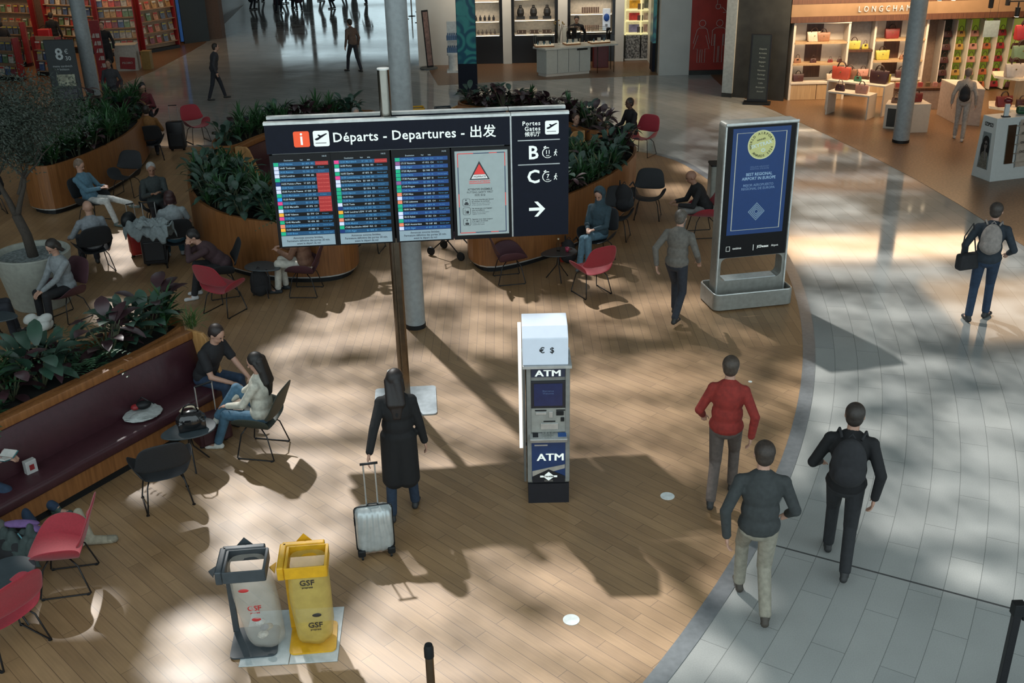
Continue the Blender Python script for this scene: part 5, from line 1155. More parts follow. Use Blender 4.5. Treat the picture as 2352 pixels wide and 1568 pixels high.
bkt = thing('open_book', 'open book with a teal cover in the hands of the person at the left edge', 'book', (o.x+.30, o.y-.02, .76), -.22); M().box(0, .055, 0, .15, .10, .012, rx=.3).box(0, -.055, 0, .15, .10, .012, rx=-.3).build('pages', mat('page_white', (.5, .5, .47), .8), bkt); M().box(.004, .058, -.010, .16, .11, .004, rx=.3).box(.004, -.058, -.010, .16, .11, .004, rx=-.3).build('cover', mat('teal_cover', (.02, .14, .16), .5), bkt)
q = G(15, 1395); person('person with white shoes sitting at the table by the lower left edge', q.x-.35, q.y+.1, -.1, lean=-.05, pelvis=(-.35, 0, .52), LF=(.34, .10), RF=(.20, -.10), knee=(.3, 0, 1), top=('greysh', (.2, .22, .24)), topkind='sweater', legs=('greypant', (.16, .17, .18)), shoes=(.5, .5, .46), vox=.010, LH=(0, .1, .7), RH=(0, -.1, .7))
q = G(232, 262); person('dark-haired person behind the plants of the upper left planter', q.x, q.y+1.2, -1.5, lean=0, pelvis=(-.06, 0, .54), LF=(.44, .12), RF=(.40, -.12), knee=(.3, 0, 1), top=('darkq', (.03, .03, .035)), topkind='jacket', legs=('darkn', (.015, .017, .024)), skin='tan', vox=.014)
q = G(15, 700, .5); person('person in light top at the left edge table near the tree pot', q.x-.35, q.y-.15, 0.4, lean=0, pelvis=(-.06, 0, .52), LF=(.44, .12), RF=(.40, -.12), knee=(.3, 0, 1), top=('tanv', (.25, .20, .15)), topkind='sweater', legs=('darkn', (.015, .017, .024)), vox=.012)
person('grey-haired person on the right end of the back left bench', -3.38, 23.42, -1.15, lean=-.02, pelvis=(-.06, 0, .54), LF=(.44, .12), RF=(.40, -.12), knee=(.3, 0, 1), top=('greysh', (.2, .22, .24)), topkind='jacket', legs=('darkn', (.015, .017, .024)), hair=('short', (.22, .21, .20)), vox=.013, LH=(.3, .1, .65), RH=(.3, -.1, .65))
# ------------------------------------------------------------------ back of the hall
m_wallw = mat('warm_white_wall', (.52, .51, .47), .6, var=.05, scale=2); m_walld = mat('charcoal_wall', (.030, .030, .026), .6, var=.3, scale=3); m_upper = mat('upper_wall_grey', (.16, .165, .165), .7, var=.06, scale=1)
def wbox(name, x0, x1, y0, y1, z0, z1, m): return struct(M().box((x0+x1)/2, (y0+y1)/2, (z0+z1)/2, x1-x0, y1-y0, z1-z0).build(name, m))
wbox('wall_back', -3.0, 6.2, 37.25, 37.45, 0, 5.5, m_wallw)
wbox('wall_back_left', -3.0, -1.65, 36.65, 37.25, 0, 3.6, m_wallw)
for i, (x0, x1) in enumerate(((-.10, .20), (1.78, 2.10), (3.72, 4.02))): wbox('trim_%d' % (i+2), x0, x1, 36.65, 37.25, 0, 3.6, m_wallw)
wbox('trim_5', -1.65, 5.2, 36.5, 37.25, 2.9, 3.7, m_walld)
wbox('wall_side', 4.86, 5.82, 33.9, 37.4, 0, 5.5, m_wallw)
m_wcred = mat('restroom_red', (.34, .028, .018), .55, var=.12, scale=3)
wbox('wall_restroom', 5.82, 7.2, 33.92, 34.2, .14, 5.5, m_wcred); wbox('baseboard_restroom', 5.82, 7.2, 33.86, 34.2, 0, .14, m_walld)
wbox('wall_passage', 7.2, 7.4, 30.5, 34.2, 0, 5.5, m_walld)
# restroom pictograms
m_line = mat('pictogram_line', (.42, .36, .32), .6)
def outline(px_, kind):
    t = thing('restroom_pictogram', {'w': 'white outline of a woman in a skirt on the red wall', 'm': 'white outline of a man on the red wall', 'c': 'white wheelchair outline above the man on the red wall', 'a': 'white arrow pointing down right on the red wall'}[kind], 'pictogram', (px_, 33.90, 0))
    def ln(P, closed=True): M().tube([(x, 0, z) for x, z in P], .009, 5, closed=closed).build('outline', m_line, t)
    if kind in 'wm':
        ln([(.10*math.cos(a), 1.58+.10*math.sin(a)) for a in [2*PI*i/20 for i in range(20)]])
        if kind == 'w': ln([(-.10, 1.44), (.10, 1.44), (.16, 1.38), (.26, .98), (.20, .95), (.12, 1.22), (.25, .80), (.12, .80), (.12, .38), (.03, .38), (.03, .78), (-.03, .78), (-.03, .38), (-.12, .38), (-.12, .80), (-.25, .80), (-.12, 1.22), (-.20, .95), (-.26, .98), (-.16, 1.38)])
        else: ln([(-.12, 1.44), (.12, 1.44), (.22, 1.36), (.22, .90), (.15, .90), (.15, 1.25), (.12, 1.25), (.12, .38), (.02, .38), (.02, .88), (-.02, .88), (-.02, .38), (-.12, .38), (-.12, 1.25), (-.15, 1.25), (-.15, .90), (-.22, .90), (-.22, 1.36)])
    elif kind == 'c':
        ln([(.075*math.cos(a), 2.08+.075*math.sin(a)) for a in [PI*.6+1.6*PI*i/14 for i in range(14)]], False); ln([(-.03, 2.3), (-.03, 2.14), (.06, 2.14), (.10, 2.02)], False)
    else: ln([(-.09, 2.06), (.07, 1.90)], False); ln([(.07, 2.05), (.07, 1.90), (-.06, 1.90)], False)
outline(6.18, 'w'); outline(6.72, 'm'); outline(6.64, 'c'); outline(6.86, 'a')
struct(M().prism([(6.19, 30.36), (6.45, 30.20), (6.62, 30.55), (6.36, 30.72)], .12, 5.5).build('trim_6', mat('pale_jamb', (.40, .42, .40), .5))); struct(M().prism([(6.19, 30.36), (6.45, 30.20), (6.62, 30.55), (6.36, 30.72)], 0, .12).build('trim_7', m_walld))
struct(M().prism([(6.47, 30.30), (7.78, 29.55), (7.84, 30.0), (6.6, 30.8)], 0, 5.5).build('wall_dark', m_walld))
# far window wall
m_win = mat('bright_daylight_glass', (.62, .80, .86), .2, var=.10, scale=.5, emit=1.7)
WX0, WX1, WY = -19.2, -3.6, 64.0
m_mul = mat('window_frame_dark', (.05, .055, .06), .5)
bays = 6; bw = (WX1-WX0)/bays
for i in range(bays):
    f = struct(M().box(WX0+(i+.5)*bw, WY+.1, 2.15, bw-.25, .03, 3.9).build('window_%d' % (i+1), m_win))
    g = M().box(WX0+(i+.5)*bw, WY, .10, bw, .14, .2)
    for z in (1.05, 2.6, 3.35, 4.15): g.box(WX0+(i+.5)*bw, WY, z, bw, .14, .10 if z != 3.35 else .22)
    for xx in (WX0+i*bw, WX0+(i+1)*bw): g.box(xx, WY, 2.1, .24, .2, 4.2)
    o = g.build('window_frame', m_mul, f)
wbox('wall_far', -40, 4, WY+.3, WY+.5, 0, 14, m_upper); wbox('wall_far_upper', -40, 4, WY-.1, WY+.3, 4.2, 14, m_upper)
wbox('wall_far_left', -24, WX0, WY-.1, WY+.3, 0, 4.2, m_walld); wbox('wall_far_right', WX1, 4, WY-.1, WY+.3, 0, 4.2, m_upper)
wbox('wall_left_blocker', -26.2, -26, 2, 64, 0, 12, m_upper)  # unseen, added to block ambient light from the left
wbox('ceiling_news_blocker', -30, -11.5, 33.5, 64, 5.5, 5.8, m_upper)  # this and the next two: unseen slabs added to cut daylight in the shops
struct(M().prism([(6.9, 29.8), (8.2, 27.6), (9.6, 22.5), (9.8, 14), (24, 14), (24, 46), (6.9, 46)], 5.5, 5.8).build('ceiling_shop_blocker', m_upper))
wbox('ceiling_perfume_blocker', -3, 6.9, 35.6, 46, 3.7, 5.8, m_upper)
wbox('wall_shop_far', 17.3, 17.5, 12, 31.3, 0, 5.5, mat('pinkish_wall', (.26, .17, .13), .7))
# ------------------------------------------------------------------ perfume and jewellery wall
m_niche = mat('niche_cream', (.62, .55, .45), .6); m_cabblk = mat('cabinet_black', (.008, .008, .009), .25); m_shelfled = mat('shelf_light', (1.0, .82, .58), .4, emit=6.0, var=.02)
def lit_cabinet(x0, x1, label, levels, y=36.75):
    t = thing('display_cabinet', label, 'cabinet', ((x0+x1)/2, y, 0)); w = x1-x0
    M().box(0, .25, .46, w, .5, .92).build('lower_panel', m_cabblk, t, bevel=.01)
    M().box(-w/2+.05, .25, 1.9, .10, .5, 2.0).box(w/2-.05, .25, 1.9, .10, .5, 2.0).box(0, .25, 2.85, w, .5, .12).build('surround', m_cabblk, t)
    M().box(0, .47, 1.9, w-.2, .03, 2.0).build('back_panel', m_niche, t)
    for z in levels:
        s = M().box(0, .24, z, w-.2, .42, .03).build('shelf', m_niche, t); M().box(0, .06, z-.022, w-.24, .02, .012).build('shelf_light', m_shelfled, s)
    return t
ca = lit_cabinet(-1.62, -.10, 'black lit cabinet of watches left of the centre, beside the turquoise pillar', (.95, 1.40, 2.05, 2.6))
cb_ = lit_cabinet(.20, 1.78, 'black lit cabinet with three mannequin-neck stands of jewellery', (.95, 1.42, 2.10, 2.6))
cc_ = lit_cabinet(2.10, 3.72, 'black lit cabinet behind the white counter with a tall blue and white figure display', (.45, 1.00, 1.58, 2.2))
for c_, xs in ((ca, (-.5, 0, .5)), (cb_, (-.5, 0, .5)), (cc_, (-.5, -.1))):
    pass
def small(label, cat, group, x, y, z, kind, col, s=1.0, name=None):
    m = mat('goods_%.2f_%.2f_%.2f' % col, col, .4)
    w = M()
    if kind == 'stand': w.box(0, 0, .05, .30, .16, .10).lathe([(.10, .10), (.13, .22), (.11, .34), (.05, .42), (.05, .48), (0, .49)], 14).sph((0, -.05, .42), .04).sph((-.04, -.05, .36), .03)
    elif kind == 'box': w.box(0, 0, .06, .12, .08, .12)
    elif kind == 'bottle': w.lathe([(.028, 0), (.030, .07), (.012, .09), (.012, .115), (0, .12)], 10)
    elif kind == 'tray': w.box(0, 0, .04, .26, .14, .04, rx=.5).box(0, .05, .03, .26, .02, .10)
    elif kind == 'spray': w.cyl(0, 0, 0, .12, .013, 8)
    o = w.build(name or {'stand': 'jewellery_stand', 'box': 'gift_box', 'bottle': 'perfume_bottle', 'tray': 'watch_tray', 'spray': 'lipstick'}[kind], m, loc=(x, y, z)); o.scale = (s,)*3; return tag(o, label, cat, group)
for i, x in enumerate((.52, .96, 1.42)): small('black jewellery neck stand number %s on the upper shelf of the middle black cabinet' % ('left', 'centre', 'right')[i] if False else ('left', 'centre', 'right')[i]+' black jewellery neck stand on the upper shelf of the middle black cabinet', 'display stand', 'jewellery neck stands', x, 36.92, 1.435, 'stand', (.02, .02, .02), .95)
for i in range(3): small('dark watch tray on the lower lit shelf of the middle black cabinet', 'display tray', 'watch trays, middle cabinet', .55+i*.43, 36.9, .965, 'tray', (.05, .035, .03), 1.2)
for i in range(9): small('small pale watch cushion on the lower shelf of the middle black cabinet', 'watch stand', 'watch cushions, middle cabinet', .44+i*.135, 36.83, .985, 'spray', (.55, .48, .40), .7, 'watch_cushion')
for i in range(7): small('dark bottle on the upper shelf of the watch cabinet beside the turquoise pillar', 'bottle', 'bottles, left cabinet', -1.3+i*.15, 36.9, 1.415, 'bottle', (.03, .03, .035), 1.5)
for i in range(8): small('grey bottle on the lower shelf of the watch cabinet beside the turquoise pillar', 'bottle', 'lower bottles, left cabinet', -1.35+i*.14, 36.9, .965, 'bottle', (.12, .10, .09), 1.3)
for i in range(10): small('slim tube on the upper shelf behind the white counter', 'tube', 'tubes, right black cabinet', 2.62+i*.06, 36.9, 1.595, 'spray', (.10, .05, .04), 1.6)
for i in range(14): small('slim tube on the middle shelf behind the white counter', 'tube', 'tubes, middle shelf', 2.25+i*.07, 36.9, 1.015, 'spray', (.14, .07, .05), 1.5)
t = thing('figure_display', 'blue and white robot-like figure display in the right black cabinet', 'display', (3.42, 36.70, 1.05)); M().box(0, 0, .35, .26, .06, .72).build('backing', mat('fig_white', (.45, .50, .55), .4, emit=.3), t, bevel=.02); M().ell((0, -.05, .42), (.10, 0, 0), (0, .03, 0), (0, 0, .13)).build('blue_shield', mat('fig_blue', (.01, .06, .28), .3), t, smooth=True); M().box(0, -.05, .17, .08, .04, .08).build('emblem', mat('fig_grey', (.2, .22, .25), .4), t)
# lit pigeon-hole unit
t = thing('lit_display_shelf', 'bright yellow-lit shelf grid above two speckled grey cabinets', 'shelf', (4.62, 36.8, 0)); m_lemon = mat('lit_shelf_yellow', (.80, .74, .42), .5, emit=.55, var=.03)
for i in (0, 1): M().box(-.27+i*.54, .2, .45, .50, .4, .78).build('speckled_door', speckle_mat('speckled_grey_%d' % i, (.05, .05, .05), (.30, .30, .29), .5), t, bevel=.01)
M().box(0, .2, .04, 1.08, .42, .06).build('plinth', m_wallw, t)
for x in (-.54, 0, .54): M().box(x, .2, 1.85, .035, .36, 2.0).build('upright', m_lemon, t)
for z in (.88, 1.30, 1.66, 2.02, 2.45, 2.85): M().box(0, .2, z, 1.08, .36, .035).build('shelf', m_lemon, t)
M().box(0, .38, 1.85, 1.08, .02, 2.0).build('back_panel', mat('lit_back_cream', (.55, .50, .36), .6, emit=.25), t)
cols = [(.60, .30, .02), (.10, .11, .09), (.45, .03, .03), (.40, .30, .26), (.22, .20, .38), (.42, .28, .27)]
for k in range(6):
    r_, c_ = divmod(k, 2); o = M().box(0, 0, .13, .36, .03, .26).build('display_picture', mat('disp_pic_%d' % k, cols[k], .5, var=.5, scale=6)); o.location = (4.40+c_*.5, 37.0, 1.68-r_*.38+.03*(r_ == 0)); tag(o, ['yellow patterned picture panel, top left of the lit grid', 'dark patterned picture panel, top right of the lit grid', 'red and yellow picture panel, middle left of the lit grid', 'pale pink panel with tubes, middle right of the lit grid', 'lilac panel, bottom left of the lit grid', 'rosy panel, bottom right of the lit grid'][k], 'picture panel')
    for j in range(4): small('upright dark tube in the yellow-lit shelf grid', 'tube', 'tubes in the lit grid', 4.52+c_*.5+j*.05-.14*(c_ == 0)*0, 36.9, 1.68-r_*.38, 'spray', (.04, .03, .04), 1.6)
# turquoise advertising pillars
def teal_mat():
    m = bpy.data.materials.new('turquoise_coral_print'); m.use_nodes = True; nt = m.node_tree; b = nt.nodes['Principled BSDF']
    co = nd(nt, 'ShaderNodeTexCoord'); v = nd(nt, 'ShaderNodeTexVoronoi'); v.inputs['Scale'].default_value = 1.5; nt.links.new(co.outputs['Object'], v.inputs['Vector'])
    w = nd(nt, 'ShaderNodeMath', operation='SINE'); nt.links.new(mth(nt, 'MULTIPLY', v.outputs['Distance'], 30.0), w.inputs[0])
    r = nd(nt, 'ShaderNodeValToRGB'); r.color_ramp.elements[0].position = .25; r.color_ramp.elements[0].color = (.0, .035, .060, 1); r.color_ramp.elements[1].color = (.015, .12, .115, 1)
    n = nd(nt, 'ShaderNodeTexNoise'); n.inputs['Scale'].default_value = 2; nt.links.new(co.outputs['Object'], n.inputs['Vector'])
    nt.links.new(mth(nt, 'MULTIPLY', mth(nt, 'ADD', w.outputs[0], 1.2), n.outputs['Fac']), r.inputs[0]); nt.links.new(r.outputs[0], b.inputs['Base Color']); nt.links.new(r.outputs[0], b.inputs['Emission Color']); b.inputs['Emission Strength'].default_value = .25
    b.inputs['Roughness'].default_value = .3; return m
m_teal = teal_mat()
t = thing('advertising_pillar', 'tall turquoise coral-print advertising pillar behind the back right planter', 'pillar', (-1.16, 31.75, 0)); M().box(0, .1, 1.75, .57, .2, 3.4).build('core', m_navy, t, bevel=.01); M().box(0, -.005, 2.15, .55, .01, 2.6).build('printed_panel', m_teal, t); M().box(0, .1, .03, .66, .3, .06).build('foot', m_black, t)
t = thing('advertising_pillar', 'narrow turquoise advertising panel seen edge-on beside the restroom wall', 'pillar', (4.74, 34.3, 0)); M().box(0, .3, 1.75, .10, .62, 3.4).build('core', m_navy, t, bevel=.01); M().box(-.055, .3, 2.2, .01, .60, 2.5).build('printed_panel', m_teal, t); M().box(.0, -.015, 2.2, .10, .01, 2.5).build('front_edge', m_teal, t)
# free-standing display by the turquoise pillar
t = thing('water_display', 'slim white display stand of blue bottles left of the turquoise pillar', 'display stand', (-1.75, 35.3, 0)); M().box(0, 0, .04, .42, .42, .08).cyl(0, 0, .08, .55, .16, 20).build('base', m_white, t, smooth=2); M().cyl(0, 0, .55, .62, .2, 20).box(0, .15, 1.1, .36, .03, 1.0).build('body', m_white, t)
for r_ in range(2):
    for k in range(5): small('small blue bottle on the slim white display stand', 'bottle', 'blue bottles on the slim stand', -1.89+k*.07, 35.25, .64+r_*.40, 'bottle', (.10, .18, .30), 1.9)
    M().box(0, 0, .63+r_*.40-.005, .38, .28, .02).build('shelf', m_white, t)
# slim sign stand & distant queue posts
t = thing('sign_stand', 'slim dark sign stand on a round base near the window passage', 'sign', (-2.62, 36.0, 0), .3); M().cyl(0, 0, 0, .05, .30, 24).build('base', mat('stand_grey', (.08, .09, .09)), t); M().box(0, 0, .98, .22, .05, 1.86, ry=-.06).build('panel', m_black, t, bevel=.01); M().box(0, -.03, .98, .16, .01, 1.75, ry=-.06).build('print', mat('stand_print', (.20, .12, .10), .6, var=.4), t)
for i, (px_, py_) in enumerate(((931, 44), (946, 37), (962, 27), (962, 52))):
    q = G(px_, py_); queue_post(q.x, q.y, .03, 1.0, ['distant queue post nearest the white column', 'second distant queue post right of the white column', 'distant queue post farthest back by the windows', 'distant queue post nearest the sign stand'][i])
# ------------------------------------------------------------------ jewellery counter
t = thing('jewellery_counter', 'angled white shop counter with panel joints and overhanging top', 'counter', (0, 0, 0))
CP = [(.98, 34.35), (1.28, 33.97), (2.72, 34.49), (2.62, 35.1), (1.35, 34.8), (1.1, 35.0)]
M().prism(inset(CP, .05), 0, .10).build('plinth', m_wallw, t); m_ctr = mat('counter_white', (.42, .44, .41), .4, var=.04); M().prism(CP, .10, .86).build('body', m_ctr, t)
for f in (.25, .5, .75): M().box(1.28+1.44*f, 33.965+.52*f, .48, .012, .012, .74, rz=.35).build('joint', mat('joint_grey', (.18, .19, .18)), t)
M().box(2.45, 34.36, .80, .36, .02, .05, rz=.35).build('label_strip', m_black, t)
M().prism([(.86, 34.30), (1.25, 33.86), (3.62, 34.62), (3.55, 35.25), (1.38, 34.95), (1.05, 35.15)], .86, .91).build('worktop', mat('worktop_pale', (.52, .52, .47), .3), t)
for x, y in ((3.50, 34.66), (3.44, 35.18), (2.95, 34.5)): M().tube([(x, y, 0), (x, y, .86)], .014, 6).build('leg', m_steel, t)
m_glass = bpy.data.materials.new('clear_glass'); m_glass.use_nodes = True; nt_ = m_glass.node_tree; nt_.nodes.remove(nt_.nodes['Principled BSDF'])
tr_ = nd(nt_, 'ShaderNodeBsdfTransparent'); gl_ = nd(nt_, 'ShaderNodeBsdfGlossy'); mx_ = nd(nt_, 'ShaderNodeMixShader'); lw_ = nd(nt_, 'ShaderNodeLayerWeight'); lw_.inputs[0].default_value = .12
tr_.inputs[0].default_value = (.94, .97, .97, 1); gl_.inputs['Roughness'].default_value = .05; nt_.links.new(lw_.outputs['Fresnel'], mx_.inputs[0]); nt_.links.new(tr_.outputs[0], mx_.inputs[1]); nt_.links.new(gl_.outputs[0], mx_.inputs[2]); nt_.links.new(mx_.outputs[0], nt_.nodes['Material Output'].inputs[0]); m_orng = mat('wood_tray', (.30, .12, .03), .5)
def glass_case(x, y, w, d, h, rz, label, items):
    t = thing('glass_case', label, 'display case', (x, y, .91), rz); M().box(0, 0, .02, w, d, .04).build('base', m_orng, t, bevel=.004); M().box(0, 0, .045, w-.03, d-.03, .012).build('lit_floor', mat('case_floor', (.75, .62, .45), .5, emit=.35), t)
    X_, Y_, Z0, Z1 = w/2-.012, d/2-.012, .052, h+.04
    M().add([(-X_, -Y_, Z0), (X_, -Y_, Z0), (X_, Y_, Z0), (-X_, Y_, Z0), (-X_, -Y_, Z1), (X_, -Y_, Z1), (X_, Y_, Z1), (-X_, Y_, Z1)], [(0, 1, 5, 4), (1, 2, 6, 5), (2, 3, 7, 6), (3, 0, 4, 7), (4, 5, 6, 7)]).build('glass_cover', m_glass, t)
    for sy in (-1, 1): M().box(0, sy*(d/2-.01), h+.04, w-.02, .008, .008).build('top_edge', m_steel, t)
    for sx in (-1, 1):
        for sy in (-1, 1): M().box(sx*(w/2-.01), sy*(d/2-.01), h/2+.04, .008, .008, h).build('corner_edge', m_steel, t)
    c, s_ = math.cos(rz), math.sin(rz)
    for i in range(items):
        u = (i-(items-1)/2)*w*.8/items; small('pale jewellery block inside the '+label.split(' of ')[0].split(' on ')[0], 'jewellery', 'jewellery in the '+label, x+c*u, y+s_*u, .965, 'box' if i % 2 else 'bottle', (.50, .46, .40) if i % 2 else (.05, .12, .16), .9, 'jewellery_display')
glass_case(1.22, 34.38, .62, .42, .30, .1, 'leftmost glass case on the white shop counter', 5)
glass_case(2.12, 34.68, .50, .36, .50, .3, 'middle tall glass case on the white shop counter', 4)
glass_case(3.02, 34.86, .66, .36, .44, .3, 'rightmost glass case on the white shop counter', 3)
v = thing('flower_vase', 'glass vase of thin yellow flowers behind the counter cases', 'vase', (1.72, 34.75, .91)); M().lathe([(.04, 0), (.05, .10), (.035, .25)], 16).build('vase', m_glass, v); fl = M(); ff = M()
for i in range(8):
    a = 2*PI*i/8; e = Vector((math.cos(a)*.16, math.sin(a)*.16, .62+.05*(i % 3))); fl.tube([(0, 0, .05), (e.x*.4, e.y*.4, .4), e], .005, 4); ff.sph(e, .025, 6, 5)
fl.build('stems', m_stem, v); ff.build('blossoms', mat('flower_ochre', (.35, .22, .06), .6), v)
q = thing('red_cabinet', 'dark red box cabinet below the counter extension', 'cabinet', (3.15, 35.7, 0)); M().box(0, 0, .42, .5, .4, .84).build('body', mat('cab_red', (.16, .01, .012), .5), q, bevel=.01); M().box(0, -.205, .42, .46, .01, .78).build('door', mat('cab_red2', (.12, .01, .012), .4), q)
p = person('shop assistant in black bending behind the white jewellery counter', 2.35, 35.9, -1.6, lean=.35, top=('blk2', (.010, .010, .012)), topkind='jacket', legs=('blk2', (.010, .010, .012)), vox=.014, hair=('short', (.01, .008, .008)), look=(1, 0, -.5))
# ------------------------------------------------------------------ directory totem
q = thing('directory_totem', 'tall black directory totem with small grey writing beside the handbag shop', 'sign', (6.98, 29.30, 0), -.28); M().prism(rrect(.74, .40, .03, 3), 0, .05).build('base', m_black, q); M().box(0, 0, .97, .56, .08, 1.84).build('panel', m_metalblk, q, bevel=.01); M().box(0, -.045, 1.0, .46, .005, 1.72).build('face', mat('dir_face', (.02, .025, .022), .3), q)
for i in range(11): text('A%d  Boutique' % (i+1) if False else ['Départs', 'Arrivées', 'Portes', 'Bagages', 'Taxis', 'Navettes', 'Parkings', 'Toilettes', 'Cafés', 'Boutiques', 'Accueil'][i], .06, mat('dir_ink', (.30, .34, .30), .6), q, (.06, -.05, 1.5-i*.115), ext=.0005)
# ------------------------------------------------------------------ handbag shop
m_sw = mat('shop_white', (.56, .50, .42), .5, var=.04); m_pw = veneer_mat('pale_shop_wood', (.36, .24, .13), (.45, .31, .17)); m_dw = veneer_mat('dark_zebra_wood', (.045, .018, .010), (.09, .038, .020)); m_fas = veneer_mat('fascia_beige', (.17, .105, .055), (.21, .13, .07), sc=(2, 2, 2))
struct(M().prism([(7.75, 30.25), (17.5, 31.3), (17.5, 31.5), (7.75, 30.45)], 0, 5.5).build('wall_shop', mat('shop_wall', (.20, .13, .09), .7)))
LCX = G(1981, 25, 2.44).x-7.85-.02
fa = thing('shop_fascia', 'beige fascia above the shelves carrying the silver shop lettering', 'fascia', (7.85, 29.55, 0), .045)
M().box(3.2, .3, 2.20, 6.5, .6, .16).box(3.2, .3, 2.68, 6.5, .6, .14).build('dark_rail', m_dw, fa); M().box(3.2, .3, 2.44, 6.5, .58, .34).build('fascia_board', m_fas, fa); M().box(3.2, .4, 3.2, 6.6, .8, .9).build('black_bulkhead', m_walld, fa)
text('LONGCHAMP', .22, mat('letter_silver', (.55, .58, .62), .25, .5), fa, (LCX, -.03, 2.44), bold=.0, sp=1.75, ext=.012, align='LEFT', rot=(PI/2, 0, 0), sx=.80)
HB = {}
def handbag_at(x, y, z, rz, col, s, label, group, style=0):
    key = (col, style)
    if key not in HB:
        t = thing('handbag', label, 'handbag', (x, y, z), rz, group); m = mat('bag_%.2f_%.2f_%.2f' % col, col, .45)
        w, h, d = (.30, .22, .12) if style == 0 else (.26, .17, .08)
        vs = []; 
        for (zz, ww, dd) in ((0, w*.46, d*.5), (h*.15, w*.5, d*.5), (h*.75, w*.44 if style else w*.55, d*.32), (h, w*.40 if style else w*.58, d*.12)):
            for a, b_ in ((-1, -1), (1, -1), (1, 1), (-1, 1)): vs.append((a*ww, b_*dd, zz))
        fs = [(0, 3, 2, 1), (12, 13, 14, 15)]+[(4*i+j, 4*i+(j+1) % 4, 4*i+4+(j+1) % 4, 4*i+4+j) for i in range(3) for j in range(4)]
        M().add(vs, fs).build('bag_body', m, t, bevel=.012, smooth=2)
        mh = mat('bag_handle_brown', (.045, .018, .012), .4); R_ = .5 if style == 0 else .85
        for g in (-1, 1) if style == 0 else (-1,): M().tube([(w*.26*math.cos(a), g*d*.12, h*.9+h*R_*math.sin(a)) for a in [PI*i/8 for i in range(9)]], .008, 6).build('handle', mh, t, smooth=True)
        if style: M().box(0, -d*.42, h*.72, w*.30, .02, h*.40).build('flap', mh, t, bevel=.008)
        M().box(0, -d*(.5 if style else .4), h*.6, .02, .012, .02).build('clasp', mat('clasp_gold', (.6, .45, .2), .3, .9), t)
        t.scale = (s,)*3; HB[key] = t; return t
    return dup(HB[key], (x, y, z), rz, label, group, s)
BR, YE, OR, PK, CR_, GN, DR, TN = (.05, .014, .014), (.38, .33, .05), (.42, .06, .03), (.42, .20, .15), (.50, .40, .30), (.05, .18, .10), (.16, .016, .014), (.22, .10, .05)
def bay(x0, x1, y, label, bags, shelves=(.50, 1.00, 1.58)):
    t = thing('display_shelving', label, 'shelf', (x0, y, 0)); w = x1-x0
    M().box(.03, .22, 1.05, .06, .46, 2.1).build('side_panel', m_sw, t); M().box(w-.03, .22, 1.05, .06, .46, 2.1).build('side_panel', m_sw, t); M().box(w/2, .44, 1.05, w, .03, 2.1).build('back_panel', m_sw, t)
    M().box(w*.45, .425, 1.33, w*.30, .012, 1.54).build('dark_back_strip', m_dw, t); M().box(w/2, .21, .23, w-.1, .42, .44).build('base_cabinet', m_pw, t); M().box(w/2, -.003, .23, .012, .01, .42).build('door_gap', m_dw, t); M().box(w/2, .2, .47, w-.06, .44, .05).build('counter_shelf', m_sw, t)
    M().box(w/2, .2, 2.1, w, .46, .03).build('top', m_sw, t)
    for z in shelves[1:]: s_ = M().box(w/2, .2, z-.02, w-.1, .42, .05).build('shelf', m_pw, t); M().box(w/2, .36, z-.06, w-.2, .015, .02).build('shelf_light', m_shelfled, s_)
    for u, z, c, s, st, lb in bags: handbag_at(x0+u, y+.16, z, .1, c, s, lb, None, st)
    return t
bay(7.93, 9.50, 29.66, 'white display shelving at the left end of the handbag shop', [(.28, .50, BR, .95, 0, 'dark brown handbag on the lowest left shelf of the handbag shop'), (1.22, .50, CR_, .9, 0, 'cream handbag on the lowest left-hand shelf'), (.22, 1.005, TN, .8, 1, 'tan pouch bag at the left of the middle left shelf'), (.66, 1.005, BR, .7, 1, 'small dark bag at the centre of the middle left shelf'), (1.14, 1.005, DR, .55, 1, 'small dark red purse on the middle left shelf'), (1.40, 1.005, BR, .55, 1, 'small brown box bag at the right of the middle left shelf'), (.62, 1.585, CR_, 1.2, 0, 'beige tote on the top left shelf'), (.88, 1.585, TN, 1.1, 0, 'brown metallic tote beside the beige one on the top left shelf')])
bay(10.25, 11.75, 29.92, 'white display shelving behind the round column in the handbag shop', [(.35, 1.005, YE, 1.2, 0, 'yellow duffel handbag on the middle shelf left of the round column'), (.95, 1.005, TN, .8, 1, 'brown ring-handle bag right of the yellow duffel bag'), (.55, 1.585, DR, 1.25, 0, 'rust slouchy bag on the top shelf left of the round column'), (1.15, 1.585, YE, 1.0, 1, 'yellow bag on the top shelf beside the round column'), (.95, .50, BR, 1.0, 0, 'dark handbag on the lowest shelf beside the round column'), (.3, .50, GN, .9, 0, 'olive handbag on the lowest shelf left of the column')])
t = thing('recessed_shelf', 'recess with two dark wooden shelves between the white shelving bays', 'shelf', (9.52, 30.0, 0)); M().box(.36, .2, 1.05, .72, .03, 2.1).build('back_panel', mat('recess_grey', (.30, .26, .23)), t); M().box(.36, 0, 1.30, .70, .38, .06).build('shelf', m_dw, t); M().box(.36, 0, .55, .70, .38, .06).build('shelf', m_dw, t)
handbag_at(9.74, 29.98, 1.33, 0, YE, 1.05, 'lemon yellow handbag on the dark shelf in the recess', None, 0); handbag_at(10.05, 29.98, 1.33, .3, YE, .8, 'slim yellow shoulder bag at the right of the dark recess shelf', None, 1); handbag_at(9.8, 29.98, .58, 0, GN, .8, 'green handbag on the lower dark recess shelf', None, 1); handbag_at(10.08, 29.98, .58, 0, PK, .9, 'pink handbag on the lower dark recess shelf', None, 0)
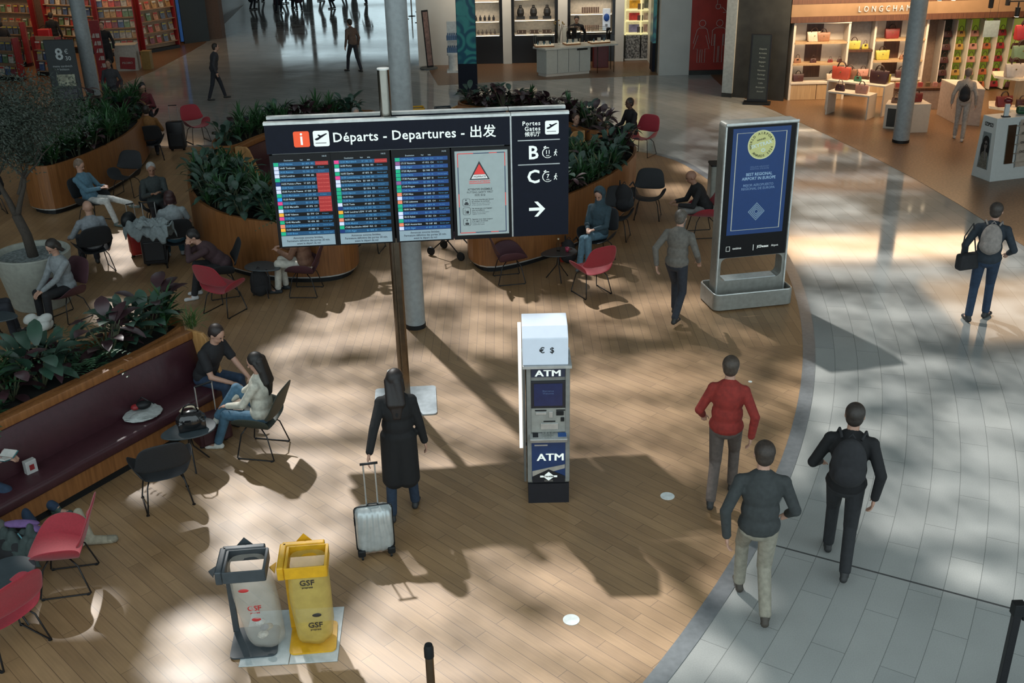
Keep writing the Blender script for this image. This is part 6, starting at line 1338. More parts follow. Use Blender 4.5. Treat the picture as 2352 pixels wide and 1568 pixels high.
# display tables
def utable(x, y, rz, w, d, h, label):
    t = thing('display_table', label, 'table', (x, y, 0), rz); M().box(w/2, d/2, h-.02, w, d, .04).build('table_top', m_sw, t, bevel=.003)
    for u in (.02, w-.02): M().box(u, d/2, (h-.04)/2, .04, d, h-.04).build('side_panel', m_sw, t, bevel=.003)
    return t
utable(8.45, 27.75, -.72, 1.15, .50, .62, 'lower white bridge table in front of the handbag shelves'); utable(8.60, 28.35, -.72, 1.60, .60, .80, 'taller white bridge table behind the lower one')
handbag_at(8.78, 27.75, .62, -.7, BR, 1.0, 'dark brown handbag lying on the lower white table', None, 1); handbag_at(9.22, 27.36, .62, -.7, PK, 1.0, 'pink and red handbag on the lower white table', None, 0); handbag_at(8.98, 28.42, .80, -.7, OR, 1.5, 'large orange-red tote on the taller white table', None, 0); handbag_at(9.32, 28.05, .80, -.7, GN, .8, 'green box bag before the orange-red tote', None, 1); handbag_at(9.78, 27.75, .80, -.7, BR, 1.5, 'large dark brown tote on the taller white table', None, 0)
handbag_at(9.2, 28.45, .80, -.7, TN, 1.2, 'tan bag behind the orange-red tote', None, 0); handbag_at(9.95, 27.85, .80, -.7, YE, 1.0, 'olive yellow bag behind the dark brown tote', None, 0)
t = thing('display_cube', 'white display block left of and behind the round column foot', 'display block', (9.42, 26.05, 0), -.45); M().box(.25, .3, .30, .5, .6, .6).build('block', m_sw, t, bevel=.01); M().box(.25, -.003, .28, .36, .01, .45).build('dark_opening', m_walld, t); handbag_at(9.72, 26.2, .60, -.3, TN, .85, 'tan bag on the white block left of the round column', None, 1)
t = thing('display_cube', 'white display block right of the round column foot', 'display block', (9.85, 25.45, 0), .02); M().box(.25, .45, .34, .5, .8, .68).build('block', m_sw, t, bevel=.01); M().box(.25, .45, .69, .5, .8, .02).build('top_plate', m_sw, t); handbag_at(10.05, 25.8, .70, .1, DR, 1.0, 'dark red bag on the white block right of the round column', None, 0)
t = thing('display_plinth', 'large pale plinth behind the shopper in pale clothes', 'display block', (11.37, 26.3, 0), .0); M().prism([(-.05, 1.2), (-.02, .05), (.48, -.25), (.75, .9)], 0, .90).build('block', mat('plinth_pink', (.40, .32, .27), .5), t, bevel=.01); M().prism([(-.05, 1.2), (-.02, .05), (.48, -.25), (.75, .9)], .90, .92).build('top_plate', m_sw, t)
t = thing('display_island', 'low display island with accessories left of the green bag wall', 'display table', (10.7, 28.1, 0)); M().box(.5, .3, .25, 1.5, .6, .5).build('body', mat('plinth_pink', (.4, .32, .27)), t); M().box(.5, .3, .55, 1.7, .7, .06).build('top', m_dw, t)
for i in range(8): small('small leather accessory on the low display island', 'accessory', 'accessories on the low island', 10.5+i*.2, 28.3, .58, 'box', [(.30, .05, .05), (.12, .08, .04), (.35, .16, .14)][i % 3], .9, 'leather_accessory')
# green bag wall: five columns of five bags
gw = thing('bag_wall', 'lime green bag wall with vertical panels in the handbag shop', 'display wall', (12.35, 30.35, 0), .05)
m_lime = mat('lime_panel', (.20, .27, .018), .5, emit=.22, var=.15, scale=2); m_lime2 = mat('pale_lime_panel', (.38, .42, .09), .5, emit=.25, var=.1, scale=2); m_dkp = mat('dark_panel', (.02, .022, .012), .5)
M().box(1.1, .45, 1.05, 2.5, .05, 2.1).build('backing', m_walld, gw); gx = [0, .38, .78, 1.18, 1.58, 1.98]
for i, x in enumerate(gx):
    M().box(x+.01, .22, 1.02, .03, .42, 1.96).build('divider', m_sw, gw)
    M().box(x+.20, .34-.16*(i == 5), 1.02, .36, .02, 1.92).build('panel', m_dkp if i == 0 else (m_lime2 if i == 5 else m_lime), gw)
bagc = [('dark', BR), ('ochre', (.34, .20, .04)), ('pale pink', PK), ('rust orange', (.34, .09, .03)), ('red', (.26, .015, .02)), ('dark brown', BR)]
for i, x in enumerate(gx):
    for r_ in range(5):
        z = 1.52-r_*.36; X = 12.35+(x+.20)*math.cos(.05); Y = 30.35+(x+.2)*.05+.17-.16*(i == 5)
        lb = '%s bag, %s row, %s panel of the lime green bag wall' % (bagc[i][0], ('top', 'second', 'middle', 'fourth', 'lowest')[r_], ('dark leftmost', 'first green', 'second green', 'third green', 'fourth green', 'palest')[i])
        handbag_at(X, Y, z, .05, bagc[i][1], 1.0, lb, None, 1)
# right hand shelves, sale card, spotlights
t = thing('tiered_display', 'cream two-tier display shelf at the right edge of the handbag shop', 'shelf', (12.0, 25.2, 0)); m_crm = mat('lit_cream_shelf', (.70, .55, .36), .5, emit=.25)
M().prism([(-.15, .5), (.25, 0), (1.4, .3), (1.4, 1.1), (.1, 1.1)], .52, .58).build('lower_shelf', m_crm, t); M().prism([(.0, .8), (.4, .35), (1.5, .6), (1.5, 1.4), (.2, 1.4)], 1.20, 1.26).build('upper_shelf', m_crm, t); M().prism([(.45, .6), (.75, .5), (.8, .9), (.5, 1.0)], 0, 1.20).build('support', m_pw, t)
handbag_at(12.35, 25.75, 1.26, .1, (.58, .52, .46), 1.5, 'white printed tote on the upper cream shelf', None, 0); handbag_at(12.9, 25.95, 1.26, .1, (.12, .12, .13), 1.4, 'grey bag at the right end of the upper cream shelf', None, 0); handbag_at(12.15, 25.6, .58, .1, DR, 1.2, 'shiny dark red bag on the lower cream shelf', None, 0); handbag_at(12.55, 25.5, .58, .1, BR, .9, 'small brown bag at the front of the lower cream shelf', None, 0); handbag_at(13.0, 26.9, 1.5, .1, (.16, .26, .16), 1.5, 'mint green rucksack hanging behind the white tote', None, 0); handbag_at(13.2, 27.3, 1.9, .1, (.45, .03, .04), 1.7, 'bright red bag high at the right edge of the shop', None, 0)
struct(M().box(15.4, 28.4, 2.2, 2.6, .2, 4.4, rz=-.9).build('wall_shop_right', mat('pinkish_wall', (.26, .17, .13), .7)))
t = thing('hanging_card', 'pale blue-grey card hanging above the lime green bag wall', 'sign', (12.9, 28.6, 2.0)); M().box(0, 0, 0, .40, .02, .42).build('card', mat('card_bluegrey', (.20, .26, .27), .6), t); M().tube([(-.1, 0, .2), (-.1, 0, 1.2)], .004, 4).build('wire', m_black, t); M().tube([(.1, 0, .2), (.1, 0, 1.2)], .004, 4).build('wire', m_black, t)
def spot(px, py, z, label, lit=True):
    p = G(px, py, z); t = thing('spotlight', label, 'spotlight', (p.x, p.y, z)); M().cyl(0, 0, 0, .22, .06, 16).tube([(0, 0, .22), (0, 0, .34)], .02, 8).box(0, 0, .36, .5, .03, .03).build('housing', m_black, t)
    M().cyl(0, 0, -.005, .0, .052, 16).build('lens', mat('lamp_lens', (1, .78, .5), .3, emit=9.0, var=.0) if lit else m_black, t)
spot(2335, 38, 2.6, 'black lit spotlight at the right edge above the red bag'); spot(2314, 12, 2.7, 'unlit black spotlight left of the lit one at the upper right', False); spot(2275, 18, 2.7, 'unlit black spotlight beside the hanging card', False); spot(2158, 1, 2.8, 'lit spotlight right of the round column at the top edge'); spot(2190, 0, 2.8, 'second lit spotlight at the top edge, right of the column')
# glasses stand
gs = thing('glasses_stand', 'white slanted sunglasses stand with a black and white portrait', 'display stand', (G(2230, 402).x, G(2230, 402).y, 0), math.atan2((G(2273, 418)-G(2230, 402)).y, (G(2273, 418)-G(2230, 402)).x))
wq = .58; m_gw = mat('stand_white', (.50, .52, .50), .4, var=.03)
prf = [(0, 0), (wq, 0), (wq*.86, 1.30), (wq*.14, 1.30)]; n4 = 4
def trap(nm, P, y0, y1, m, par, bev=0): 
    vs = [(p[0], y0, p[1]) for p in P]+[(p[0], y1, p[1]) for p in P]
    return M().add(vs, [tuple(range(len(P))), tuple(range(len(P), 2*len(P)))[::-1]]+[(i, (i+1) % len(P), (i+1) % len(P)+len(P), i+len(P)) for i in range(len(P))]).build(nm, m, par, bevel=bev, merge=True)
trap('body', prf, 0, 2.4, m_gw, gs, .01)
text('IZIPIZI', .105, m_black, gs, (wq*.50, -.004, 1.14), bold=.02, sx=.85)
po = trap('portrait_panel', [(.13, .22), (.44, .22), (.40, .98), (.17, .98)], -.004, .0, mat('portrait_grey', (.16, .19, .19), .5), gs)
M().ell((.285, -.006, .78), (.10, 0, 0), (0, .004, 0), (0, 0, .13)).ell((.285, -.005, .60), (.125, 0, 0), (0, .003, 0), (0, 0, .26)).build('portrait_hair', m_black, po); M().ell((.295, -.010, .72), (.05, 0, 0), (0, .004, 0), (0, 0, .09)).build('portrait_face', mat('portrait_face', (.12, .10, .09), .6), po); M().ell((.315, -.014, .74), (.022, 0, 0), (0, .003, 0), (0, 0, .024)).ell((.265, -.014, .74), (.022, 0, 0), (0, .003, 0), (0, 0, .024)).build('portrait_glasses', m_black, po); trap('portrait_coat', [(.15, .23), (.42, .23), (.38, .56), (.29, .60), (.21, .54)], -.009, -.004, mat('portrait_coat', (.13, .12, .095), .7, var=.6, scale=60), po); M().tube([(.33, -.014, .40), (.31, -.014, .55), (.30, -.014, .64)], .016, 6).build('portrait_hand', mat('portrait_face', (.12, .10, .09)), po)
# long side with racks: local x ~ .50 slanted plane facing +x
rk = M(); sl = (wq*.14)/1.30
def sx_(z): return wq-.0*z-(wq*.14)*z/1.30
for i in range(6):
    y = .55+i*.30; M().tube([(sx_(.25)+.015, y, .25), (sx_(1.2)+.015, y, 1.2)], .006, 4).build('rack_rod', m_black, gs)
M().box(sx_(.75)+.006, 1.45, .75, .01, 1.75, .98, ry=-math.atan(sl)).build('rack_panel', mat('rack_pale', (.36, .30, .24)), gs)
for r_ in range(5):
    z = 1.12-r_*.19; M().box(sx_(z)+.02, 1.3, z, .04, 1.6, .012).build('rack_shelf', mat('rack_pale', (.36, .30, .24)), gs)
M().box(sx_(.75)+.012, .38, .75, .02, .20, .8, ry=-math.atan(sl)).build('mirror', m_steel, gs)
for r_ in range(4):
    for i in range(5):
        y = .66+i*.30; z = 1.13-r_*.19; w = M()
        for g in (-1, 1): w.tube([(0, g*.032+.026*math.cos(a), .018*math.sin(a)) for a in [2*PI*k/10 for k in range(10)]], .005, 4, closed=True)
        o = w.tube([(0, -.01, .004), (0, .01, .004)], .005, 4).build('sunglasses', m_black, rz=0)
        a_ = gs.rotation_euler.z; lx = sx_(z)+.05; o.location = (gs.location.x+lx*math.cos(a_)-y*math.sin(a_), gs.location.y+lx*math.sin(a_)+y*math.cos(a_), z+.03); o.rotation_euler.z = a_; tag(o, 'dark pair of sunglasses on the racks of the white slanted stand', 'sunglasses', 'sunglasses on the white stand')
t = thing('counter_display', 'small dark red cap display on a short post on the sunglasses stand', 'display', (G(2310, 268, 1.3).x, G(2310, 268, 1.3).y, 1.30)); M().box(0, 0, .01, .16, .10, .02).build('foot', m_black, t); M().box(0, 0, .14, .09, .05, .24).build('post', m_gw, t); M().ell((0, 0, .33), (.09, 0, 0), (0, .07, 0), (0, 0, .06)).build('head', mat('dark_red_gloss', (.12, .01, .012), .2), t, smooth=True)
t = thing('green_case', 'rounded dark green case on top of the sunglasses stand at the right edge', 'case', (G(2350, 262, 1.3).x, G(2350, 262, 1.3).y, 1.30)); M().box(0, 0, .09, .30, .14, .17).build('case_body', mat('bottle_green', (.01, .06, .02), .4), t, bevel=.05); M().box(0, -.072, .09, .24, .01, .01).build('seam', m_black, t)
# ------------------------------------------------------------------ news shop, upper left
m_nred = mat('news_red', (.22, .012, .014), .5); m_nsh = mat('news_shelf', (.30, .19, .11), .6)
struct(M().prism([(-30, 46.5), (-15.6, 41.2), (-11.6, 44.2), (-11.5, 44.4), (-15.6, 41.5), (-30, 46.8)], 0, 5.5).build('wall_news', mat('news_wall', (.10, .055, .035), .7)))
wbox('wall_news_side', -13.6, -13.4, 47.5, WY, 0, 5.5, mat('bronze_wall', (.10, .07, .05), .4))
rm2 = random.Random(21); MG = {}
mcols = [(.40, .05, .04), (.42, .36, .26), (.10, .12, .16), (.38, .22, .08), (.50, .46, .40), (.20, .05, .06), (.12, .20, .10), (.45, .20, .10), (.30, .28, .24), (.06, .10, .20)]
nmag = [0]
def magazine(x, y, z, rz, k, label, group, s=1.0):
    if nmag[0] > 285: return
    nmag[0] += 1
    if k not in MG:
        o = thing('magazine', label, 'magazine', (x, y, z), rz, group); M().box(0, 0, .14, .20, .015, .28, rx=-.2).build('cover', mat('mag_cover_%d' % k, mcols[k], .4, var=.5, scale=9), o); M().box(0, -.012, .235, .17, .012, .05, rx=-.2).build('masthead', mat('mag_title_%d' % (k % 3), [(.5, .48, .42), (.45, .04, .03), (.45, .35, .06)][k % 3], .5), o); MG[k] = o; return
    dup(MG[k], (x, y, z), rz, label, group, s)
def rack(px0, px1, depth, levels, label, grp, maglabel, n, header=None, hz=None):
    a, b = Vector(px0), Vector(px1); d = b-a; L = d.length; rz = math.atan2(d.y, d.x); t = thing('magazine_rack', label, 'rack', (a.x, a.y, 0), rz); H = levels[-1]+.42
    M().box(L/2, depth/2, H/2, L, .03, H).build('back_panel', m_nsh, t); M().box(.015, depth/4, H/2, .03, depth/2+.1, H).build('side_panel', m_nred, t); M().box(L-.015, depth/4, H/2, .03, depth/2+.1, H).build('side_panel', m_nred, t); M().box(L/2, depth/4, .06, L, depth/2+.1, .12).build('plinth', m_black, t)
    for z in levels: M().box(L/2, depth/4, z-.012, L-.04, depth/2, .024).build('shelf', m_nsh, t)
    if header: M().box(L/2, depth/2-.04, H+.16, L, .05, .32).build('header_board', m_nred, t); text(header, .20, mat('news_header_white', (.45, .36, .32), .5), t, (L/2, depth/2-.075, H+.16), bold=.01)
    dn = d.normalized(); nn = Vector((-dn.y, dn.x))
    for z in levels:
        for i in range(n):
            u = (i+.5)*L/n; p = a+dn*u+nn*(depth*.32); magazine(p.x, p.y, z, rz, rm2.randrange(10), maglabel, grp, 1.0 if L/n > .2 else .9)
rack((-15.0, 40.06), (-13.72, 40.3), .4, (.25, .62, 1.0, 1.38, 1.75), 'magazine rack under the red header at the back of the news shop', 'magazines under the red header', 'colourful magazine on the rack under the red header', 6, 'Presse')
rack((-13.6, 40.5), (-12.7, 41.9), .4, (.30, .72, 1.14, 1.56), 'newspaper rack right of the red header rack', 'newspapers right of the header rack', 'newspaper on the rack beside the dark price board', 5, 'relay')
rack((-17.6, 41.6), (-15.3, 40.6), .4, (.25, .62, 1.0, 1.38, 1.75), 'long magazine rack behind the pale column in the news shop', 'magazines behind the pale column', 'magazine on the long rack behind the pale column', 9, 'Livres')
rack((-22.5, 43.5), (-18.2, 41.9), .4, (.4, .9, 1.4, 1.9), 'long back wall rack at the far left of the news shop', 'magazines on the far left wall', 'magazine on the far left wall rack', 14)
rack((-15.95, 36.3), (-15.0, 36.05), .4, (.15, .50, .85), 'low gondola rack left of the eight-euro price totem', 'magazines on the low gondola', 'magazine on the low gondola left of the price totem', 4)
rack((-17.0, 35.6), (-16.1, 35.3), .4, (.15, .55, .95), 'low rounded rack behind the olive tree crown', 'magazines behind the tree crown', 'magazine on the low rack behind the olive tree crown', 4)
rack((-18.6, 38.6), (-17.0, 38.1), .4, (.2, .65, 1.1), 'rack with pale shelf edges at the upper left of the news shop', 'magazines at the upper left', 'magazine on the upper left rack with pale shelf edges', 7)
# price totem
p = G(205, 236); t = thing('price_totem', 'dark promotional totem reading 8 euro 30 in front of the pale column', 'sign', (-13.36, 31.02, 0), .03); M().prism(rrect(1.0, .4, .1, 4, .45, .1), 0, .05).build('base', m_black, t); M().box(.45, .1, .95, .86, .06, 1.85).build('panel', mat('totem_dark', (.012, .018, .02), .4), t, bevel=.02)
text('8', .46, m_whtxt2 if False else mat('price_white', (.46, .50, .50), .5), t, (.42, .06, 1.45), bold=.02); text('€', .18, mat('price_white', (.46, .50, .50)), t, (.64, .06, 1.53)); text('30', .17, mat('price_white', (.46, .50, .50)), t, (.66, .06, 1.34), bold=.01)
text('menu sandwich\n+ boisson', .09, mat('price_white', (.46, .50, .50)), t, (.46, .06, 1.08)); M().box(.50, .055, .72, .52, .02, .34).build('food_photo', mat('food_photo', (.30, .30, .22), .5, var=.6, scale=8), t); M().box(.45, .055, .35, .60, .02, .25).build('dark_photo', mat('dark_photo', (.06, .06, .07), .5, var=.7, scale=9), t); M().box(.48, .055, .15, .62, .02, .03).build('pink_line', mat('pink_line', (.3, .06, .08)), t)
t = thing('price_board', 'dark price board with 8 euro 50 at the entrance of the news shop', 'sign', (-12.75, 42.9, 0), .75); M().box(.5, 0, 1.3, 1.1, .08, 2.6).build('panel', mat('totem_dark', (.012, .018, .02)), t); text('8 € 50', .26, mat('price_dim', (.20, .22, .23), .5), t, (.5, -.05, 1.75)); M().box(-.12, 0, 1.4, .10, .06, 2.6).build('blue_edge', mat('led_blue', (.01, .05, .16), .4, emit=.5), t)
# red card rack and promotion box
t = thing('card_rack', 'tall narrow red card rack with white cards beside the pale column', 'rack', (-13.30, 34.85, 0), .25); M().box(.1, .0, .98, .30, .05, 1.95, rx=.10).build('panel', m_nred, t, bevel=.01); M().box(.1, .0, .03, .5, .45, .06).build('base', m_nred, t)
for r_ in range(5):
    for c_ in (0, 1):
        o = M().box(0, 0, .06, .11, .03, .13).build('gift_card_pack', mat('card_pack', (.42, .34, .30), .5, var=.3, scale=12)); o.location = (-13.27+c_*.14, 34.78+.13-.03*r_, .45+r_*.24); tag(o, 'white card pack hanging on the tall narrow red rack', 'card pack', 'card packs on the red rack')
t = thing('promotion_box', 'white and red cardboard promotion box on the brown floor of the news shop', 'display box', (-13.40, 36.75, 0), .15); M().box(.35, .3, .42, .72, .6, .84).build('body', mat('promo_white', (.36, .34, .30), .6), t); M().box(.38, -.005, .26, .50, .01, .40, ry=.1).build('red_panel', m_nred, t); text('PROMO', .10, mat('promo_white', (.36, .34, .30)), t, (.38, -.015, .27), bold=.01); M().box(-.01, .3, .30, .02, .55, .55).build('side_panel', m_nred, t); M().box(.35, .3, .85, .74, .62, .03).build('lid', mat('promo_white', (.36, .34, .30)), t)
t = thing('yellow_bin', 'yellow box standing behind the white promotion box', 'box', (-12.45, 37.15, 0)); M().box(0, 0, .3, .3, .3, .6).build('body', mat('dull_yellow', (.22, .13, .03), .6), t); M().box(0, 0, .61, .32, .32, .02).build('lid', mat('dull_yellow', (.22, .13, .03)), t)
t = thing('poster_stand', 'poster stand with a yellow picture at the top left of the bright windows', 'sign', (G(490, 60).x, G(490, 60).y, 0), .2); M().box(0, 0, 1.1, .55, .05, 2.2).build('panel', m_black, t); M().box(0, -.03, 1.3, .44, .01, 1.6).build('picture', mat('poster_ochre', (.26, .18, .04), .6, var=.5, scale=3), t)
for i, (x, y, lb) in enumerate(((-16.4, 39.3, 'browsing person in dark clothes among the racks beside the pale column'), (-17.3, 37.2, 'person in dark clothes at the low racks, upper left'), (-16.5, 34.4, 'person in dark clothes half hidden by the olive tree crown'))): person(lb, x, y, 1.5+i, top=('blk2', (.010, .010, .012)), topkind='jacket', legs=('darkn', (.015, .017, .024)), vox=.016)
rd = thing('red_bucket', 'bright red square basket on the rack at the upper left', 'basket', (-16.25, 38.2, .9)); M().box(0, 0, .2, .42, .3, .36).build('body', mat('bright_red_plastic', (.40, .010, .012), .4), rd, bevel=.03); M().tube([(-.2, 0, .38), (0, 0, .5), (.2, 0, .38)], .01, 5).build('handle', m_black, rd); M().box(0, 0, -.45, .5, .4, .86).build('stand', m_nsh, rd)
# ------------------------------------------------------------------ luggage and loose things
def case2(x, y, rz, col, w, h, label):
    t = thing('suitcase', label, 'suitcase', (x, y, 0), rz); m = mat('case_%.2f_%.2f' % (col[0], col[1]), col, .5); M().box(0, 0, .05+h/2, w, .24, h).build('body', m, t, bevel=.04, smooth=2); M().box(0, -.125, .05+h*.35, w*.8, .03, h*.5).build('front_pocket', m, t, bevel=.015)
    for g in (-1, 1): M().tube([(g*w*.25, .06, h+.04), (g*w*.25, .06, h+.42)], .008, 6).build('handle_tube', m_alu, t); M().cyl(g*w*.35, 0, 0, .05, .03, 12).build('wheel', m_black, t)
    M().tube([(-w*.25, .06, h+.42), (w*.25, .06, h+.42)], .012, 6).build('grip', m_black, t); return t
q = G(362, 608); case2(q.x, q.y, .2, (.010, .010, .012), .42, .68, 'large black suitcase under the grey coat beside the grey-haired person')
q = G(492, 1018); case2(q.x, q.y, .7, (.040, .010, .013), .42, .34, 'dark maroon bag on the floor under the table with the black handbag')
q = G(322, 588); case2(q.x-.02, q.y, .5, (.30, .015, .012), .26, .52, 'red suitcase left of the large black one')
def drape(name, col, parent, L, Wd, seed, sag=.25, amp=.035, loc=(0, 0, 0), rz=0):
    r3 = random.Random(seed); ph = [r3.uniform(0, 6.28) for _ in range(6)]; nx, ny = 44, 26; vs = []; fs = []
    for i in range(nx+1):
        for j in range(ny+1):
            u = i/nx*2-1; v = j/ny*2-1; ed = abs(v)**2.2
            z = amp*(math.sin(u*9+ph[0]+v*2)+.7*math.sin(u*17+ph[1]-v*5)+.8*math.sin(v*11+u*6+ph[2]))-sag*ed-sag*.5*max(0, abs(u)-.7)
            vs.append((u*L*(1+.05*math.sin(v*7+ph[3])), v*Wd*(1-.35*ed)*(1+.12*math.sin(u*6+ph[4])), z))
    fs = [(i*(ny+1)+j, (i+1)*(ny+1)+j, (i+1)*(ny+1)+j+1, i*(ny+1)+j+1) for i in range(nx) for j in range(ny)]
    o = M().add(vs, fs).build(name, col, parent, solid=.02, smooth=True); o.location = loc; o.rotation_euler.z = rz; return o
q = G(340, 505, .95); t = thing('coat', 'grey crumpled coat and bag lying on top of the suitcases', 'coat', (q.x, q.y, .93), -.35); rr = random.Random(4)
drape('fabric', cloth('silvergrey', (.17, .20, .205)), t, .42, .24, 5); drape('sleeve', cloth('silvergrey', (.17, .20, .205)), t, .26, .09, 8, .08, .02, (.15, -.1, .05), .5); M().ell((-.40, .0, -.02), (.10, 0, .05), (0, .15, 0), (-.03, 0, .14)).build('dark_bag', m_black, t, smooth=True)
q = G(410, 345); case2(q.x, q.y, .1, (.012, .014, .018), .40, .66, 'black suitcase beside the person in the ochre jacket'); 
backpack(G(1430, 535).x, G(1430, 535).y, .42, 1.2, cloth('bagblack', (.014, .014, .016)), 'black rucksack piled on the dark chair beside the denim-jacket woman', 1.1)
backpack(G(600, 680).x, G(600, 680).y, .02, -1.2, cloth('bagblack', (.014, .014, .016)), 'black bag on the floor under the small grey table by the pale trousers', 1.0)
backpack(G(1305, 605).x, G(1305, 605).y, .02, 1.2, cloth('bagblack', (.014, .014, .016)), 'dark bag on the floor beside the black side table', .9)
q = G(1293, 600); o = thing('thermos', 'red flask standing on the floor beside the black side table', 'flask', (q.x, q.y, 0)); M().lathe([(.05, 0), (.055, .02), (.055, .26), (.03, .30)], 18).build('body', mat('flask_red', (.30, .02, .012), .3), o, smooth=2); M().cyl(0, 0, .30, .34, .03, 14).build('cap', m_black, o)
p = T3.location; o = thing('bottle', 'small clear bottle with pale cap on the black side table', 'bottle', (p.x+.02, p.y+.05, .48)); M().lathe([(.03, 0), (.032, .12), (.012, .16), (.012, .19)], 14).build('body', m_glass, o, smooth=True); M().cyl(0, 0, .19, .21, .015, 10).build('cap', mat('cap_cream', (.5, .45, .3)), o)
o = thing('cup', 'small pink cup on the black side table', 'cup', (p.x+.16, p.y+.0, .48)); M().lathe([(.025, 0), (.035, .07), (.032, .07), (.024, .004)], 14).build('body', mat('cup_pink', (.30, .03, .07), .4), o, smooth=True); M().tube([(.033, 0, .05), (.052, 0, .04), (.033, 0, .02)], .004, 5).build('handle', mat('cup_pink', (.30, .03, .07)), o)
p = T1.location; o = thing('handbag', 'shiny black handbag on the grey teardrop table', 'handbag', (p.x+.06, p.y+.02, .48), .4); w = M().ell((0, 0, .11), (.17, 0, 0), (0, .12, 0), (0, 0, .12)); w.box(0, 0, .06, .30, .18, .10); remesh(w, 'bag_body', mat('patent_black', (.010, .010, .011), .15, coat=.5), o, .012, 3); M().tube([(-.09, -.02, .2), (-.06, -.05, .30), (0, -.06, .33), (.06, -.05, .30), (.09, -.02, .2)], .010, 6).build('handle', m_black, o, smooth=True); M().tube([(-.10, .03, .21), (-.05, .05, .25), (.04, .05, .24), (.10, .02, .21)], .012, 6).build('pale_strap', mat('strap_cream', (.42, .36, .25), .5), o)
# things on the long bench
o_ = bench_pt(1.02, .34); t = thing('folded_coat', 'round pale grey folded garment on the long maroon bench', 'coat', (o_.x, o_.y, .46), .9); w = M().ell((0, 0, .03), (.24, 0, 0), (0, .20, 0), (0, 0, .035)); w.ell((.1, .05, .04), (.12, 0, 0), (0, .1, 0), (0, 0, .04)); w.ell((-.08, -.06, .045), (.13, 0, 0), (0, .08, 0), (0, 0, .035)); remesh(w, 'fabric', cloth('palegarment', (.34, .36, .35)), t, .010, 2); M().tube([(-.24, 0, .05), (-.1, -.15, .06), (.05, -.2, .04)], .012, 6).build('sleeve_edge', cloth('palegarment2', (.25, .27, .26)), t)
t = thing('small_bag', 'small black and red strapped bag on the pale folded garment', 'bag', (o_.x+.01, o_.y+.03, .535), .4); M().ell((0, 0, .05), (.09, 0, 0), (0, .06, 0), (0, 0, .05)).build('bag_body', m_black, t, smooth=True); M().ell((-.09, 0, .04), (.05, 0, 0), (0, .05, 0), (0, 0, .035)).build('red_pouch', m_nred, t, smooth=True); M().tube([(-.05, .04, .09), (0, .02, .14), (.06, -.02, .10), (.12, 0, .04)], .007, 5).build('strap', m_black, t)
o_ = bench_pt(-.42, .30); t = thing('paper_bag', 'small white paper bag with a red print on the long bench beside the reader', 'bag', (o_.x, o_.y, .46), .9); M().box(0, 0, .07, .12, .07, .15).build('bag_body', mat('paper_white', (.38, .37, .36), .7), t, bevel=.006); M().box(0, -.037, .07, .05, .004, .06).build('red_print', m_nred, t)
# coat pile lower left
q = G(42, 1250, .30); t = thing('coat_pile', 'pile of dark green and purple jackets and bags at the lower left', 'clothes', (q.x, q.y, 0)); w = M().ell((-.08, 0, .22), (.30, 0, 0), (0, .18, 0), (0, 0, .20))
remesh(w, 'bag_body', m_bp, t, .015, 2); drape('jacket', cloth('greencoat', (.040, .058, .055)), t, .33, .24, 3, .26, .035, (-.08, 0, .42)); M().ell((.02, .10, .47), (.17, .03, -.02), (0, .06, 0), (0, 0, .03)).ell((.16, .06, .44), (.08, 0, -.03), (0, .05, 0), (0, 0, .03)).build('purple_scarf', cloth('purple', (.16, .09, .24)), t, smooth=True); M().tube([(.05, -.05, .46), (.15, -.12, .38), (.16, -.16, .28), (.10, -.2, .22)], .007, 6).build('cyan_cord', mat('cyan_cord', (.10, .28, .32)), t, smooth=True); M().ell((-.20, .05, .46), (.10, 0, 0), (0, .10, 0), (0, 0, .08)).build('grey_cap', cloth('greycap', (.08, .085, .075)), t, smooth=True)
q = G(238, 1262); t = thing('cream_jacket', 'cream garment trailing on the floor behind the red chair', 'clothes', (q.x-.1, q.y+.06, 0)); w = M().cap((-.18, .16, .30), (-.06, .04, .06), .05, .055).cap((-.06, .04, .05), (.14, .06, .04), .055, .045).ell((-.20, .0, .05), (.12, 0, 0), (0, .10, 0), (0, 0, .045)); remesh(w, 'fabric', cloth('creamcloth', (.30, .27, .20)), t, .010, 2); M().cap((.13, .06, .045), (.17, .065, .045), .046, .042).build('cuff', cloth('creamcloth2', (.22, .2, .15)), t)
# white paper bag near tree pot and table
q = G(90, 745, .3); t = thing('white_bag', 'white crumpled bag behind the plants below the tree pot', 'bag', (q.x, q.y, 0)); w = M()
for i in range(10): w.ell((rr.uniform(-.12, .12), rr.uniform(-.08, .08), rr.uniform(.1, .42)), (rr.uniform(.06, .12), 0, .03), (0, .07, 0), (0, 0, .08))
remesh(w, 'bag_body', mat('paperwhite', (.42, .43, .41), .8), t, .012, 1); M().ell((-.10, -.08, .20), (.06, 0, 0), (0, .05, 0), (0, 0, .11)).build('red_pouch', m_nred, t, smooth=True)
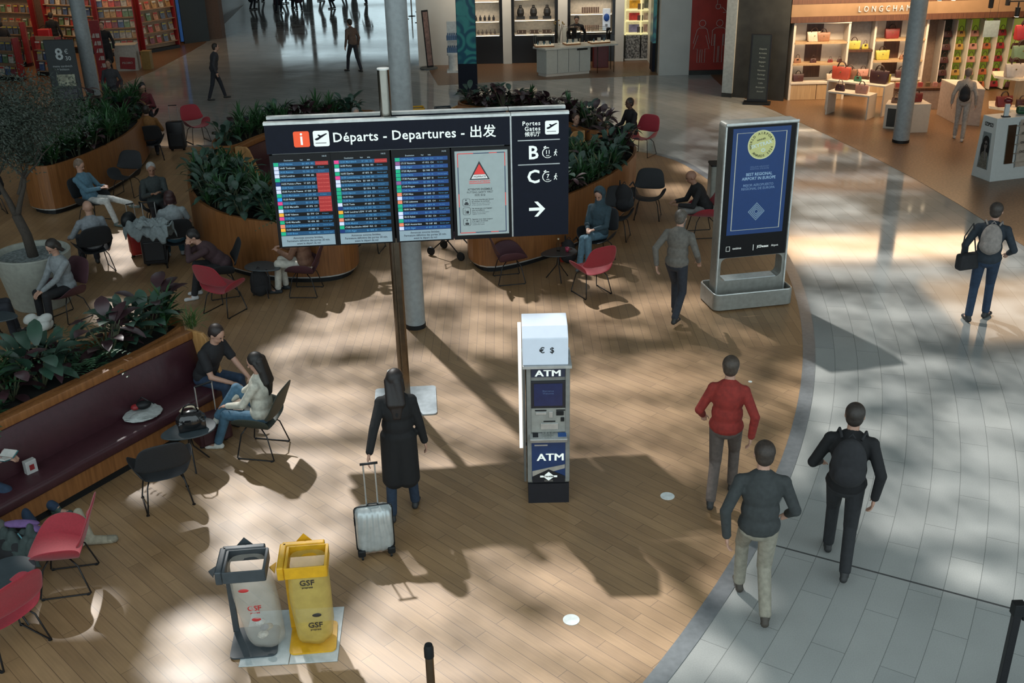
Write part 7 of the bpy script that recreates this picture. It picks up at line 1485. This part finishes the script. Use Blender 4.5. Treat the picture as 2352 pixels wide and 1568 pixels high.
# pushchair
q = G(1040, 585); t = thing('pushchair', 'dark folding pushchair behind the planter under the poster screen', 'pushchair', (q.x, q.y, 0), 2.6)
for xx, yy_ in ((-.3, -.2), (-.3, .2), (.32, -.2), (.32, .2)): w = M().lathe([(.0, -.02), (.07, -.02), (.08, 0), (.07, .02), (0, .02)], 18); o = w.build('wheel', m_black, t, smooth=2, loc=(xx, yy_, .082)); o.rotation_euler = (PI/2, 0, 0)
M().tube([(-.3, -.2, .08), (.3, -.17, .62), (.45, -.17, 1.0), (.45, .17, 1.0), (.3, .17, .62), (-.3, .2, .08)], .012, 6).tube([(.32, -.2, .08), (-.15, -.17, .5)], .012, 6).tube([(.32, .2, .08), (-.15, .17, .5)], .012, 6).build('frame', m_metalblk, t); M().box(-.02, 0, .40, .34, .30, .05, ry=-.15).box(.16, 0, .60, .06, .30, .42, ry=.35).build('seat', cloth('plumseat', (.06, .03, .05)), t, bevel=.02); M().ell((.12, 0, .80), (.20, 0, 0), (0, .17, 0), (0, 0, .14)).build('hood', m_marfab, t, smooth=True)
# two bag bins far back
def far_bin(px, py, m, label):
    q = G(px, py, .85); t = thing('bag_bin', label, 'bin', (q.x, q.y, 0), .2); M().box(0, 0, .02, .45, .4, .03).build('base', m, t); M().box(-.2, .1, .42, .05, .03, .80).build('post', m, t); M().box(0, -.16, .84, .40, .02, .06).box(0, .16, .84, .40, .02, .06).box(-.19, 0, .84, .02, .34, .06).box(.19, 0, .84, .02, .34, .06).build('hoop', m, t); M().lathe([(.17, .84), (.16, .5), (.13, .12), (.02, .08)], 16).build('bag', mat('far_clear_bag', (.30, .29, .26), .4, alpha=.75), t, smooth=True)
far_bin(955, 248, m_byl, 'far bag bin with a yellow rim right of the big white column'); far_bin(1018, 248, m_bgr, 'far bag bin with a dark rim beside the yellow one')
q = G(1642, 372, .9); t = thing('litter_bin', 'slim pale grey litter bin behind the totem at the wood edge', 'bin', (q.x+.10, q.y-.1, 0)); M().prism(rrect(.42, .36, .04, 4), 0, .88).build('body', mat('bin_pale', (.22, .22, .19), .5), t, bevel=.005); M().prism(rrect(.44, .38, .04, 4), .88, .91).build('lid', m_black, t)
